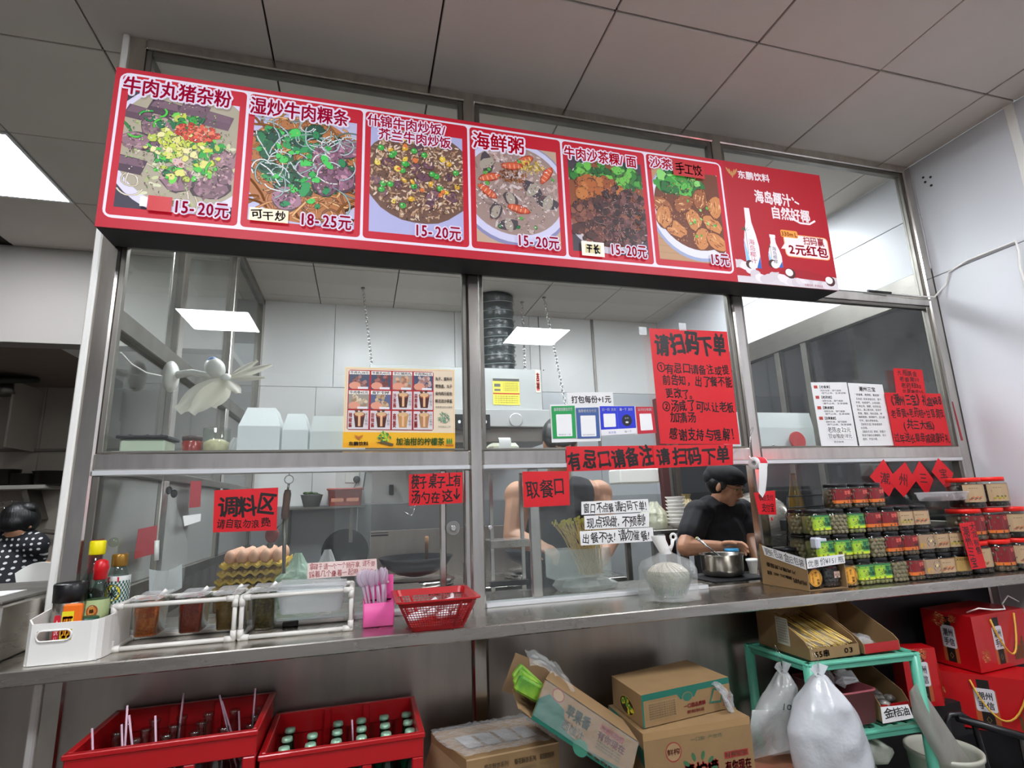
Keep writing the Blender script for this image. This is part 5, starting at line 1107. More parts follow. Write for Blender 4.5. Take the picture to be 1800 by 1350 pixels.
# ================================================================ UNDER THE COUNTER
def crate_proto(name, label, x0, x1, y0, y1, zb, zt):
    t_ = thing(name, label, 'crate', ((x0+x1)/2, (y0+y1)/2, zb)); h = zt-zb
    m = MB(); w = .012
    for z0, z1 in ((zt-.058, zt), (zb, zb+.05)):
        m.box(x0, x1, y0, y0+w, z0, z1, .002).box(x0, x1, y1-w, y1, z0, z1, .002).box(x0, x0+w, y0+w, y1-w, z0, z1, .002).box(x1-w, x1, y0+w, y1-w, z0, z1, .002)
    m.box(x0+w, x1-w, y0+w, y1-w, zb+.002, zb+.008); m.build('shell', RED, t_)['kind'] = 'stuff'
    m = MB(); m.box(x0-.004, x1+.004, y0-.004, y0+.005, zt-.012, zt, .002).box(x0-.004, x1+.004, y1-.005, y1+.004, zt-.012, zt, .002).box(x0-.004, x0+.005, y0, y1, zt-.012, zt, .002).box(x1-.005, x1+.004, y0, y1, zt-.012, zt, .002)
    m.build('rim', RED, t_)
    m = MB(); m.box(x0+.002, x1-.002, y1-.008, y1-.002, zb+.05, zt-.058).box(x0+.002, x0+.008, y0+.04, y1-.04, zb+.05, zt-.058).box(x1-.008, x1-.002, y0+.04, y1-.04, zb+.05, zt-.058); m.build('inner_wall', RED, t_)
    for x in (x0, x1-.03):
        for y in (y0, y1-.03): MB().box(x, x+.03, y, y+.03, zb+.05, zt-.058, .003).build('corner_post', RED, t_)
    for f in (.36, .64):
        xx = x0+(x1-x0)*f; MB().box(xx-.012, xx+.012, y0+.001, y0+.01, zb+.05, zt-.058, .002).build('post', RED, t_)
        MB().box(xx-.01, xx+.01, y1-.022, y1-.008, zb+.01, zt-.002, .002).build('rib', RED, t_)
    return t_
c1 = crate_proto('bottle_crate', 'left red plastic crate of empty clear bottles with straws', -1.022, -.614, -.312, -.018, .36, .69)
c2 = crate_proto('bottle_crate', 'right red plastic crate of capped green bottles', -.604, -.200, -.312, -.018, .33, .63)
b1 = tag(MB().box(-1.02, -.616, -.31, -.02, 0, .358, .01).build('crate_stand', M('dark_red_crate', '7c1014', .5)), 'dark red upturned crate under the left bottle crate, below view', 'crate')
b2 = tag(MB().box(-.602, -.202, -.31, -.02, 0, .328, .01).build('crate_stand', MATS['dark_red_crate']), 'dark red upturned crate under the right bottle crate, below view', 'crate')
GGR = mat_glass('green_bottle_glass', '123a22', .09, .03); CAPG = M('pale_green_cap', '9cc4a8', .35, .3)
gb = thing('green_bottle', '', 'bottle', (0, 0, 0), group='capped green bottles in the right crate')
MB().lathe([(.026, 0), (.028, .006), (.028, .12), (.024, .145), (.013, .185), (.0115, .222), (.0125, .226)], n=16).build('bottle_body', M('dark_green_bottle', '0a2e1c', .08, coat=.5), gb, local=True)
MB().lathe([(.0145, .222), (.0152, .224), (.0135, .232), (.0, .233)], n=18, cap1=False).build('cap', CAPG, gb, local=True)
q = Print(cylmap((0, 0, 0), .0284)); q.text('Sprite', -.022, .06, .022, .085, 'e6efe8', bold=.03, rot=.2); q.place('bottle_print', PRINT, gb, local=True)
GB_JOBS = []
for r in range(4):
    for c in range(6):
        if (r, c) in ((3, 1),): continue
        GB_JOBS.append(((-.604+.012+.033+c*.0665, -.312+.038+r*.0665, .372), 'capped green bottle, %s row from the front, %s from the left' % (ordn(r), ordn(c))))
cbt = thing('clear_bottle', '', 'bottle', (0, 0, 0), group='empty clear bottles in the left crate')
MB().lathe([(.026, 0), (.028, .006), (.028, .12), (.024, .145), (.013, .19), (.0115, .235), (.014, .238), (.014, .246), (.011, .248)], n=16, cap1=False).build('bottle_body', mat_glass('empty_bottle_glass', 'dce6e4', .12, .04), cbt, local=True)
CB_JOBS = []
for r in range(4):
    for c in range(6):
        if R.random() < .12: continue
        CB_JOBS.append(((-1.022+.045+c*.0665, -.312+.040+r*.0665, .425), 'empty clear bottle, %s row from the front, %s from the left' % (ordn(r), ordn(c))))
STR = M('pink_straw', 'c8a4b4', .4)
sws = [(162, 1280, 163, 1318), (214, 1273, 215, 1310), (224, 1240, 220, 1308), (227, 1257, 232, 1307), (273, 1258, 274, 1302), (323, 1218, 316, 1275), (390, 1265, 400, 1232), (386, 1290, 402, 1222), (420, 1250, 421, 1285), (449, 1210, 445, 1262), (518, 1264, 521, 1300)]
for i, (a, b, c, d) in enumerate(sws):
    y = -.25 if d > 1295 else -.12
    p0 = at(c, max(b, d), y=y); p1 = at(a, min(b, d), y=y+.01); p0 = p0-(p1-p0).normalized()*.12
    if i == 10: y = -.2; p0 = at(1421/2.727+100, 1320, y=-.16); p1 = at(1415/2.727+100, 1180+232/2.727, y=-.16)
    o = MB().tube([p0, p1], .0027, 6).build('drinking_straw', STR); tag(o, 'pale pink drinking straw in the left crate, %s from the left' % ordn(i) if i < 10 else 'single pale pink straw among the capped green bottles', 'straw', 'straws in the bottle crates')
# cartons
TEAL = '1c6a58'
def carton(label, name, corners, zt, zb, mat=CARD):
    """corners bl, br, fr, fl of the top"""
    t_ = thing(name, label, 'carton', (sum(c[0] for c in corners)/4, sum(c[1] for c in corners)/4, zb))
    bl, br, fr_, fl_ = [V((c[0], c[1], 0)) for c in corners]; up = V((0, 0, 1))
    MB().hexa([fl_+up*zb, fr_+up*zb, br+up*zb, bl+up*zb], [fl_+up*zt, fr_+up*zt, br+up*zt, bl+up*zt]).build('carton_body', mat, t_)
    return t_, (fl_, fr_, br, bl)
def face(a, b, z0, z1):
    d = (b-a); L_ = d.length; d.normalize(); n = d.cross(V((0, 0, 1))); return planar(V((a.x, a.y, z0)), d, (0, 0, 1), n), L_, z1-z0
t_, (fl_, fr_, br_, bl_) = carton('upper brown and teal drinks carton wrapped in film, beside the tilted carton', 'drinks_carton', [(.432, -.145), (.754, -.083), (.768, -.294), (.432, -.343)], .655, .567)
f_, Lx, Hz = face(fl_, fr_, .567, .655); q = Print(f_)
q.rect(0, Hz*.80, Lx, Hz, TEAL); q.poly([(Lx*.38, Hz*.82), (Lx*.62, Hz*.82), (Lx*.58, Hz*.62), (Lx*.42, Hz*.62)], TEAL); q.rect(0, 0, .006, Hz, TEAL)
q.oval(Lx*.5, Hz*.66, .02, .014, '8c6c44', n=20); q.oval(Lx*.5, Hz*.66, .018, .012, '2c6c58', n=20); q.rect(Lx*.05, Hz*.15, Lx*.38, Hz*.72, '927650')
for k in range(7): q.text('鲜榨饮料配料表水白砂糖', Lx*.07, Hz*(.62-.07*k), Lx*.36, Hz*(.67-.07*k), '4c4434')
q.text('一口甜品质鲜', Lx*.45, Hz*.30, Lx*.70, Hz*.45, '8c2428', bold=.04); q.text('新鲜制造', Lx*.48, Hz*.12, Lx*.68, Hz*.24, '8c2428', bold=.02); q.poly([(Lx*.74, Hz*.3), (Lx*.8, Hz*.75), (Lx*.93, Hz*.7), (Lx*.88, Hz*.25)], '2c6c58'); q.poly([(Lx*.765, Hz*.35), (Lx*.81, Hz*.68), (Lx*.9, Hz*.64), (Lx*.87, Hz*.32)], '9c7c54')
q.text('鲜', Lx*.9, Hz*.1, Lx*.99, Hz*.45, '8c2428', bold=.05)
q.place('carton_print', PRINT, t_)
f_, Ly, Hz = face(bl_, fl_, .567, .655); q = Print(f_); q.oval(Ly*.5, Hz*.35, .05, .028, 'a88448', n=14); q.oval(Ly*.5, Hz*.35, .045, .024, '3c3020', n=14)
for k in range(16): x, y = inring(Ly*.52, Hz*.35, .036, .018); q.oval(x, y, .010, .006, R.choice(['d8c020', 'e8d840', '5c9a38', '8cb82c']), n=7, rot=R.uniform(0, 3))
q.place('hand_hole_print', PRINT, t_)
m = MB()
for k in range(3): m.surf(lambda u, w, k=k: V((.70+.08*u+.02*w+.02*noise.noise(V((u*4, w*4, k))), -.315+.05*u-.03*w+.03*noise.noise(V((w*5, u*3, k+3))), .655-.02*u-.15*w*(.4+.6*u))), 6, 8)
m.build('loose_film', FILM, t_)
t2, (fl_, fr_, br_, bl_) = carton('lower brown drinks carton with red print, under the teal banded one', 'drinks_carton', [(.42, -.13), (.775, -.11), (.775, -.368), (.415, -.368)], .564, .27)
f_, Lx, Hz = face(fl_, fr_, .27, .564); q = Print(f_); q.rect(0, Hz-.02, Lx, Hz, 'a8865a')
q.oval(Lx*.26, Hz*.80, .026, .026, '9c3434', n=24); q.oval(Lx*.26, Hz*.80, .023, .023, 'a4855f', n=24); q.text('鲜榨', Lx*.20, Hz*.77, Lx*.32, Hz*.83, '9c3434', bold=.02)
q.text('一口鲜 产现场', Lx*.42, Hz*.86, Lx*.72, Hz*.90, '4c5c44'); q.text('青柠檬', Lx*.34, Hz*.50, Lx*.66, Hz*.68, 'a0282c', bold=.05); q.rect(Lx*.72, Hz*.66, Lx*.95, Hz*.72, '9c2c2c'); q.text('鲜榨配制', Lx*.73, Hz*.665, Lx*.94, Hz*.715, 'b8966c', bold=.02); q.text('有你现在', Lx*.72, Hz*.54, Lx*.97, Hz*.64, '9c2c2c', bold=.04)
for k in range(10): a = k*.63; q.oval(Lx*.48+.05*math.cos(a), Hz*.60+.04*math.sin(a), .012, .006, '3c6c48', n=7, rot=a)
q.place('carton_print', PRINT, t2)
f_, Ly, Hz = face(bl_, fl_, .27, .564); q = Print(f_); q.poly([(0, Hz), (Ly, Hz*.7), (Ly, Hz*.85), (Ly*.3, Hz)], TEAL); q.place('side_print', PRINT, t2)
m = MB(); m.obox((.74, -.25, .568), (.04, .05, .0015), 0, Matrix.Rotation(.1, 3, 'Y')); m.build('flap', CARD, t2)
b3 = tag(MB().box(.41, .78, -.37, -.12, 0, .268, .003).build('drinks_carton', CARD), 'plain brown carton at the bottom of the drinks carton stack', 'carton')
# tilted carton, open at its upper end
tc = thing('tilted_carton', 'brown and teal drinks carton leaning open end up, green packs inside', 'carton', (.2, -.32, .55))
a, b, c, d = V((.121, -.40, .750)), V((.076, -.40, .657)), V((.385, -.40, .560)), V((.352, -.40, .468))
dp = V((.02, .13, .01)); nrm = V((0, -1, 0))
m = MB(); m.hexa([b, d, d+V((0, .003, 0)), b+V((0, .003, 0))], [a, c, c+V((0, .003, 0)), a+V((0, .003, 0))]); m.build('carton_wall', CARD, tc)
m = MB(); m.hexa([b+dp, d+dp, d+dp+V((0, .003, 0)), b+dp+V((0, .003, 0))], [a+dp, c+dp, c+dp+V((0, .003, 0)), a+dp+V((0, .003, 0))]); m.build('carton_wall', CARD2, tc)
u_ = (a-b).normalized()*.003; m = MB(); m.hexa([b, d, d+dp, b+dp], [b+u_, d+u_, d+dp+u_, b+dp+u_]); m.build('carton_wall', CARD2, tc)
l_ = (a-c).normalized(); m = MB(); m.hexa([a-u_, c-u_, c+dp-u_, a-l_*.05+dp-u_], [a, c, c+dp, a-l_*.05+dp]); m.build('carton_wall', CARD, tc)
m = MB(); e_ = l_*.075; m.hexa([a+dp, a+dp+e_*.9+V((-.012, .0, -.01)), b+dp+e_*.6+V((-.03, 0, 0)), b+dp], [a+dp+V((0, .003, 0)), a+dp+e_*.9+V((-.012, .003, -.01)), b+dp+e_*.6+V((-.03, .003, 0)), b+dp+V((0, .003, 0))]); m.build('flap', CARD2, tc)
m = MB(); m.hexa([b, b+dp, b+dp+e_*.6, b+e_*.6+V((.01, 0, 0))], [b+u_, b+dp+u_, b+dp+e_*.6+u_, b+e_*.6+u_]); m.build('flap', CARD, tc)
dx_ = (c-a); Lt = dx_.length; dx_.normalize(); up_ = (a-b); Ht = up_.length; up_.normalize()
q = Print(lambda x, y, dd, a=a, b=b, c=c, Lt=Lt, Ht=Ht: b+(c-a)*(x/Lt)+(a-b)*(y/Ht)+V((0, -1, 0))*dd)
q.poly([(0, 0), (Lt, 0), (Lt, Ht*.22), (Lt*.55, Ht*.12), (Lt*.32, Ht*.2), (Lt*.25, Ht*.62), (Lt*.08, Ht*.75), (0, Ht*.5)], TEAL); q.oval(Lt*.16, Ht*.84, .02, .016, '8c3030', n=20); q.oval(Lt*.16, Ht*.84, .017, .013, 'b0906a', n=20)
q.text('苹果香', Lt*.27, Ht*.5, Lt*.52, Ht*.82, '3c5c44', bold=.05); q.text('西柚汁', Lt*.27, Ht*.2, Lt*.5, Ht*.46, '8c8c70', bold=.03); q.rect(Lt*.62, Ht*.72, Lt*.86, Ht*.86, 'a02c30'); q.text('鲜榨配制', Lt*.63, Ht*.735, Lt*.85, Ht*.85, 'c0a078', bold=.02); q.text('有你现在', Lt*.61, Ht*.50, Lt*.90, Ht*.70, 'a02c30', bold=.04)
for k in range(3): q.text('苹果西柚复合果汁饮料', Lt*.62, Ht*(.42-.07*k), Lt*.88, Ht*(.47-.07*k), '3c4c38')
q.oval(Lt*.5, Ht*.07, .025, .02, '3c8068', n=18); q.text('苹果西柚', Lt*.56, .003, Lt*.86, Ht*.13, 'b8a07c', bold=.02); q.place('carton_print', PRINT, tc)
GPK = M('green_pack', '8cb838', .35, var=.4, vs=30, col2='3c7c30')
for k in range(3):
    p = a*.5+b*.5+dp*(.25+.25*k)-l_*.03+l_*.05; MB().obox(p, (.045, .012, .022), .006, Matrix.Rotation(.55+.1*k, 3, 'Y')).build('drink_pack', GPK, tc)
m = MB(); m.surf(lambda u, w: a+dp*w*.9+l_*(.05-.16*u)+V((0, 0, .012+.022*noise.noise(V((u*6, w*5, 2)))+.02*math.sin(3*u))), 14, 8); m.surf(lambda u, w: a+(c-a)*u+(b-a)*w*.9+V((.0, -.006-.006*noise.noise(V((u*9, w*5, 7))), 0)), 20, 8); m.build('loose_film', BAGC, tc)
# low carton with film
lc = thing('long_carton', 'long low brown carton covered with torn glossy film, at the lower middle', 'carton', (0, -.2, .3))
zl = .558; P0, P1, P2, P3 = V((-.158, -.13, zl)), V((.135, -.11, zl)), V((.178, -.318, zl)), V((-.090, -.338, zl)); dn = V((0, 0, -.25))
m = MB(); m.hexa([P3+dn, P2+dn, P1+dn, P0+dn], [P3, P2, P1, P0]); m.build('carton_body', CARD, lc)
f_, Lx, Hz = face(P3, P2, zl-.25, zl); q = Print(f_); q.rect(0, Hz-.004, Lx, Hz, 'c0a078')
for x0_, w_, n_ in ((.18, .26, 6), (.50, .24, 6), (.78, .16, 5)):
    q.text('菊花酥饼系列', Lx*x0_, Hz*.86, Lx*(x0_+w_), Hz*.92, '5c4c34', bold=.01)
    for k in range(n_): q.text('配料表小麦粉白砂糖植物油食盐', Lx*x0_, Hz*(.80-.05*k), Lx*(x0_+w_), Hz*(.835-.05*k), '7c6c4c')
q.place('carton_print', PRINT, lc)
m = MB(); m.surf(lambda u, w: P0*(1-u)*(1-w)+P1*u*(1-w)+P2*u*w+P3*(1-u)*w+V((-.02*(1-u)*math.sin(3*w), 0, .008+.010*abs(noise.noise(V((u*14, w*3, 1)))))), 30, 10); m.build('torn_film', FILM, lc)
m = MB()
for k in range(4): a0 = .12+.2*k; m.surf(lambda u, w: P0*(1-(a0+u*.16))*(1-(.35+w*.4))+P1*(a0+u*.16)*(1-(.35+w*.4))+P2*(a0+u*.16)*(.35+w*.4)+P3*(1-(a0+u*.16))*(.35+w*.4)+V((0, 0, .005)), 2, 2)
m.build('clear_window', M('white_packs', 'b8b4b0', .3, var=.4, vs=25), lc)
m = MB(); m.surf(lambda u, w: V((-.155-.03*u+.065*w, -.13-.05*u*(1-w)-.19*w, zl-.02-.05*u)), 4, 8); m.build('flap', CARD2, lc)
tag(MB().box(-.155, .17, -.335, -.115, 0, .306, .003).build('brown_carton', CARD), 'plain brown carton under the long low carton', 'carton')
# mint green plastic shelf rack
MINT = M('mint_plastic', '5cb094', .35)
gr = thing('shelf_rack', 'mint green plastic shelf rack under the right end of the counter', 'shelf', (1.26, -.2, 0))
LEG = [V((1.042, -.05, 0)), V((1.052, -.325, 0)), V((1.472, -.350, 0)), V((1.500, -.06, 0))]
for p in LEG: MB().tube([p+V((0, 0, .0)), p+V((0, 0, .668))], [.017, .017], 12).build('leg', MINT, gr)
def shelfring(z, nm):
    m = MB()
    for i in range(4):
        a, b = LEG[i], LEG[(i+1) % 4]; d = (b-a).normalized(); c_ = (a+b)/2+V((0, 0, z)); rot = Matrix.Rotation(math.atan2(d.y, d.x), 3, 'Z')
        m.obox(c_, ((b-a).length/2+.016, .012, .006), .004, rot); m.obox(c_-V((0, 0, .012)), ((b-a).length/2, .006, .010), .003, rot)
    m.build('shelf_rim', MINT, gr)
    m = MB()
    for k in range(9): u = (k+.5)/9; p0 = LEG[0].lerp(LEG[3], u); p1 = LEG[1].lerp(LEG[2], u); m.obox((p0+p1)/2+V((0, 0, z-.008)), (.014, (p0-p1).length/2, .003))
    m.build('shelf_slats', MINT, gr)
shelfring(.668, 0); shelfring(.45, 1); shelfring(.20, 2)
def filebox(name, label, x0, x1, y0, y1, z, hb, hf, mat, rim=None, rz=0):
    t_ = thing(name, label, 'carton', ((x0+x1)/2, (y0+y1)/2, z)); th = .003
    def wall(pts, dx):
        n = len(pts); vs = pts+[p+V((dx, 0, 0)) for p in pts]; fs = [list(range(n)), list(range(n, 2*n))[::-1]]+[[i, (i+1) % n, n+(i+1) % n, n+i] for i in range(n)]; c_ = sum(vs, V((0, 0, 0)))/len(vs); return MB().add(vs, orient(vs, fs, c_), False)
    for x, dx in ((x0, th), (x1-th, th)):
        pts = [V((x, y0, z)), V((x, y1, z)), V((x, y1, z+hb)), V((x, y1-.06, z+hb)), V((x, y0+.02, z+hf*1.6)), V((x, y0, z+hf))]; wall(pts, dx).build('side_wall', mat, t_)
    MB().box(x0+th, x1-th, y1-th, y1, z, z+hb).build('rear_wall', CARD2, t_); MB().box(x0+th, x1-th, y0, y0+th, z, z+hf).build('front_wall', rim or mat, t_); MB().box(x0+th, x1-th, y0+th, y1-th, z, z+th).build('base', CARD2, t_)
    return t_
fb1 = filebox('cut_carton', 'cut-down brown carton of yellow wrapped skewers on the green rack', 1.075, 1.280, -.315, -.07, .676, .140, .035, CARD)
SKW = M('bamboo_skewer', 'd8b860', .4)
m = MB()
for k in range(90): x = R.uniform(1.085, 1.27); z = .684+R.uniform(0, .035); m.tube([(x, -.305, z), (x+R.uniform(-.02, .02), -.09, z+R.uniform(.01, .07))], .0022, 5)
o = m.build('skewers', SKW, fb1); o['kind'] = 'stuff'
m = MB(); m.surf(lambda u, w: V((1.09+.175*u, -.31+.17*w, .715+.035*w+.012*noise.noise(V((u*9, w*9, 1))))), 16, 14); m.build('wrapping_film', BAGC, fb1)
q = Print(planar((1.0745, -.07, .676), (0, -1, 0), (0, 0, 1), (-1, 0, 0))); q.rect(.10, .025, .16, .115, 'c8c2b0')
for k in range(9): q.text('收货地址单号', .105, .105-.009*k, .155, .111-.009*k, '4c4840')
q.place('address_label', PRINT, fb1)
q = Print(planar((1.075, -.3155, .676), (1, 0, 0), (0, 0, 1), (0, -1, 0))); q.text('55串', .02, .005, .08, .03, '2a2018', bold=.03); q.text('03', .14, .008, .18, .03, '2a2018', bold=.03); q.place('handwriting', PRINT, fb1)
wp_ = tag(MB().obox((1.19, -.075, .812), (.055, .03, .001), 0, Matrix.Rotation(-.5, 3, 'X')).build('paper_note', WPAPER), 'white paper note with black strokes on top of the skewer carton', 'paper')
q = Print(planar((1.135, -.1, .80), (1, 0, 0), V((0, .88, .48)), V((0, -.48, .88)))); q.text('以米', .02, .01, .09, .05, '18181a', bold=.03); q.place('lettering', PRINT, wp_)
fb2 = filebox('cut_carton', 'cut-down carton with a red front lip beside the skewer carton', 1.295, 1.452, -.320, -.07, .676, .130, .03, CARD, rim=RED)
m = MB()
for k in range(10): m.ell((R.uniform(1.32, 1.43), R.uniform(-.30, -.15), .69), (.02, .02, .014), 9, 6)
m.build('clear_bags', FILM, fb2)
fb3 = filebox('cut_carton', 'brown carton of small packs on the middle shelf of the green rack', 1.335, 1.462, -.31, -.08, .458, .150, .05, CARD, rim=RED)
m = MB()
for k in range(16): m.ell((R.uniform(1.35, 1.45), R.uniform(-.30, -.12), .47+R.uniform(0, .06)), (.02, .02, .012), 8, 5)
m.build('packs', M('dark_packs', '4c4440', .3, var=.5, vs=40, col2='a8a49c'), fb3)
paper('white_tag', 'white paper tag with black handwriting hanging on the green middle shelf', [(1548, 1243), (1596, 1238), (1552, 1272), (1606, 1262)], -.372, WPAPER, [('金桔油', .06, .1, .95, .75, dict(bold=.02))], cat='tag')
pt = thing('pink_tub', 'translucent pink plastic tub on the middle shelf of the green rack', 'tub', (1.26, -.2, .458))
m = MB(); tubshell(m, 1.185, 1.315, -.31, -.1, .458, .565, .01, .003, .008, .004); m.build('tub_body', M('pinkish_tub', 'a05058', .4, alpha=.85), pt)
m = MB()
for k in range(8): m.obox((R.uniform(1.2, 1.30), R.uniform(-.28, -.15), .575+R.uniform(0, .02)), (.03, .02, .004), .002, Matrix.Rotation(R.uniform(-1, 1), 3, 'Y') @ Matrix.Rotation(R.uniform(-1, 1), 3, 'X'))
m.build('clear_packs', FILM, pt)
# hanging bags
def hangbag(label, top, pts, mat, seed, depth=.05, hook=None, twist=0., nm='plastic_bag', text=None):
    """pts: (cx, cz, halfwidth) rows from the top; body is a rounded sack"""
    t_ = thing(nm, label, 'bag', (pts[-1][0], top[1], pts[-1][1])); m = MB(); n = 36; rings = []; K = 26
    for i in range(K+1):
        f = i/K*(len(pts)-1); k = min(int(f), len(pts)-2); w = f-k; cx, cz, hw = [pts[k][j]*(1-w)+pts[k+1][j]*w for j in range(3)]; dp_ = min(depth, hw*.9)*(1 if i < K else .4); ring = []
        for j in range(n):
            a = 2*math.pi*j/n; q = noise.noise(V((math.cos(a)*1.5+seed, math.sin(a)*1.5, cz*16))); g = 1+.16*q+.07*math.sin(7*a+seed+4*q)*(1-i/K*.6)
            ring.append(V((cx+hw*math.cos(a)*(1 if i < K else .93), top[1]+dp_*math.sin(a)*g, cz+.012*q*(1 if hw > .02 else .2))))
        rings.append(ring)
    m.rings(rings, True, True, True, True); m.build('bag_body', mat, t_)
    m = MB()
    for s_ in (-1, 1): m.surf(lambda u, w: V((top[0]+s_*(.004+.022*u)*(.5+w), top[1]+.006*math.sin(5*u)+.004*s_, top[2]+.012+.028*w-.012*u+.006*noise.noise(V((u*5, w*5, seed))))), 5, 5)
    m.build('knot_ears', mat, t_)
    m = MB(); m.tube([(top[0], top[1], top[2]+.01), (top[0]-.008, top[1]+.003, top[2]+.05), (top[0], top[1]+.02, top[2]+.085), (top[0]+.008, top[1]+.003, top[2]+.05), (top[0]+.002, top[1], top[2]+.015)], .0009, 5); m.build('wire_hook', CHROME, t_)
    if text:
        q = Print(planar((pts[2][0]-.03, top[1]-depth-.004, pts[2][1]-.02), V((1, 0, -.3)).normalized(), V((.3, 0, 1)).normalized(), (0, -1, 0))); q.text(text, 0, 0, .06, .022, '2c3038', bold=.02); q.place('bag_print', PRINT, t_)
    return t_
yb = -.385
def rowp(L, y=yb): return [(at((a+b)/2, v, y=y).x, at((a+b)/2, v, y=y).z, abs(at(b, v, y=y).x-at(a, v, y=y).x)/2) for a, b, v in L]
tp = at(1440, 1190, y=yb); hangbag('large opaque white carrier bag hanging from the front of the green rack', tp, rowp([(1432, 1450, 1188), (1415, 1470, 1215), (1398, 1492, 1245), (1389, 1508, 1275), (1393, 1521, 1305), (1402, 1532, 1345), (1420, 1530, 1400), (1430, 1520, 1420)]), BAGW, 2, .075)
yl = -.27
tp = at(1376, 1185, y=yl); hangbag('small clear bag with black lettering hanging at the left side of the green rack', tp, rowp([(1370, 1384, 1182), (1358, 1396, 1205), (1342, 1400, 1225), (1328, 1402, 1250), (1335, 1405, 1280), (1345, 1408, 1300), (1350, 1400, 1320)], yl), mat_film('clear_bag2', 'd8d8d6', fac=.5, rough=.15, gloss=.9, trl=.2, bump=.8, bs=14), 5, .04, text='JOY人')
m = MB(); m.surf(lambda u, w: at(1322+78*u-10*w, 1248+90*w-20*u*w, y=-.31-.02*math.sin(4*u+3*w)), 12, 14)
o = tag(m.build('film_scrap', MATS['clear_bag2']), 'crumpled clear film flap hanging below the small lettered bag', 'film')
m = MB(); m.surf(lambda u, w: at(1612+(1595-1612)*(1-u)*min(1, w*3)+30*u*w+70*w-14*(1-u), 1190+26*(1-u)*(1-w)+150*w+8*u, y=-.37-.015*math.sin(5*u)), 10, 20); m.surf(lambda u, w: at(1612+(1595-1612)*(1-u)*min(1, w*3)+30*u*w+70*w-14*(1-u), 1190+26*(1-u)*(1-w)+150*w+8*u, y=-.355-.01*math.sin(4*u+1)), 10, 20)
tag(m.build('hanging_bag', mat_film('grey_bag', 'b0ada4', fac=.8, rough=.25, gloss=.7, trl=.3, bump=.6, bs=12)), 'narrow greyish bag hanging from the right front corner of the green rack', 'bag')
lb = thing('stored_bags', 'bundle of folded white and green bags on the lowest shelf of the green rack', 'bags', (1.30, -.2, .21))
m = MB()
for k in range(5):
    cx, cy, cz, r_ = R.uniform(1.2, 1.42), -.26+.04*(k % 3), .25+.035*k, .06
    rr_ = [[V((cx+(r_*1.2*math.sin(math.pi*i/10)*(1+.25*noise.noise(V((j*.6, i*.5, k)))))*math.cos(2*math.pi*j/18), cy+(r_*.9*math.sin(math.pi*i/10)*(1+.25*noise.noise(V((j*.6, i*.5, k+9)))))*math.sin(2*math.pi*j/18), cz-r_*.6*math.cos(math.pi*i/10))) for j in range(18)] for i in range(11)]; m.rings(rr_, True, False, False)
m.build('bags', mat_film('bundle_film', 'c4c8b8', fac=.85, rough=.25, gloss=.8, trl=.2, bump=.8, bs=14), lb)
# white bin at the lower right
wbn = thing('round_bin', 'round white plastic bin on the floor right of the green rack', 'bin', (1.60, -.30, 0))
MB().lathe([(.085, .0), (.09, .01), (.108, .325), (.114, .33), (.114, .342), (.106, .342), (.1, .325), (.082, .02)], (1.585, -.30, 0), 36, cap1=False).build('bin_body', M('bin_white', 'b8b8a8', .4), wbn)
# red floor parcel at the foot between the cartons and the rack
rp = tag(MB().obox((.93, -.30, .19), (.12, .11, .19), .02, Matrix.Rotation(.2, 3, 'Z')).build('wrapped_parcel', M('reddish_parcel', '9c5044', .3, var=.5, vs=9, col2='c88c6c', bump=.3, bs=20)), 'reddish film-wrapped parcel on the floor left of the green rack', 'parcel')
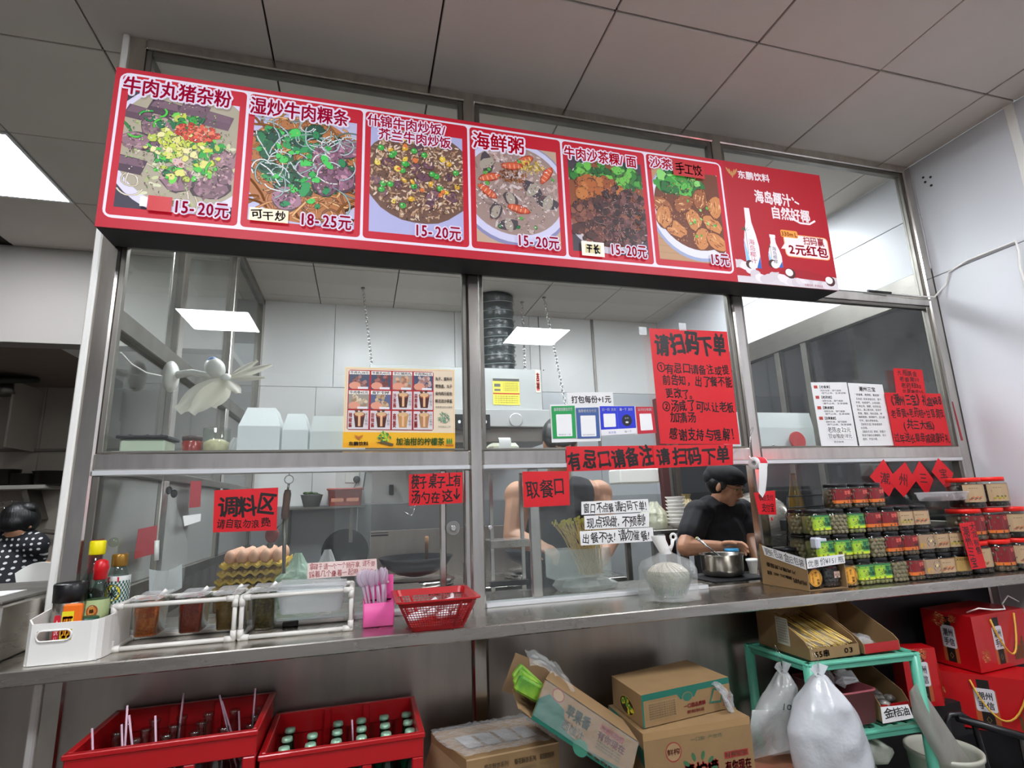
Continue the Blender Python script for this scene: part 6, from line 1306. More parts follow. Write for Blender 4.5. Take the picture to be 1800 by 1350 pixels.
# gift boxes and hand cart
GRD = M('gift_red', 'b80c14', .35, coat=.2)
def giftbox(label, o0, dx, dy, w, dpt, h, z, handle=True, hz=.0):
    o0 = V(o0); dx = V(dx).normalized(); dy = V(dy).normalized(); up = V((0, 0, 1)); t_ = thing('gift_box', label, 'gift box', (o0.x, o0.y, z), group='red gift boxes by the right wall')
    A, B, Cc, Dd = o0, o0+dx*w, o0+dx*w+dy*dpt, o0+dy*dpt; A, B, Cc, Dd = [V((p.x, p.y, z)) for p in (A, B, Cc, Dd)]
    MB().hexa([A, B, Cc, Dd], [A+up*h, B+up*h, Cc+up*h, Dd+up*h]).build('box_body', GRD, t_)
    def emblem(q, cx, s_):
        q.rect(cx-.026*s_, h*.08, cx+.026*s_, h*.74, 'b0582c'); q.rect(cx-.014*s_, h*.08, cx+.014*s_, h*.92, '1c1614')
        q.rect(cx-.0235*s_, h*.34, cx+.0235*s_, h*.76, 'd4d0d4', r=.008); q.text('潮州', cx-.018*s_, h*.55, cx+.018*s_, h*.70, '28242c', bold=.02); q.text('手信', cx-.018*s_, h*.38, cx+.018*s_, h*.53, '28242c', bold=.02)
        q.oval(cx, h*.20, .008, .012, '8c7440', n=4); q.oval(cx, h*.20, .006, .009, '1c1614', n=4)
    def flower(q, cx, cy, r_):
        for k in range(26): x, y = inring(cx, cy, r_, r_*.9); q.oval(x, y, r_*.34, r_*.2, R.choice(['c88450', 'a05c30', 'e0a870', 'b03c20']), n=8, rot=R.uniform(0, 3)); q.oval(x, y, r_*.26, r_*.13, R.choice(['b04424', 'a83820']), n=8)
    q = Print(planar(A, B-A, up, (B-A).cross(up).normalized())) if False else Print(planar(A, dx, up, dx.cross(up)))
    emblem(q, w*.42, 1.3); flower(q, w*.14, h*.28, .022)
    for k in range(6): q.rect(w*.66+k*.012, h*.1, w*.66+k*.012+.009, h*(.34+.08*(k % 3)), '5c4420')
    q.place('box_print', PRINT, t_)
    q = Print(planar(Dd, -dy, up, (-dy).cross(up))); emblem(q, dpt*.5, 1.15); flower(q, dpt*.35, h*.84, .026); flower(q, dpt*.62, h*.90, .016); q.place('side_print', PRINT, t_)
    if handle:
        m = MB(); pa = A+dx*w*.32+up*h*.9+dx.cross(up)*.004; pb_ = A+dx*w*.78+up*h*.95+dx.cross(up)*.004; pts = []
        for k in range(13): u = k/12; pts.append(pa.lerp(pb_, u)+dx.cross(up)*(.012*math.sin(math.pi*u))-up*(h*.68*math.sin(math.pi*u)**.8))
        m.tube(pts, .0035, 6); m.build('cord_handle', M('yellow_cord', 'd8a83c', .6), t_)
    return t_
giftbox('topmost red gift box with a yellow cord, tight against the right wall', (1.905, -.245, 0), (1, .10, 0), (.0, 1, 0), .34, .20, .20, .53)
A2 = at(1668, 1182, y=-.13); giftbox('large red gift box turned sideways under the topmost one', (1.80, -.13, 0), V((.24, -.30, 0)), (.5, .4, 0), .36, .2, .19, .335)
giftbox('red gift box at the back left, partly behind the green rack', (1.735, -.215, 0), (.3, .95, 0), (-.86, .22, 0), .07, .13, .20, .43, handle=False)
m = MB(); m.tube([(1.95, -.2, .735), (1.97, -.235, .755), (2.02, -.25, .748), (2.1, -.24, .742), (2.15, -.2, .752), (2.22, -.18, .775), (2.29, -.17, .745)], .0028, 6); tag(m.build('loose_string', WHITEP), 'loose white cord lying on the topmost red gift box', 'cord')
hc = thing('hand_cart', 'black tubular hand cart carrying the red gift boxes', 'cart', (1.85, -.25, 0))
m = MB(); m.tube([(1.66, -.27, .02), (1.66, -.27, .40), (1.68, -.27, .425), (1.72, -.28, .425), (1.76, -.29, .40), (1.79, -.31, .02)], .010, 8); m.build('side_frame', BLACK, hc)
m = MB(); m.tube([(1.70, -.28, .415), (2.0, -.42, .325)], .013, 8); m.build('deck_bar', BLACK, hc)
MB().tube([(2.03, -.45, .34), (2.03, -.45, .02)], .016, 8).build('leg', BLACK, hc); MB().tube([(2.3, -.12, .34), (2.3, -.12, .02)], .012, 8).build('leg', BLACK, hc)
MB().box(1.64, 2.3, -.2, -.02, .315, .33).build('deck', MATB, hc)
MB().box(1.68, 1.83, -.2, -.02, .33, .428).build('spacer_box', MATB, hc); MB().box(1.92, 2.35, -.2, -.02, .33, .527).build('spacer_box', MATB, hc)
# ================================================================ THE KITCHEN BEHIND THE GLASS
HW = M('hood_steel', 'cfd2d0', .3, .5, var=.1, vs=3)
hd = thing('range_hood', 'large pale steel range hood hanging at the back of the kitchen', 'range hood', (.3, 2.0, 1.7))
MB().box(-.335, .94, 1.9, 2.5, 1.885, 2.214, .004).build('hood_body', HW, hd)
m = MB(); m.hexa([V((-.35, 1.80, 1.745)), V((.96, 1.80, 1.745)), V((.96, 2.5, 1.745)), V((-.35, 2.5, 1.745))], [V((-.35, 1.80, 1.84)), V((.96, 1.80, 1.84)), V((.94, 1.9, 1.885)), V((-.335, 1.9, 1.885))]) if False else m.box(-.35, .96, 1.80, 2.5, 1.755, 1.884, .006); m.build('canopy', HW, hd)
MB().box(-.35, .96, 1.83, 2.5, 1.65, 1.754, .004).build('grease_channel', STEELD, hd)
p0, p1 = at(795, 728, y=1.797), at(862, 755, y=1.797); MB().box(p0.x, p1.x, 1.792, 1.80, p1.z, p0.z, .003).build('control_panel', BLACK, hd)
q = Print(planar((p0.x, 1.7915, p1.z), (1, 0, 0), (0, 0, 1), (0, -1, 0)))
for k in range(4): q.oval((p1.x-p0.x)*(.18+.23*k), (p0.z-p1.z)*.5, .010, .012, 'e0e4e4', n=12)
q.place('panel_print', PRINT, hd)
p = at(907, 738, y=1.797); MB().lathe([(.05, 0), (.05, .004), (.045, .005)], p, 24, Matrix.Rotation(math.pi/2, 3, 'X')).build('round_plate', HW, hd)
p0, p1 = at(866, 665, y=1.897), at(914, 712, y=1.897); MB().box(p0.x, p1.x, 1.896, 1.8995, p1.z, p0.z).build('yellow_notice', M('yellow_sticker', 'd8cc48', .5), hd)
q = Print(planar((p0.x, 1.8955, p1.z), (1, 0, 0), (0, 0, 1), (0, -1, 0))); w_, h_ = p1.x-p0.x, p0.z-p1.z
q.rect(0, h_*.9, w_, h_, '4c4c48'); q.rect(0, h_*.40, w_, h_*.45, 'b83820'); q.rect(w_*.05, h_*.68, w_*.28, h_*.8, '606058'); q.rect(w_*.05, h_*.52, w_*.28, h_*.6, '606058')
for k in range(5): q.text('产品使用说明注意', w_*.36, h_*(.80-.07*k), w_*.95, h_*(.85-.07*k), '5c5c30')
for k in range(4): q.text('安全警告事项请务必', w_*.05, h_*(.30-.08*k), w_*.95, h_*(.35-.08*k), '5c5c30')
q.place('notice_print', PRINT, hd)
p0, p1 = at(941, 650, y=1.897), at(950, 690, y=1.897); MB().box(p0.x, p1.x, 1.896, 1.8995, p1.z, p0.z).build('red_label', M('cream_label', 'e0d8c4', .5), hd)
q = Print(planar((p0.x, 1.8955, p1.z), (1, 0, 0), (0, 0, 1), (0, -1, 0))); q.text('吉祥', 0.004, .01, p1.x-p0.x-.004, p0.z-p1.z-.02, 'c02020', bold=.05, vert=True); q.place('label_print', PRINT, hd)
du = thing('exhaust_duct', 'black wrinkled flexible duct rising from the hood to the ceiling', 'duct', (.68, 2.25, 2.21))
m = MB(); prof = []
for i in range(46): z = 2.215+(H-.012-2.215)*i/45; prof.append((.150+.008*(i % 2)+.004*math.sin(i*.9)-.012*(1-i/45), z))
m.rings([[V((.675+.012*(1-i/45)+(r+.004*noise.noise(V((math.cos(a)*2, math.sin(a)*2, z*18))))*math.cos(a), 2.25+r*math.sin(a), z)) for a in [2*math.pi*k/36 for k in range(36)]] for i, (r, z) in enumerate(prof)]); m.build('duct_skin', M('black_film_duct', '232b2c', .3, bump=.4, bs=25), du)
m = MB()
for i in range(9): z = 2.25+i*.075; m.tube([(.68+.1625*math.cos(a), 2.25+.1625*math.sin(a), z+.02*math.sin(a+.5)) for a in [2*math.pi*k/24 for k in range(25)]], .0022, 5, False)
m.build('wire_turns', M('pale_wire', '8c9696', .4), du)['kind'] = 'stuff'
def chain(label, a, b, extra=False):
    a, b = V(a), V(b); d = b-a; n = int(d.length/.030); d.normalize(); sd = d.orthogonal().normalized(); s2 = d.cross(sd); m = MB()
    for i in range(n):
        c = a+d*(.030*i+.015); w = sd if i % 2 else s2; m.tube([c+d*(.021*math.cos(t))+w*(.0105*math.sin(t)) for t in [2*math.pi*k/8 for k in range(9)]], .0028, 4, False)
    t_ = thing('steel_chain', label, 'chain', b); m.build('links', CHROME, t_)['kind'] = 'stuff'
    MB().lathe([(.016, 0), (.016, .006), (.006, .012)], a-V((0, 0, .012)), 14).build('ceiling_hook', STEELD, t_); return t_
chain('steel chain hanging from the ceiling at the left end of the hood', (-.396, 2.226, H), (-.31, 2.15, 2.215))
ch2 = chain('steel chain hanging right of the black duct, slanting', (1.089, 2.165, H), (1.19, 2.05, 1.93))
MB().tube([(1.19, 2.05, 1.94), (1.15, 2.04, 1.88), (1.21, 2.05, 1.86), (1.16, 2.05, 1.92), (1.20, 2.03, 1.87), (1.19, 2.05, 1.82)], .008, 6).build('loose_end', CHROME, ch2)
chain('short steel chain just right of the black duct', (.935, 2.3, H), (.92, 2.25, 2.215))
# fan on the left partition
FW = M('fan_white', 'dcdcd6', .35); FB = mat_film('fan_blade', 'dcd8c8', fac=.78, rough=.35, trl=.4)
fn_ = thing('wall_fan', 'white wall fan with bare pale blades on the left kitchen partition', 'fan', (-1.02, .46, 1.76))
MB().ell((-1.135, .5, 1.772), (.030, .05, .065), 18, 12).build('wall_plate', FW, fn_)
MB().tube([(-1.12, .49, 1.775), (-1.05, .47, 1.785), (-.99, .46, 1.772), (-.965, .455, 1.785)], [.016, .014, .014, .018], 10).build('arm', FW, fn_)
MB().ell((-.965, .46, 1.803), (.038, .04, .045), 16, 12, Matrix.Rotation(-.5, 3, 'Y')).build('motor_housing', FW, fn_)
MB().ell((-.978, .455, 1.835), (.020, .024, .012), 12, 8, Matrix.Rotation(-.5, 3, 'Y')).build('blue_cap', M('pale_blue', '6c88c0', .4), fn_)
hubp = V((-.915, .44, 1.755)); MB().ell(hubp, (.022, .022, .022), 14, 10).build('hub', FW, fn_)
for (u, v, y, w) in ((478, 641, .47, .013), (466, 664, .44, .010), (453, 634, .50, .010), (312, 722, .40, .036), (336, 726, .34, .030), (372, 716, .50, .034), (420, 692, .38, .022)):
    tip = at(u, v, y=y); d = tip-hubp; L_ = d.length; d.normalize(); sd = d.cross(V((.5, -.75, .2))).normalized()
    m = MB(); m.surf(lambda s, t: hubp+d*(L_*t)+sd*((s-.5)*2*w*(.25+1.0*math.sin(min(1, t*1.12)*math.pi*.86)*(1 if t < .9 else .7)))+V((0, -.012*math.sin(math.pi*s), 0)), 6, 12); m.build('blade', FB, fn_)
MB().tube([(-1.15, .5, 1.77), (-1.155, .3, 1.74), (-1.15, .15, 1.735), (-1.15, .06, 1.75)], .003, 6).build('cable', FW, fn_)
# things on the inner shelf
def hextub(name, label, x0, x1, y0, y1, z, h, ins, group=None):
    m = MB(); m.hexa([V((x0, y0, z)), V((x1, y0, z)), V((x1, y1, z)), V((x0, y1, z))], [V((x0, y0, z+h*.62)), V((x1, y0, z+h*.62)), V((x1, y1, z+h*.62)), V((x0, y1, z+h*.62))]).hexa([V((x0, y0, z+h*.62)), V((x1, y0, z+h*.62)), V((x1, y1, z+h*.62)), V((x0, y1, z+h*.62))], [V((x0+ins, y0+ins, z+h)), V((x1-ins, y0+ins, z+h)), V((x1-ins, y1-ins, z+h)), V((x0+ins, y1-ins, z+h))])
    return tag(m.build(name, mat_film('pale_tub', 'eef2f2', fac=.9, rough=.35, trl=.3) if 'pale_tub' not in MATS else MATS['pale_tub']), label, 'tub', group)
hextub('takeaway_tub', 'largest stack of white translucent takeaway tubs on the inner shelf, left of the poster', -.790, -.655, .10, .26, 1.402, .180, .022)
hextub('takeaway_tub', 'middle stack of white translucent takeaway tubs on the inner shelf', -.648, -.562, .10, .24, 1.402, .158, .014)
hextub('takeaway_tub', 'stack of white translucent tubs nearest the yellow framed poster', -.555, -.40, .10, .24, 1.402, .150, .008)
bk = thing('lunch_box', 'pale green boxes with a dark top at the left end of the inner shelf', 'box', (-1.07, .15, 1.40))
MB().box(-1.135, -1.005, .09, .2, 1.401, 1.468, .006).build('box_body', M('pale_green_box', 'b4c0a8', .4), bk); MB().box(-1.145, -.995, .08, .21, 1.469, 1.480, .003).build('lid', BLACK, bk)
for x in (-1.11, -1.06, -1.02): MB().ell((x, .1, 1.482), (.006, .006, .004), 8, 5).build('knob', BLACK, bk)
sj = thing('sauce_jar', 'small jar of red sauce with a dark lid on the inner shelf', 'jar', (-.93, .13, 1.40))
MB().lathe([(.028, 0), (.03, .004), (.03, .06), (.026, .066)], (-.935, .13, 1.401), 20).build('jar_body', M('red_sauce_glass', '8c2018', .2, coat=.5), sj); MB().lathe([(.029, .064), (.031, .066), (.031, .078), (.028, .08)], (-.935, .13, 1.401), 20).build('lid', M('brown_lid', '3c2420', .4), sj)
gc = thing('glass_canister', 'clear canister of pale cream food on the inner shelf', 'canister', (-.87, .14, 1.40))
MB().lathe([(.042, 0), (.044, .004), (.044, .108), (.042, .11)], (-.862, .14, 1.401), 24, cap1=False).build('canister_body', CLEAR, gc); MB().lathe([(.038, .003), (.040, .06), (.02, .07)], (-.862, .14, 1.401), 20).build('contents', M('cream_food', 'd8cca4', .6, var=.3, vs=40), gc)
bag('crumpled_bag', 'small crumpled clear bag on the inner shelf beside the canister', 'bag', (-.795+.0, .13, 1.401), [(.022, 0), (.028, .02), (.022, .05), (.012, .075)], FILM, wob=.16, seed=6)
rm = thing('receipt_printer', 'cream receipt printer with a curled paper on the inner shelf behind the middle pane', 'printer', (.17, .14, 1.40))
MB().box(.10, .22, .10, .2, 1.401, 1.452, .014).build('printer_body', M('cream_plastic', 'cfd0b8', .4), rm)
m = MB(); m.surf(lambda u, w: V((.132+.048*u, .098-.012*math.sin(3*w)-.004, 1.47-.06*w+.012*math.sin(2.6*w))), 3, 12); m.build('receipt', WPAPER, rm)
hextub('white_bag_stack', 'stack of white bags on the inner shelf right of the post', 1.262, 1.33, .10, .25, 1.402, .19, .012)
hextub('white_bag_stack', 'wide stack of white foam boxes on the inner shelf of the right bay', 1.345, 1.66, .12, .27, 1.402, .185, .006)
tag(MB().lathe([(.040, 0), (.042, .003), (.042, .010), (.038, .013)], at(1400, 775, y=.09), 30, Matrix.Rotation(math.pi/2-.1, 3, 'X')).build('red_disc', RED), 'round red lid leaning against the white foam boxes', 'lid')
bl = thing('service_bell', 'small steel service bell on the inner shelf by the red lid', 'bell', (1.38, .09, 1.40)); MB().lathe([(.032, 0), (.030, .010), (.018, .024), (.004, .028)], (1.392, .085, 1.404), 22).build('dome', CHROME, bl); MB().ell((1.392, .085, 1.434), .004, 8, 6).build('knob', CHROME, bl)
# eggs
TRAY = M('yellow_egg_tray', 'd8b43c', .7, var=.15, vs=40)
tp_ = None
for k in range(4):
    z = .915+k*.030
    if tp_ is None:
        tp_ = thing('egg_tray', 'yellow moulded egg tray, lowest of the stack inside the left bay', 'egg tray', (-.80, .66, z), -.06, 'yellow egg trays')
        m = MB(); m.surf(lambda u, w: V(((u-.5)*.24, (w-.5)*.28, .010*math.cos(u*12*math.pi)*math.cos(w*14*math.pi)+.012)), 60, 70); m.surf(lambda u, w: V(((u-.5)*.24, -.14, .012-.010*w+.006*math.cos(u*12*math.pi))), 60, 2); m.surf(lambda u, w: V((.12, (u-.5)*.28, .012-.010*w+.006*math.cos(u*14*math.pi))), 60, 2); m.build('tray_sheet', TRAY, tp_, local=True)
    else: dup(tp_, (-.80+.004*k, .66, z), -.06+.02*k, 'yellow moulded egg tray, %s from the bottom of the stack' % ordn(k))
tag(MB().box(-.92, -.69, .52, .79, .842, .912, .006).build('stand_box', CARD), 'low carton on the work table under the egg trays', 'carton')
egg0 = MB().lathe([(.0001, -.026), (.012, -.024), (.020, -.014), (.0215, -.002), (.019, .012), (.012, .024), (.0001, .030)], n=14).build('egg', M('brown_egg', 'd8a888', .5, var=.1, vs=20), None, keep=True)
for i in range(5):
    for j in range(6):
        o = egg0 if (i, j) == (0, 0) else egg0.copy()
        if o is not egg0: COL.objects.link(o)
        o.location = (-.80+.012+(i-2)*.044, .66+(j-2.5)*.044, .915+.09+.040); tag(o, 'pale brown egg on the top tray, %s row from the glass, %s from left' % (ordn(j), ordn(i)), 'egg', 'eggs on the top tray')
bag('green_bag', 'pale green plastic bag beside the egg trays', 'bag', (-.615, .50, .842), [(.06, 0), (.085, .05), (.07, .12), (.03, .17), (.012, .21)], mat_film('green_film', 'b4d0bc', fac=.7, rough=.25, trl=.3, bump=.6), wob=.12, seed=9)
bag('clear_bag', 'clear plastic bag standing between the green bag and the rack', 'bag', (-.50, .46, .842), [(.05, 0), (.06, .05), (.05, .13), (.02, .2), (.012, .22)], FILM, wob=.14, seed=12)
# papers on the left partition
def sidepaper(label, px, x, mat):
    a, b, c, d = [at(u, v, x=x) for u, v in px]; e = V((.001, 0, 0)); return tag(MB().hexa([c, d, d+e, c+e], [a, b, b+e, a+e]).build('paper_sheet', mat), label, 'paper')
FR_ = M('faded_red_paper', '9c3038', .6)
sidepaper('faded red sheet on the left kitchen partition, lower one', [(243, 930), (278, 923), (235, 983), (276, 972)], -1.14, FR_)
sidepaper('narrow red strip high on the left kitchen partition', [(335, 846), (354, 845), (332, 893), (352, 891)], -1.14, FR_)
sidepaper('small red sheet low at the left end of the partition by the post', [(160, 950), (183, 946), (152, 1010), (178, 1004)], -1.14, FR_)
sidepaper('curled white slip on the left kitchen partition', [(321, 907), (353, 903), (324, 925), (352, 916)], -1.138, WPAPER)
# hanging sharpener and clear bag on the glass
ks = thing('sharpening_steel', 'sharpening steel with a wooden handle hanging on a ring inside the glass', 'sharpener', (-.62, .07, 1.0))
kc = at(508, 843, y=.07); MB().tube([kc+V((.014*math.cos(a), 0, .014*math.sin(a))) for a in [2*math.pi*k/18 for k in range(19)]], .0016, 6).build('ring', CHROME, ks)
MB().tube([kc+V((0, 0, .014)), kc+V((-.002, 0, .045))], .0014, 5).build('hook', CHROME, ks)
h0, h1, h2 = at(506, 861, y=.07), at(500, 913, y=.07), at(499, 1008, y=.07)
MB().tube([h0, h0.lerp(h1, .15), h0.lerp(h1, .5), h0.lerp(h1, .85), h1], [.009, .0125, .0115, .0125, .010], 10).build('wooden_handle', M('dark_wood', '5c3418', .5, var=.5, vs=8, stretch=(1, 1, .15), col2='1c0c06'), ks)
MB().tube([kc-V((0, 0, .014)), h0], .004, 6).build('loop', CHROME, ks); MB().tube([h1, h2], .006, 8).build('rod', STEELD, ks)
MB().tube([h1+V((-.002, 0, 0)), h1+V((-.006, 0, -.012)), h1+V((-.026, 0, -.03))], .0018, 5).build('guard_wire', STEELD, ks)
bagp = thing('hanging_film', 'long clear plastic bag hanging inside the left lower pane', 'bag', (-.93, .06, .9))
m = MB(); m.surf(lambda u, w: at(292-26*w+u*(6+50*min(1, w*1.6)), 848+190*w-14*u*w, y=.055+.012*math.sin(7*u+3*w)), 14, 26); m.build('film', BAGC, bagp)
m = MB(); m.surf(lambda u, w: at(262+58*u, 1000+42*w-10*u+8*math.sin(3*u), y=.05+.01*math.sin(5*u)), 10, 6); m.build('milky_end', MILK, bagp)
tag(MB().tube([at(287, 832, y=.045), at(283, 880, y=.045), at(276, 950, y=.045)], .0022, 6).tube([at(276, 950, y=.045), at(275, 985, y=.045)], .007, 8).build('switch_cable', WHITEP), 'white cable with an inline switch hanging inside the left pane', 'cable')
for k, (u, v) in enumerate(((297, 862), (306, 868))): tag(MB().ell(at(u, v, y=.05), (.010, .006, .013), 10, 7).build('black_clip', BLACK), 'black clip at the top of the hanging clear bag, %s one' % ('left', 'right')[k], 'clip')
wn = thing('net_ball', 'small red net scrubber hanging inside beside the sharpening steel', 'scrubber', (-.65, .3, 1.1)); p = at(478, 940, y=.3); MB().ell(p, (.024, .02, .03), 14, 10).build('net', M('red_net', '8c3430', .6, alpha=.8), wn); MB().ell(p-V((.004, 0, .035)), (.012, .01, .014), 10, 7).build('tip', STEELD, wn); MB().tube([p+V((0, 0, .03)), p+V((.01, 0, .12))], .0015, 5).build('string', WHITEP, wn)
# shelf at the back wall
bs_ = thing('wall_shelf', 'steel wall shelf at the back left of the kitchen', 'shelf', (-.63, 2.5, 1.22)); MB().box(-.93, -.345, 2.40, 2.648, 1.222, 1.240, .003).build('board', STEELD, bs_); MB().box(-.455, -.43, 2.45, 2.648, .97, 1.222).build('bracket', STEELD, bs_); MB().box(-.91, -.885, 2.45, 2.648, .97, 1.222).build('bracket', STEELD, bs_)
gbk = thing('grey_basket', 'small grey basket of greens on the wall shelf', 'basket', (-.735, 2.5, 1.24)); m = MB(); m.lathe([(.055, 0), (.078, .085), (.082, .09), (.074, .085), (.05, .006)], (-.735, 2.52, 1.241), 20, sq=2, cap1=False); m.build('basket_body', M('grey_mesh', '6c6c68', .5), gbk)
m = MB()
for k in range(24): x, y = inring(-.735, 2.52, .06, .06); m.ell((x, y, 1.325+R.uniform(-.01, .02)), (.02, .02, .007), 7, 4, Matrix.Rotation(R.uniform(-1, 1), 3, 'X'))
m.build('leaves', M('leaf_green', '4c7038', .6, var=.4, vs=40), gbk)
rbk = thing('coral_basket', 'coral red plastic basket with slots on the wall shelf', 'basket', (-.49, 2.5, 1.24)); COR = M('coral_plastic', 'c8503c', .4)
m = MB(); tubshell(m, -.605, -.375, 2.43, 2.60, 1.241, 1.372, .02, .004, .012, .008); m.build('basket_body', COR, rbk)
for k in range(2): MB().box(-.59+.11*k, -.50+.11*k, 2.4245, 2.432, 1.27, 1.335, .002).build('slot_panel', M('coral_light', 'd88868', .5), rbk)
ot = thing('power_socket', 'white wall socket with a black plug at the back of the kitchen', 'socket', (-.44, 2.64, 1.45)); MB().box(-.50, -.39, 2.64, 2.65, 1.42, 1.53, .003).build('plate', WHITEP, ot); MB().ell((-.41, 2.625, 1.445), (.028, .02, .028), 12, 8).build('plug', BLACK, ot)
MB().tube([(-.41, 2.62, 1.42), (-.43, 2.62, 1.38), (-.36, 2.63, 1.36), (-.33, 2.63, 1.6)], .005, 6).build('cord', BLACK, ot)
# stove line
sv = thing('wok_range', 'steel wok range with splash back along the back of the kitchen', 'stove', (.3, 2.0, 0))
MB().box(-.31, 1.35, 2.16, 2.22, .70, 1.055, .004).build('splash_back', STEELP, sv); MB().box(-.33, 1.35, 1.45, 2.16, 0, .70, .006).build('range_body', STEELD, sv); MB().box(-.33, 1.35, 1.44, 2.16, .70, .725, .003).build('range_top', STEEL, sv)
MB().box(-.30, -.18, 2.15, 2.16, 1.02, 1.03).build('slot', MATB, sv); MB().box(-.30, -.18, 2.15, 2.16, 1.04, 1.045).build('slot', MATB, sv)
for x in (-.02, .82): MB().lathe([(.24, 0), (.25, .03), (.22, .045), (.2, .03)], (x, 1.78, .726), 32).build('burner_ring', CHROME, sv)
WOK = M('black_iron', '1a1d20', .4, .6)
def wok(label, c, r_, rot=None, nm='wok'):
    t_ = thing(nm, label, 'wok', c); MB().lathe([(r_*.15, 0), (r_*.5, .02), (r_*.85, .07), (r_, .125), (r_*.98, .125), (r_*.82, .078), (r_*.48, .027), (0, .012)], c, 32, rot, cap1=False).build('wok_body', WOK, t_); return t_
w1 = wok('black wok on the left burner seen over the pink box and basket', (-.02, 1.78, .775), .24)
MB().tube([(.04, 1.70, .84), (.03, 1.62, .98), (.03, 1.60, 1.03)], [.008, .013, .013], 10).build('ladle_handle', M('worn_wood', '7c5838', .6), w1)
wok('black wok on the right burner behind the worker', (.82, 1.78, .775), .24)
wok('black wok hung on the back wall left of the splash back', (-.48, 2.60, .90), .17, Matrix.Rotation(math.pi/2, 3, 'X'))
for lab, (x, y, z), r_, h_ in (('small steel pot on the range between the woks', (.33, 1.62, .726), .07, .13),):
    t_ = thing('steel_pot', lab, 'pot', (x, y, z)); MB().lathe([(r_*.9, 0), (r_, .01), (r_, h_), (r_*1.08, h_+.004), (r_*.96, h_), (r_*.94, .012)], (x, y, z), 26).build('pot_body', CHROME, t_); MB().ell((x, y, z+h_), (r_*.8, r_*.8, .02), 16, 8).build('lid', STEELD, t_)
m = MB(); m.tube([at(721, 893, y=.12), at(727, 870, y=.12)][::-1], .0022, 6); m.tube([at(729, 888, y=.12), at(728, 900, y=.12), at(722, 907, y=.12), at(709, 898, y=.12)], .0022, 6); tag(m.build('meat_hook', CHROME), 'steel hook showing below the red chopstick notice', 'hook')
tag(MB().box(at(684, 852, y=2.6).x, at(692, 852, y=2.6).x, 2.6, 2.64, at(684, 870, y=2.6).z, at(684, 852, y=2.6).z, .004).build('black_latch', BLACK), 'small black latch on the back wall over the range', 'latch')
sr = thing('steel_rack', 'steel drip shelf inside the middle window left of the worker', 'rack', (.2, .35, .9)); a_, b_ = at(858, 935, y=.30), at(962, 935, y=.30)
MB().box(a_.x, .29, .26, .40, 1.045, 1.075, .002).build('tray', STEEL, sr)
for x in (a_.x+.01, .27): MB().box(x, x+.014, .30, .314, .875, 1.344).build('leg', STEELV, sr)
MB().box(a_.x, .29, .28, .30, .895, .915).build('bar', BLACK, sr)
# skewers in an acrylic box
ab = thing('acrylic_box', 'clear acrylic box behind the three white notices, holding long skewers', 'box', (.46, .19, .90)); m = MB(); tubshell(m, .345, .585, .12, .23, .925, 1.035, .004, .002, .0); m.build('box_body', mat_film('acrylic_sheet', 'e4ecea', fac=.26, rough=.2), ab)
SKG = M('skewer_bamboo', 'e0c070', .5); TIPC = M('skewer_tip', 'd8cc48', .4)
m, m2 = MB(), MB()
for k in range(110):
    u = R.random(); b0 = V((.47+.09*R.random(), .14+.07*R.random(), .935)); t0 = V((.375+.20*u+R.uniform(-.01, .01), .12+.09*R.random(), 1.125+.02*math.sin(3*u)+R.uniform(-.012, .012)))
    m.tube([b0, t0], .0013, 4); m2.ell(t0, (.004, .003, .006), 6, 4)
o = m.build('skewers', SKG, ab); o['kind'] = 'stuff'; o = m2.build('skewer_tips', TIPC, ab); o['kind'] = 'stuff'
bag('film_pile', 'crumpled white film and paper heap under the acrylic box', 'film', (.50, .20, .872), [(.10, 0), (.12, .02), (.10, .04), (.06, .05)], mat_film('grey_film', 'c8ccc8', fac=.75, rough=.25, bump=.8, bs=20), wob=.16, seed=20, flat=.6)
# pot at the open window and things near it
pt2 = thing('cooking_pot', 'small deep steel pot with a ladle at the open serving window', 'pot', (1.14, .25, .89)); pc = V((1.155, .215, .880))
MB().lathe([(.070, 0), (.082, .008), (.087, .03), (.088, .085), (.094, .09), (.094, .093), (.085, .090), (.083, .012)], pc, 36).build('pot_body', M('pot_steel', 'a8a49c', .22, 1, var=.2, vs=5), pt2)
MB().lathe([(.082, .055), (0, .055)], pc, 24, cap1=False).build('soup', M('soup', '6c5a40', .15), pt2)
MB().tube([pc+V((.02, 0, .06)), pc+V((-.03, 0, .10)), pc+V((-.115, .0, .165))], [.005, .004, .006], 8).build('ladle', CHROME, pt2)
tag(MB().box(1.03, 1.30, .10, .335, .8715, .880, .003).build('induction_plate', MATB), 'black hob plate under the steel pot', 'hob')
cn = thing('blue_carton', 'blue and white drink carton behind the steel pot', 'carton', (1.30, .28, .88)); p = at(1290, 1003, y=.30); MB().lathe([(.026, 0), (.026, .085)], V((p.x, .30, .882)), 20, sq=2).build('carton_body', M('carton_white', 'b8c8d4', .4, var=.5, vs=18, col2='3c84b8'), cn); MB().lathe([(.027, .085), (.027, .10), (.0, .101)], V((p.x, .30, .882)), 20, sq=2, cap1=False).build('top', M('sky_blue', '3c9cd0', .4), cn)
cp = thing('paper_cup', 'white paper cup at the right of the serving window', 'cup', (1.36, .3, .88)); p = at(1325, 1012, y=.25); MB().lathe([(.016, 0), (.024, .055), (.026, .057), (.023, .055), (.015, .004)], V((p.x, .25, .874)), 20, cap1=False).build('cup_body', WHITEP, cp); MB().lathe([(.025, .052), (.027, .054), (.027, .062), (.02, .064)], V((p.x, .25, .874)), 20).build('lid', WHITEP, cp)
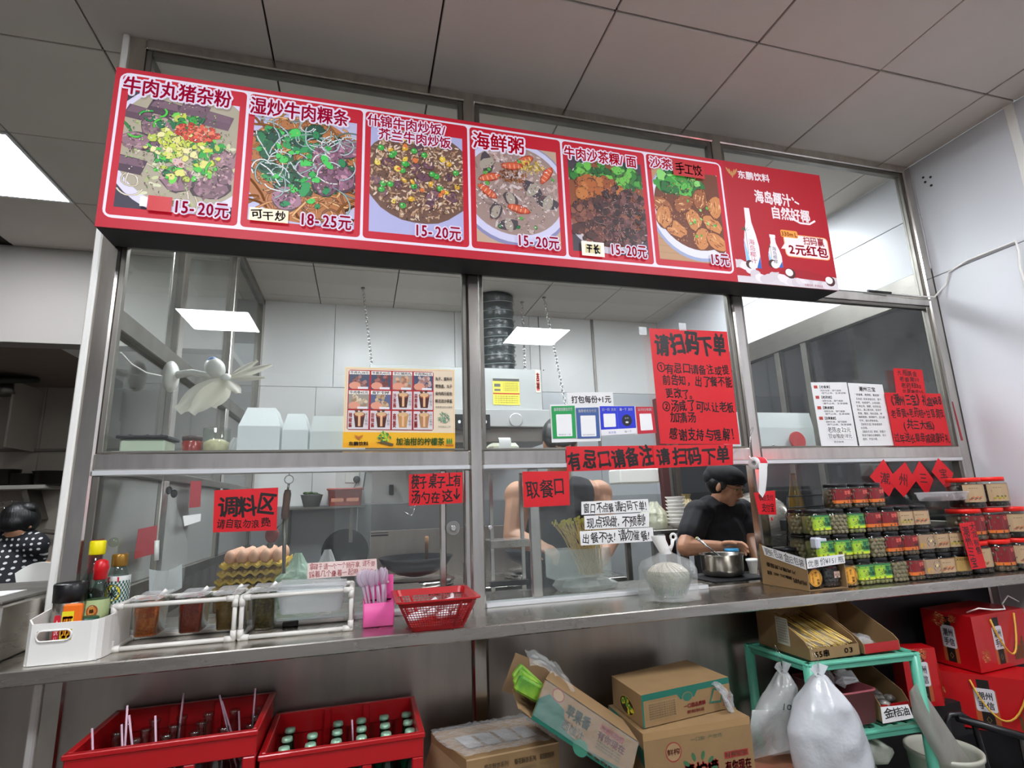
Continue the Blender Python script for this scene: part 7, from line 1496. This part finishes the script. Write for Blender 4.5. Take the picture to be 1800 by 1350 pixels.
# right side of the kitchen
for k in range(8):
    z = 1.045+.021*k; MB().lathe([(.03, 0), (.06, .028), (.066, .034), (.058, .030), (.028, .004)], (1.50, 1.05, z), 24, cap1=False)
bw0 = MB().lathe([(.028, 0), (.056, .030), (.060, .036), (.054, .032), (.026, .004)], n=24).build('white_bowl', WHITEP, None, keep=True)
for k in range(8):
    o = bw0 if k == 0 else bw0.copy(); 
    if k: COL.objects.link(o)
    o.location = (1.47, 1.05, 1.04+.021*k); tag(o, 'white bowl in the stack left of the worker, %s from the bottom' % ordn(k), 'bowl', 'stacked white bowls')
st = thing('dish_stand', 'steel stand carrying the bowls behind the worker', 'stand', (1.55, 1.1, 0)); MB().box(1.25, 1.80, .95, 1.4, 1.015, 1.037, .003).build('top', STEELD, st); MB().box(1.81, 2.36, .62, 1.4, .74, .762, .003).build('low_top', STEELD, st)
for x in (1.27, 1.77): MB().box(x, x+.03, 1.0, 1.03, 0, 1.015).build('leg', STEELD, st); MB().box(x, x+.03, 1.34, 1.37, 0, 1.015).build('leg', STEELD, st)
MB().box(1.60, 1.65, 1.38, 1.43, 0, 1.9).build('upright', M('maroon_post', '4c2c2c', .5), st); MB().box(1.70, 1.74, 1.38, 1.42, 0, 1.9).build('upright', STEELD, st)
bag('kelp_bag', 'yellowish bag of food standing behind the white bowls', 'bag', (1.66, 1.22, 1.038), [(.05, 0), (.06, .06), (.05, .13), (.02, .17), (.03, .2)], M('kraft_film', '8c7c54', .5, bump=.5, bs=20), wob=.12, seed=30)
bag('clear_food_bag', 'clear bag of pale food left of the white bowls', 'bag', (1.36, 1.12, 1.038), [(.06, 0), (.08, .04), (.07, .09), (.03, .14), (.02, .16)], mat_film('food_film', 'd8d8c0', fac=.8, rough=.25, bump=.8), wob=.14, seed=33)
sl = thing('steamer_lid', 'large round steel steamer lid standing on edge behind the worker', 'lid', (1.86, .95, .85)); MB().lathe([(.235, 0), (.235, .02), (.21, .03), (.05, .06), (0, .062)], (1.93, .90, 1.00), 40, Matrix.Rotation(-math.pi/2, 3, 'Y') @ Matrix.Rotation(.35, 3, 'X'), cap1=False).build('lid_dome', STEEL, sl); MB().tube([(1.85, .90, 1.0), (1.83, .90, 1.0)], .02, 12).build('knob', BLACK, sl)
tag(MB().ell((2.1, 1.2, .90), (.09, .07, .138), 14, 10).build('orange_bag', M('orange_film', 'c07820', .5, bump=.4)), 'orange packet on the stand behind the steamer lid', 'packet')
tag(MB().box(1.30, 1.60, 1.42, 1.6, 1.32, 1.42, .01).build('pale_appliance', WHITEP), 'pale appliance on the back rack behind the worker cap', 'appliance')
gbt = thing('gold_bottle', 'gold and amber bottle standing inside the right bay above the jars', 'bottle', (1.45, .3, 1.0)); p = at(1403, 905, y=.26); MB().lathe([(.034, 0), (.036, .01), (.034, .09), (.018, .16), (.013, .2), (.015, .215)], V((p.x, .26, p.z-.02)), 22).build('bottle_body', M('amber_glass', '8c6c1c', .15, .4, coat=.5), gbt)
tag(MB().box(1.64, 2.36, .10, .33, .8715, 1.045, .004).build('appliance_box', STEELD), 'low grey steel box inside the right bay behind the jars', 'box')
gbt_x = p.x; tag(MB().box(gbt_x-.06, gbt_x+.06, .20, .32, 1.046, p.z-.021, .003).build('dark_block', MATB), 'dark block under the gold bottle', 'block') if p.z-.021 > 1.05 else None
wf_ = thing('wire_stand', 'black wire display stand around the small jars', 'stand', (1.5, -.1, ZC))
m = MB(); yy = -.19; 
for pa in ([at(1383, 873, y=-.05), at(1384, 893, y=-.05), at(1384, 960, y=-.05)], [at(1383, 873, y=-.05), at(1455, 869, y=-.05)], [at(1384, 893, y=-.05), at(1460, 888, y=-.05)]): m.tube(pa, .003, 6)
m.build('frame', BLACK, wf_)
# cable on the right wall
tag(MB().tube([(2.12, -.01, 2.168), (2.3, -.012, 2.163), (2.40, -.016, 2.166), at(1662, 500, x=XW-.008), at(1668, 478, x=XW-.008), at(1700, 458, x=XW-.008), at(1745, 440, x=XW-.008), at(1785, 424, x=XW-.008), at(1791, 440, x=XW-.008), at(1793, 470, x=XW-.008), at(1799, 490, x=XW-.008), at(1810, 520, x=XW-.008)], .0045, 8).build('wall_cable', WHITEP), 'white cable looping from the rail up across the right wall', 'cable')
tag(MB().tube([(1.98, -.01, 2.17), (2.12, -.012, 2.168)], .006, 8).build('cable_end', BLACK), 'short black cable piece on the rail right of the menu board', 'cable')
# red streak on right post, tiny
sidep = tag(MB().hexa([V((2.40, -.0015, 1.44)), V((2.412, -.0015, 1.44)), V((2.412, -.0005, 1.44)), V((2.40, -.0005, 1.44))], [V((2.392, -.0015, 1.63)), V((2.397, -.0015, 1.63)), V((2.397, -.0005, 1.63)), V((2.392, -.0005, 1.63))]).build('red_paper_strip', FR_), 'thin leftover strip of red paper on the right wall post', 'paper')
# ================================================================ LEFT PASSAGE
ws = thing('pot_shelf', 'white wall shelf holding dark pans in the back room at left', 'shelf', (-2.9, 3.2, 1.48)); zsf = at(50, 853, y=3.1).z
MB().box(-4.2, -2.70, 3.04, 3.295, zsf-.03, zsf, .003).build('board', M('shelf_white', 'b8b4ac', .5), ws)
m = MB(); m.hexa([V((-2.80, 3.1, zsf-.26)), V((-2.76, 3.1, zsf-.26)), V((-2.76, 3.29, zsf-.26)), V((-2.80, 3.29, zsf-.26))], [V((-2.88, 3.1, zsf-.031)), V((-2.84, 3.1, zsf-.031)), V((-2.84, 3.29, zsf-.031)), V((-2.88, 3.29, zsf-.031))]); m.build('bracket', STEELD, ws)
for k, (u, r_, h_) in enumerate(((5, .10, .12), (40, .095, .085), (93, .13, .10))):
    p = at(u, 848, y=3.15); t_ = thing('dark_pan', 'dark metal pan on the white wall shelf, %s from the left' % ordn(k), 'pan', (p.x, 3.15, zsf)); MB().lathe([(r_*.75, 0), (r_*.92, .015), (r_, h_), (r_*1.06, h_+.004), (r_*.95, h_), (r_*.9, .02)], V((p.x, 3.15, zsf+.001)), 28).build('pan_body', M('dark_pan_metal', '3a3834', .35, .8), t_)
p = at(10, 672, y=2.9); wf2 = thing('dark_wall_fan', 'dark round fan near the ceiling of the back room', 'fan', p); MB().lathe([(.19, 0), (.2, .02), (.19, .04)], p, 30, Matrix.Rotation(.25, 3, 'X')).build('grille', M('dark_grille', '2c3028', .6), wf2); MB().tube([p-V((0, 0, .02)), p-V((-.02, 0, .10))], .05, 14).build('motor', STEELD, wf2)
p = at(14, 925, y=2.6); gf = thing('wire_fan', 'round wire fan guard behind the woman in dots', 'fan', p); m = MB()
for r_ in (.06, .10, .14, .17): m.tube([p+V((r_*math.cos(a), .02*(1-r_/.17), r_*math.sin(a))) for a in [2*math.pi*k/28 for k in range(29)]], .003, 5, False)
for k in range(20): a = math.pi*2*k/20; m.tube([p+V((.02*math.cos(a), .02, .02*math.sin(a))), p+V((.17*math.cos(a), 0, .17*math.sin(a)))], .002, 4)
m.build('guard', CHROME, gf)['kind'] = 'stuff'; MB().tube([p, (p.x-.02, 2.62, .80)], .015, 8).build('pole', STEELD, gf)
tag(MB().box(-4.0, -2.45, 2.3, 3.29, 0, .80, .01).build('back_counter', M('dark_bench', '4a3430', .6)), 'dark bench along the wall of the back room', 'bench')
tag(MB().tube([at(72, 938, y=3.2), at(80, 934, y=3.2), at(96, 936, y=3.2), at(112, 938, y=3.2)], .018, 8).build('grey_hose', M('hose_grey', '6c655c', .6)), 'grey hose along the back room wall right of the woman', 'hose')
chh = thing('plastic_chair', 'white moulded plastic chair back at the far left', 'chair', (-2.0, 1.25, 0)); yc_ = 1.2
m = MB()
def cb_(s, t):
    u = 26+70*s; v = (1008-24*math.sin(min(1, s*1.4)*math.pi*.5)) + (1062-985)*t+6*s; return at(u+10*t*(1-s), v, y=yc_+.05*math.sin(math.pi*s))
m.surf(cb_, 14, 10); m.surf(lambda s, t: cb_(s, t)+V((0, .02, 0)), 14, 10); m.surf(lambda s, t: cb_(s, 0)+V((0, .02*t, 0)), 14, 1); m.surf(lambda s, t: cb_(0, s)+V((0, .02*t, 0)), 10, 1); m.build('back', WHITEP, chh)
cpos = at(60, 1040, y=yc_); MB().box(cpos.x-.2, cpos.x+.2, yc_-.42, yc_+.0, .43, .46, .012).build('seat', WHITEP, chh)
for dx in (-.17, .17):
    for dy in (-.38, -.02): MB().tube([(cpos.x+dx, yc_+dy, .43), (cpos.x+dx*1.15, yc_+dy*1.05, 0)], [.018, .022], 8).build('leg', WHITEP, chh)

# lanterns hanging near the right wall beside the viewer, seen only as reflections in the right lower pane
AMB = M('amber_glow', 'ffb040', .5, emit=5); REDG = M('red_glow', 'ff1820', .5, emit=2.5)
for k, (u, v, nm) in enumerate(((1405, 822, 'red'), (1381, 826, 'amber'), (1430, 818, 'amber'))):
    p = at(u, v, y=1.25 if k < 3 else .9); p = V((min(p.x, 2.28), -p.y, p.z)); t_ = thing('hanging_lantern', 'glowing %s lantern hanging near the right wall behind the viewer, %s of three' % (nm, ordn(k)), 'lantern', p)
    if nm == 'red': MB().ell(p, (.055, .055, .065), 16, 12).build('shade', REDG, t_)
    else:
        m = MB(); vs = []
        for s_ in (-.012, .012): vs += [p+V(((.05 if i % 2 == 0 else .022)*math.cos(math.pi*i/5+.3), s_, (.05 if i % 2 == 0 else .022)*math.sin(math.pi*i/5+.3))) for i in range(10)]
        m.add(vs, orient(vs, [list(range(10))[::-1], list(range(10, 20))]+[[i, (i+1) % 10, 10+(i+1) % 10, 10+i] for i in range(10)], p), False); m.build('star_shade', AMB, t_)
    MB().tube([p+V((0, 0, .05)), V((p.x, p.y, H))], .003, 5).build('cord', BLACK, t_)
# ================================================================ PEOPLE
def organic(name, mat, parent, mb, voxel=.008, sm=6, local=False):
    tmp = mb.build('tmp', mat, None, keep=True); md = tmp.modifiers.new('r', 'REMESH'); md.mode = 'VOXEL'; md.voxel_size = voxel; md.use_smooth_shade = True
    if sm: s_ = tmp.modifiers.new('s', 'SMOOTH'); s_.iterations = sm; s_.factor = .5
    dg = C.evaluated_depsgraph_get(); dg.update(); me = bpy.data.meshes.new_from_object(tmp.evaluated_get(dg)); off = V(parent.location) if parent else V((0, 0, 0))
    me.transform(Matrix.Translation(-off)); me.name = name
    for p in me.polygons: p.use_smooth = True
    o = bpy.data.objects.new(name, me); COL.objects.link(o); o.parent = parent; old = tmp.data; bpy.data.objects.remove(tmp); bpy.data.meshes.remove(old); return o
def basis(fwd, up=V((0, 0, 1))):
    f = V(fwd).normalized(); r = f.cross(up).normalized(); u = r.cross(f); return Matrix((r, f, u)).transposed()     # columns right, forward, up
def head(mb, c, B, s=1.):
    """head mass with face relief; c centre of skull, B basis"""
    P_ = lambda x, y, z: c+B @ V((x*s, y*s, z*s)); rt = B
    mb.ell(P_(0, -.008, .018), (.074*s, .090*s, .085*s), 20, 14, rt); mb.ell(P_(0, .022, -.032), (.058*s, .062*s, .068*s), 18, 12, rt); mb.ell(P_(0, .048, -.078), (.030*s, .026*s, .022*s), 12, 8, rt)
    mb.ell(P_(0, .086, -.022), (.0135*s, .020*s, .014*s), 10, 8, rt); mb.cap(P_(0, .076, .012), P_(0, .088, -.018), .008*s, .010*s); mb.ell(P_(0, .066, .030), (.046*s, .018*s, .012*s), 12, 8, rt)
    for sx in (-1, 1): mb.ell(P_(.034*sx, .058, -.020), (.020*s, .018*s, .018*s), 10, 8, rt); mb.ell(P_(.076*sx, -.002, -.010), (.008*s, .018*s, .028*s), 10, 8, rt); mb.ell(P_(.010*sx, .090, -.028), (.008*s, .010*s, .008*s), 8, 6, rt)
    mb.ell(P_(0, .076, -.050), (.022*s, .011*s, .007*s), 10, 6, rt); mb.ell(P_(0, .073, -.060), (.018*s, .011*s, .007*s), 10, 6, rt)
    return P_
def hand(mb, w, d, palm, s=1., curl=.5, side=1):
    """w wrist, d direction of the hand, palm the direction the palm faces"""
    d = V(d).normalized(); palm = V(palm); palm = (palm-d*palm.dot(d)).normalized(); sd = d.cross(palm)*side; B = Matrix((sd, d, palm)).transposed()
    P_ = lambda x, y, z: w+B @ V((x*s, y*s, z*s))
    mb.cap(P_(0, -.01, 0), P_(0, .03, 0), .022*s, .026*s); mb.ell(P_(0, .045, 0), (.038*s, .045*s, .015*s), 14, 10, B)
    for k, (x, L_) in enumerate(((-.028, .066), (-.010, .076), (.009, .072), (.027, .056))):
        a = P_(x, .078, 0); c1 = curl*(.8+.15*k); b = a+B @ V((0, math.cos(c1)*L_*.45*s, math.sin(c1)*L_*.45*s)); c_ = b+B @ V((0, math.cos(c1*2.1)*L_*.33*s, math.sin(c1*2.1)*L_*.33*s)); e = c_+B @ V((0, math.cos(c1*2.8)*L_*.22*s, math.sin(c1*2.8)*L_*.22*s))
        mb.cap(a-B @ V((0, .02*s, 0)), b, .0095*s, .0088*s, 8); mb.cap(b, c_, .0088*s, .0078*s, 8); mb.cap(c_, e, .0078*s, .0066*s, 8)
    a = P_(-.030, .018, .004); b = P_(-.052, .045, .018); c_ = P_(-.050, .072, .030); mb.cap(a, b, .0125*s, .0105*s, 8); mb.cap(b, c_, .0105*s, .008*s, 8)
BLK = M('black_cloth', '101114', .85, var=.3, vs=14, col2='1c1d22', bump=.15, bs=12); HAIR = M('black_hair', '0c0b0c', .45, bump=.4, bs=60, stretch=(1, 1, .2)); TROU = M('dark_trousers', '16181c', .85)
# ---- woman seated at the open window
p2 = thing('person', 'person in black tee, black cap and glasses looking down at the pot', 'person', (1.42, .55, 0))
hc = at(1277, 853, y=.47); fw = V((.40, -.80, -.40)); B = basis(fw)
nb_ = at(1260, 897, y=.53); ch = at(1262, 935, y=.56); sL = at(1227, 903, y=.50); sR = at(1302, 899, y=.60); wst = V((1.47, .62, .80)); hip = V((1.47, .66, .60))
eL = at(1206, 962, y=.42); wL = at(1266, 961, y=.345); eR = at(1318, 950, y=.52); wR = at(1334, 988, y=.40)
m = MB(); head(m, hc, B, .93)
m.cap(hc+V((-.02, .02, -.05)), nb_, .048, .056); m.ell(nb_, (.085, .07, .04), 16, 10)
m.cap(sL.lerp(sR, .3), sL.lerp(sR, .7), .085, .085); m.ell(ch, (.135, .095, .15), 20, 14, Matrix.Rotation(.35, 3, 'Z')); m.cap(ch, wst, .12, .125); m.ell(hip, (.155, .125, .12), 18, 12)
for s_, e_, w_ in ((sL, eL, wL), (sR, eR, wR)): m.ell(s_, .06, 14, 10); m.cap(s_, e_, .054, .044); m.cap(e_, w_, .043, .027)
hand(m, wL, wL-eL+V((.01, -.01, .015)), (.0, -.55, -.5), .92, .55, 1); hand(m, wR, V((.3, -.4, -.7)), (-.6, 0, -.3), .92, .7, -1)
for sx in (-1, 1):
    kn = V((1.47+.13*sx, .42 if sx < 0 else .45, .56)); hp = hip+V((.085*sx, -.02, -.02)); an = kn+V((0, .08, -.48)); m.cap(hp, kn, .085, .060); m.cap(kn, an, .056, .036); m.cap(an+V((0, .02, -.03)), an+V((0, -.13, -.045)), .034, .028)
organic('body', SKIN, p2, m, .0045, 3)
m = MB(); m.cap(sL.lerp(sR, .3), sL.lerp(sR, .7), .093, .093); m.ell(ch, (.147, .107, .155), 20, 14, Matrix.Rotation(.35, 3, 'Z')); m.cap(ch, wst, .132, .137); m.ell(wst-V((0, 0, .08)), (.15, .13, .1), 16, 10)
for s_, e_ in ((sL, eL), (sR, eR)): m.ell(s_, .07, 14, 10); m.cap(s_, s_.lerp(e_, .62), .066, .066)
m.ell(nb_+V((0, .03, -.055)), (.10, .085, .04), 14, 10)
organic('tshirt', BLK, p2, m, .006, 4)
m = MB(); m.ell(hip, (.165, .135, .125), 18, 12)
for sx in (-1, 1): kn = V((1.47+.13*sx, .42 if sx < 0 else .45, .56)); hp = hip+V((.085*sx, -.02, -.02)); an = kn+V((0, .08, -.44)); m.cap(hp, kn, .094, .070); m.cap(kn, an, .066, .05)
organic('trousers', TROU, p2, m, .008, 4)
PH = lambda x, y, z: hc+B @ (V((x, y, z))*.93)
m = MB(); m.ell(PH(0, -.020, .050), (.088, .102, .058), 24, 14, B); m.ell(PH(0, -.07, .02), (.078, .06, .055), 18, 12, B); m.ell(PH(0, .03, .050), (.078, .058, .030), 18, 10, B); organic('cap', BLK, p2, m, .005, 3)
m = MB(); m.ell(PH(0, -.035, .0), (.080, .072, .070), 20, 12, B)
for sx in (-1, 1): m.ell(PH(.070*sx, .012, .012), (.011, .022, .034), 10, 8, B)
organic('hair', HAIR, p2, m, .005, 2)
DRK = M('dark_eye', '1a1210', .3); LIP = M('lip', 'a06054', .5)
for sx in (-1, 1):
    m = MB(); m.ell(PH(.031*sx, .076, .006), (.012, .006, .0028), 10, 6, B); m.build('eye', DRK, p2)
    m = MB(); m.tube([PH(.016*sx, .084, .024), PH(.032*sx, .082, .030), PH(.048*sx, .072, .025)], [.0022, .0028, .0016], 6); m.build('eyebrow', HAIR, p2)
m = MB(); m.tube([PH(-.018, .082, -.054), PH(0, .089, -.053), PH(.018, .082, -.054)], [.002, .0035, .002], 6); m.build('lips', LIP, p2)
gl = MB()
for sx in (-1, 1):
    gl.tube([PH(.033*sx+.022*math.cos(a), .090-.10*abs(.022*math.cos(a)+.033*sx-.033)*.0+(-.012 if abs(.033*sx+.022*math.cos(a)) > .045 else 0), -.002+.018*math.sin(a)) for a in [2*math.pi*k/18 for k in range(19)]], .0013, 5, False); gl.tube([PH(.055*sx, .080, .006), PH(.076*sx, .0, .010)], .0013, 5)
gl.tube([PH(-.012, .092, .002), PH(.012, .092, .002)], .0013, 5); gl.build('glasses', M('gold_wire', 'b09868', .25, 1), p2)
stl = thing('stool', 'dark round stool under the seated worker at the window', 'stool', (1.47, .68, 0)); MB().lathe([(.15, .44), (.16, .455), (.16, .475), (.14, .485)], (1.47, .68, 0), 28).build('seat', MATB, stl)
for k in range(4): a = k*math.pi/2+.7; MB().tube([(1.47+.11*math.cos(a), .68+.11*math.sin(a), .44), (1.47+.16*math.cos(a), .68+.16*math.sin(a), 0)], .012, 8).build('leg', STEELD, stl)
# ---- worker standing behind the middle window
p1_ = thing('person', 'standing worker in a black sleeveless top, head hidden behind the payment cards', 'person', (.56, .62, 0))
sL = at(912, 872, y=.60); sR = at(1052, 868, y=.68); nk = (sL+sR)/2+V((.01, .02, .055)); hc = at(985, 778, y=.50); B = basis(V((-.15, -.75, -.62)))
ch = (sL+sR)/2+V((0, .02, -.13)); hip = V((ch.x, .72, .90)); eL = at(903, 945, y=.52); wL = at(948, 960, y=.36); eR = at(1072, 948, y=.56); wR = at(1058, 985, y=.40)
m = MB(); head(m, hc, B, 1.0); m.cap(hc+V((0, .04, -.04)), nk, .055, .062); m.cap(sL.lerp(sR, .2), sL.lerp(sR, .8), .085, .085); m.ell(ch, (.175, .115, .19), 20, 14); m.cap(ch, hip, .150, .150); m.ell(hip, (.165, .13, .13), 18, 12)
for s_, e_, w_ in ((sL, eL, wL), (sR, eR, wR)): m.ell(s_, .072, 14, 10); m.cap(s_, e_, .064, .050); m.cap(e_, w_, .048, .030)
hand(m, wL, wL-eL, (.1, .2, -1), .95, .6, 1); hand(m, wR, wR-eR+V((-.05, 0, -.02)), (-1, 0, -.2), .95, .7, -1)
for sx in (-1, 1): hp = hip+V((.09*sx, 0, -.05)); kn = hp+V((.01*sx, .0, -.40)); an = kn+V((0, .03, -.36)); m.cap(hp, kn, .095, .065); m.cap(kn, an, .060, .040); m.cap(an+V((0, .02, -.04)), an+V((0, -.15, -.055)), .038, .03)
organic('body', SKIN, p1_, m, .0065, 3)
m = MB(); m.ell(ch, (.190, .130, .20), 20, 14); m.cap(ch, hip, .165, .168); m.ell(hip-V((0, 0, .05)), (.185, .15, .18), 16, 12); m.cap(sL.lerp(sR, .27), sL.lerp(sR, .73), .095, .095); organic('apron_top', BLK, p1_, m, .008, 4)
m = MB(); m.ell(hip, (.172, .138, .135), 18, 12)
for sx in (-1, 1): hp = hip+V((.09*sx, 0, -.05)); kn = hp+V((.01*sx, .0, -.40)); an = kn+V((0, .03, -.33)); m.cap(hp, kn, .104, .075); m.cap(kn, an, .070, .055)
organic('trousers', TROU, p1_, m, .01, 4)
PH = lambda x, y, z: hc+B @ V((x, y, z))
m = MB(); m.ell(PH(0, -.02, .035), (.088, .104, .082), 24, 14, B); m.ell(PH(0, -.05, -.01), (.082, .07, .07), 18, 12, B); organic('hair', HAIR, p1_, m, .007, 3)
for sx in (-1, 1): MB().ell(PH(.031*sx, .082, .006), (.012, .006, .004), 10, 6, B).build('eye', DRK, p1_)
# ---- woman in a dotted blouse, seen from behind at the far left
p3 = thing('person', 'woman in a black blouse with white dots, hair in a bun, back turned', 'person', (-2.3, 1.75, 0))
DOT = bpy.data.materials.new('dotted_cloth'); DOT.use_nodes = True; nt = DOT.node_tree; n_ = nt.nodes; L = nt.links.new; b = n_['Principled BSDF']; b.inputs['Roughness'].default_value = .8
tc = n_.new('ShaderNodeTexCoord'); vo = n_.new('ShaderNodeTexVoronoi'); vo.voronoi_dimensions = '2D'; vo.inputs['Scale'].default_value = 34; vo.inputs['Randomness'].default_value = .12; cx_ = n_.new('ShaderNodeSeparateXYZ'); cy_ = n_.new('ShaderNodeCombineXYZ'); L(tc.outputs['Object'], cx_.inputs[0]); L(cx_.outputs[0], cy_.inputs[0]); L(cx_.outputs[2], cy_.inputs[1]); L(cy_.outputs[0], vo.inputs['Vector'])
lt = n_.new('ShaderNodeMath'); lt.operation = 'LESS_THAN'; lt.inputs[1].default_value = .21; L(vo.outputs['Distance'], lt.inputs[0]); mx = n_.new('ShaderNodeMix'); mx.data_type = 'RGBA'; mx.inputs[6].default_value = (.006, .006, .01, 1); mx.inputs[7].default_value = (.6, .6, .6, 1); L(lt.outputs[0], mx.inputs[0]); L(mx.outputs[2], b.inputs['Base Color'])
yy = 1.75; hc = at(36, 921, y=yy); sR = at(60, 958, y=yy); sL = at(-38, 952, y=yy+.1); nk = at(28, 940, y=yy); B = basis(V((.25, .75, -.55)))
ch = (sL+sR)/2+V((0, -.02, -.12)); hip = V((ch.x, 1.62, .62)); eR = at(58, 1000, y=yy+.12); wR = eR+V((.05, .25, .0)); eL = sL+V((-.04, .1, -.25)); wL = eL+V((.1, .22, .02))
m = MB(); head(m, hc, B, .92); m.cap(hc+V((0, -.03, -.03)), nk, .045, .055); m.cap(sL.lerp(sR, .2), sL.lerp(sR, .8), .08, .08); m.ell(ch, (.16, .11, .18), 18, 12); m.cap(ch, hip, .13, .14); m.ell(hip, (.17, .15, .12), 16, 10)
for s_, e_, w_ in ((sL, eL, wL), (sR, eR, wR)): m.ell(s_, .06, 12, 8); m.cap(s_, e_, .052, .042); m.cap(e_, w_, .04, .028)
hand(m, wR, V((0, 1, 0)), (0, 0, -1), .9, .5, 1); hand(m, wL, V((0, 1, 0)), (0, 0, -1), .9, .5, -1)
for sx in (-1, 1): kn = hip+V((.11*sx, .38, -.05)); an = kn+V((0, -.02, -.45)); m.cap(hip+V((.08*sx, 0, -.03)), kn, .085, .06); m.cap(kn, an, .056, .038); m.cap(an+V((0, 0, -.04)), an+V((0, .14, -.05)), .035, .028)
organic('body', SKIN, p3, m, .008, 3)
m = MB(); m.cap(sL.lerp(sR, .2), sL.lerp(sR, .8), .092, .092); m.ell(ch, (.175, .125, .19), 18, 12); m.cap(ch, hip, .15, .16)
for s_, e_ in ((sL, eL), (sR, eR)): m.ell(s_, .07, 12, 8); m.cap(s_, s_.lerp(e_, .5), .064, .064)
organic('blouse', DOT, p3, m, .008, 4)
m = MB(); m.ell(hip, (.18, .16, .13), 16, 10)
for sx in (-1, 1): kn = hip+V((.11*sx, .38, -.05)); an = kn+V((0, -.02, -.42)); m.cap(hip+V((.08*sx, 0, -.03)), kn, .095, .07); m.cap(kn, an, .066, .05)
organic('trousers', TROU, p3, m, .01, 4)
PH = lambda x, y, z: hc+B @ (V((x, y, z))*.92)
m = MB(); m.ell(PH(0, -.022, .022), (.086, .098, .088), 22, 14, B); m.ell(PH(0, -.055, -.03), (.07, .05, .05), 16, 10, B); organic('hair', HAIR, p3, m, .007, 3)
MB().ell(at(50, 894, y=yy-.02), (.045, .042, .036), 16, 12).build('hair_bun', HAIR, p3); 
st3 = thing('stool', 'low stool under the woman in the dotted blouse', 'stool', (hip.x, 1.62, 0)); MB().box(hip.x-.17, hip.x+.17, 1.46, 1.76, .44, .47, .01).build('seat', MATB, st3)
for dx in (-.14, .14):
    for dy in (-.12, .12): MB().tube([(hip.x+dx, 1.61+dy, .44), (hip.x+dx, 1.61+dy, 0)], .014, 8).build('leg', STEELD, st3)
flush_prints()
run_jobs()
for proto, jobs in ((gb, GB_JOBS), (cbt, CB_JOBS)):
    for i, (loc, label) in enumerate(jobs):
        if i == 0: proto.location = loc; proto['label'] = label
        else: dup(proto, loc, R.uniform(0, 6.28), label)
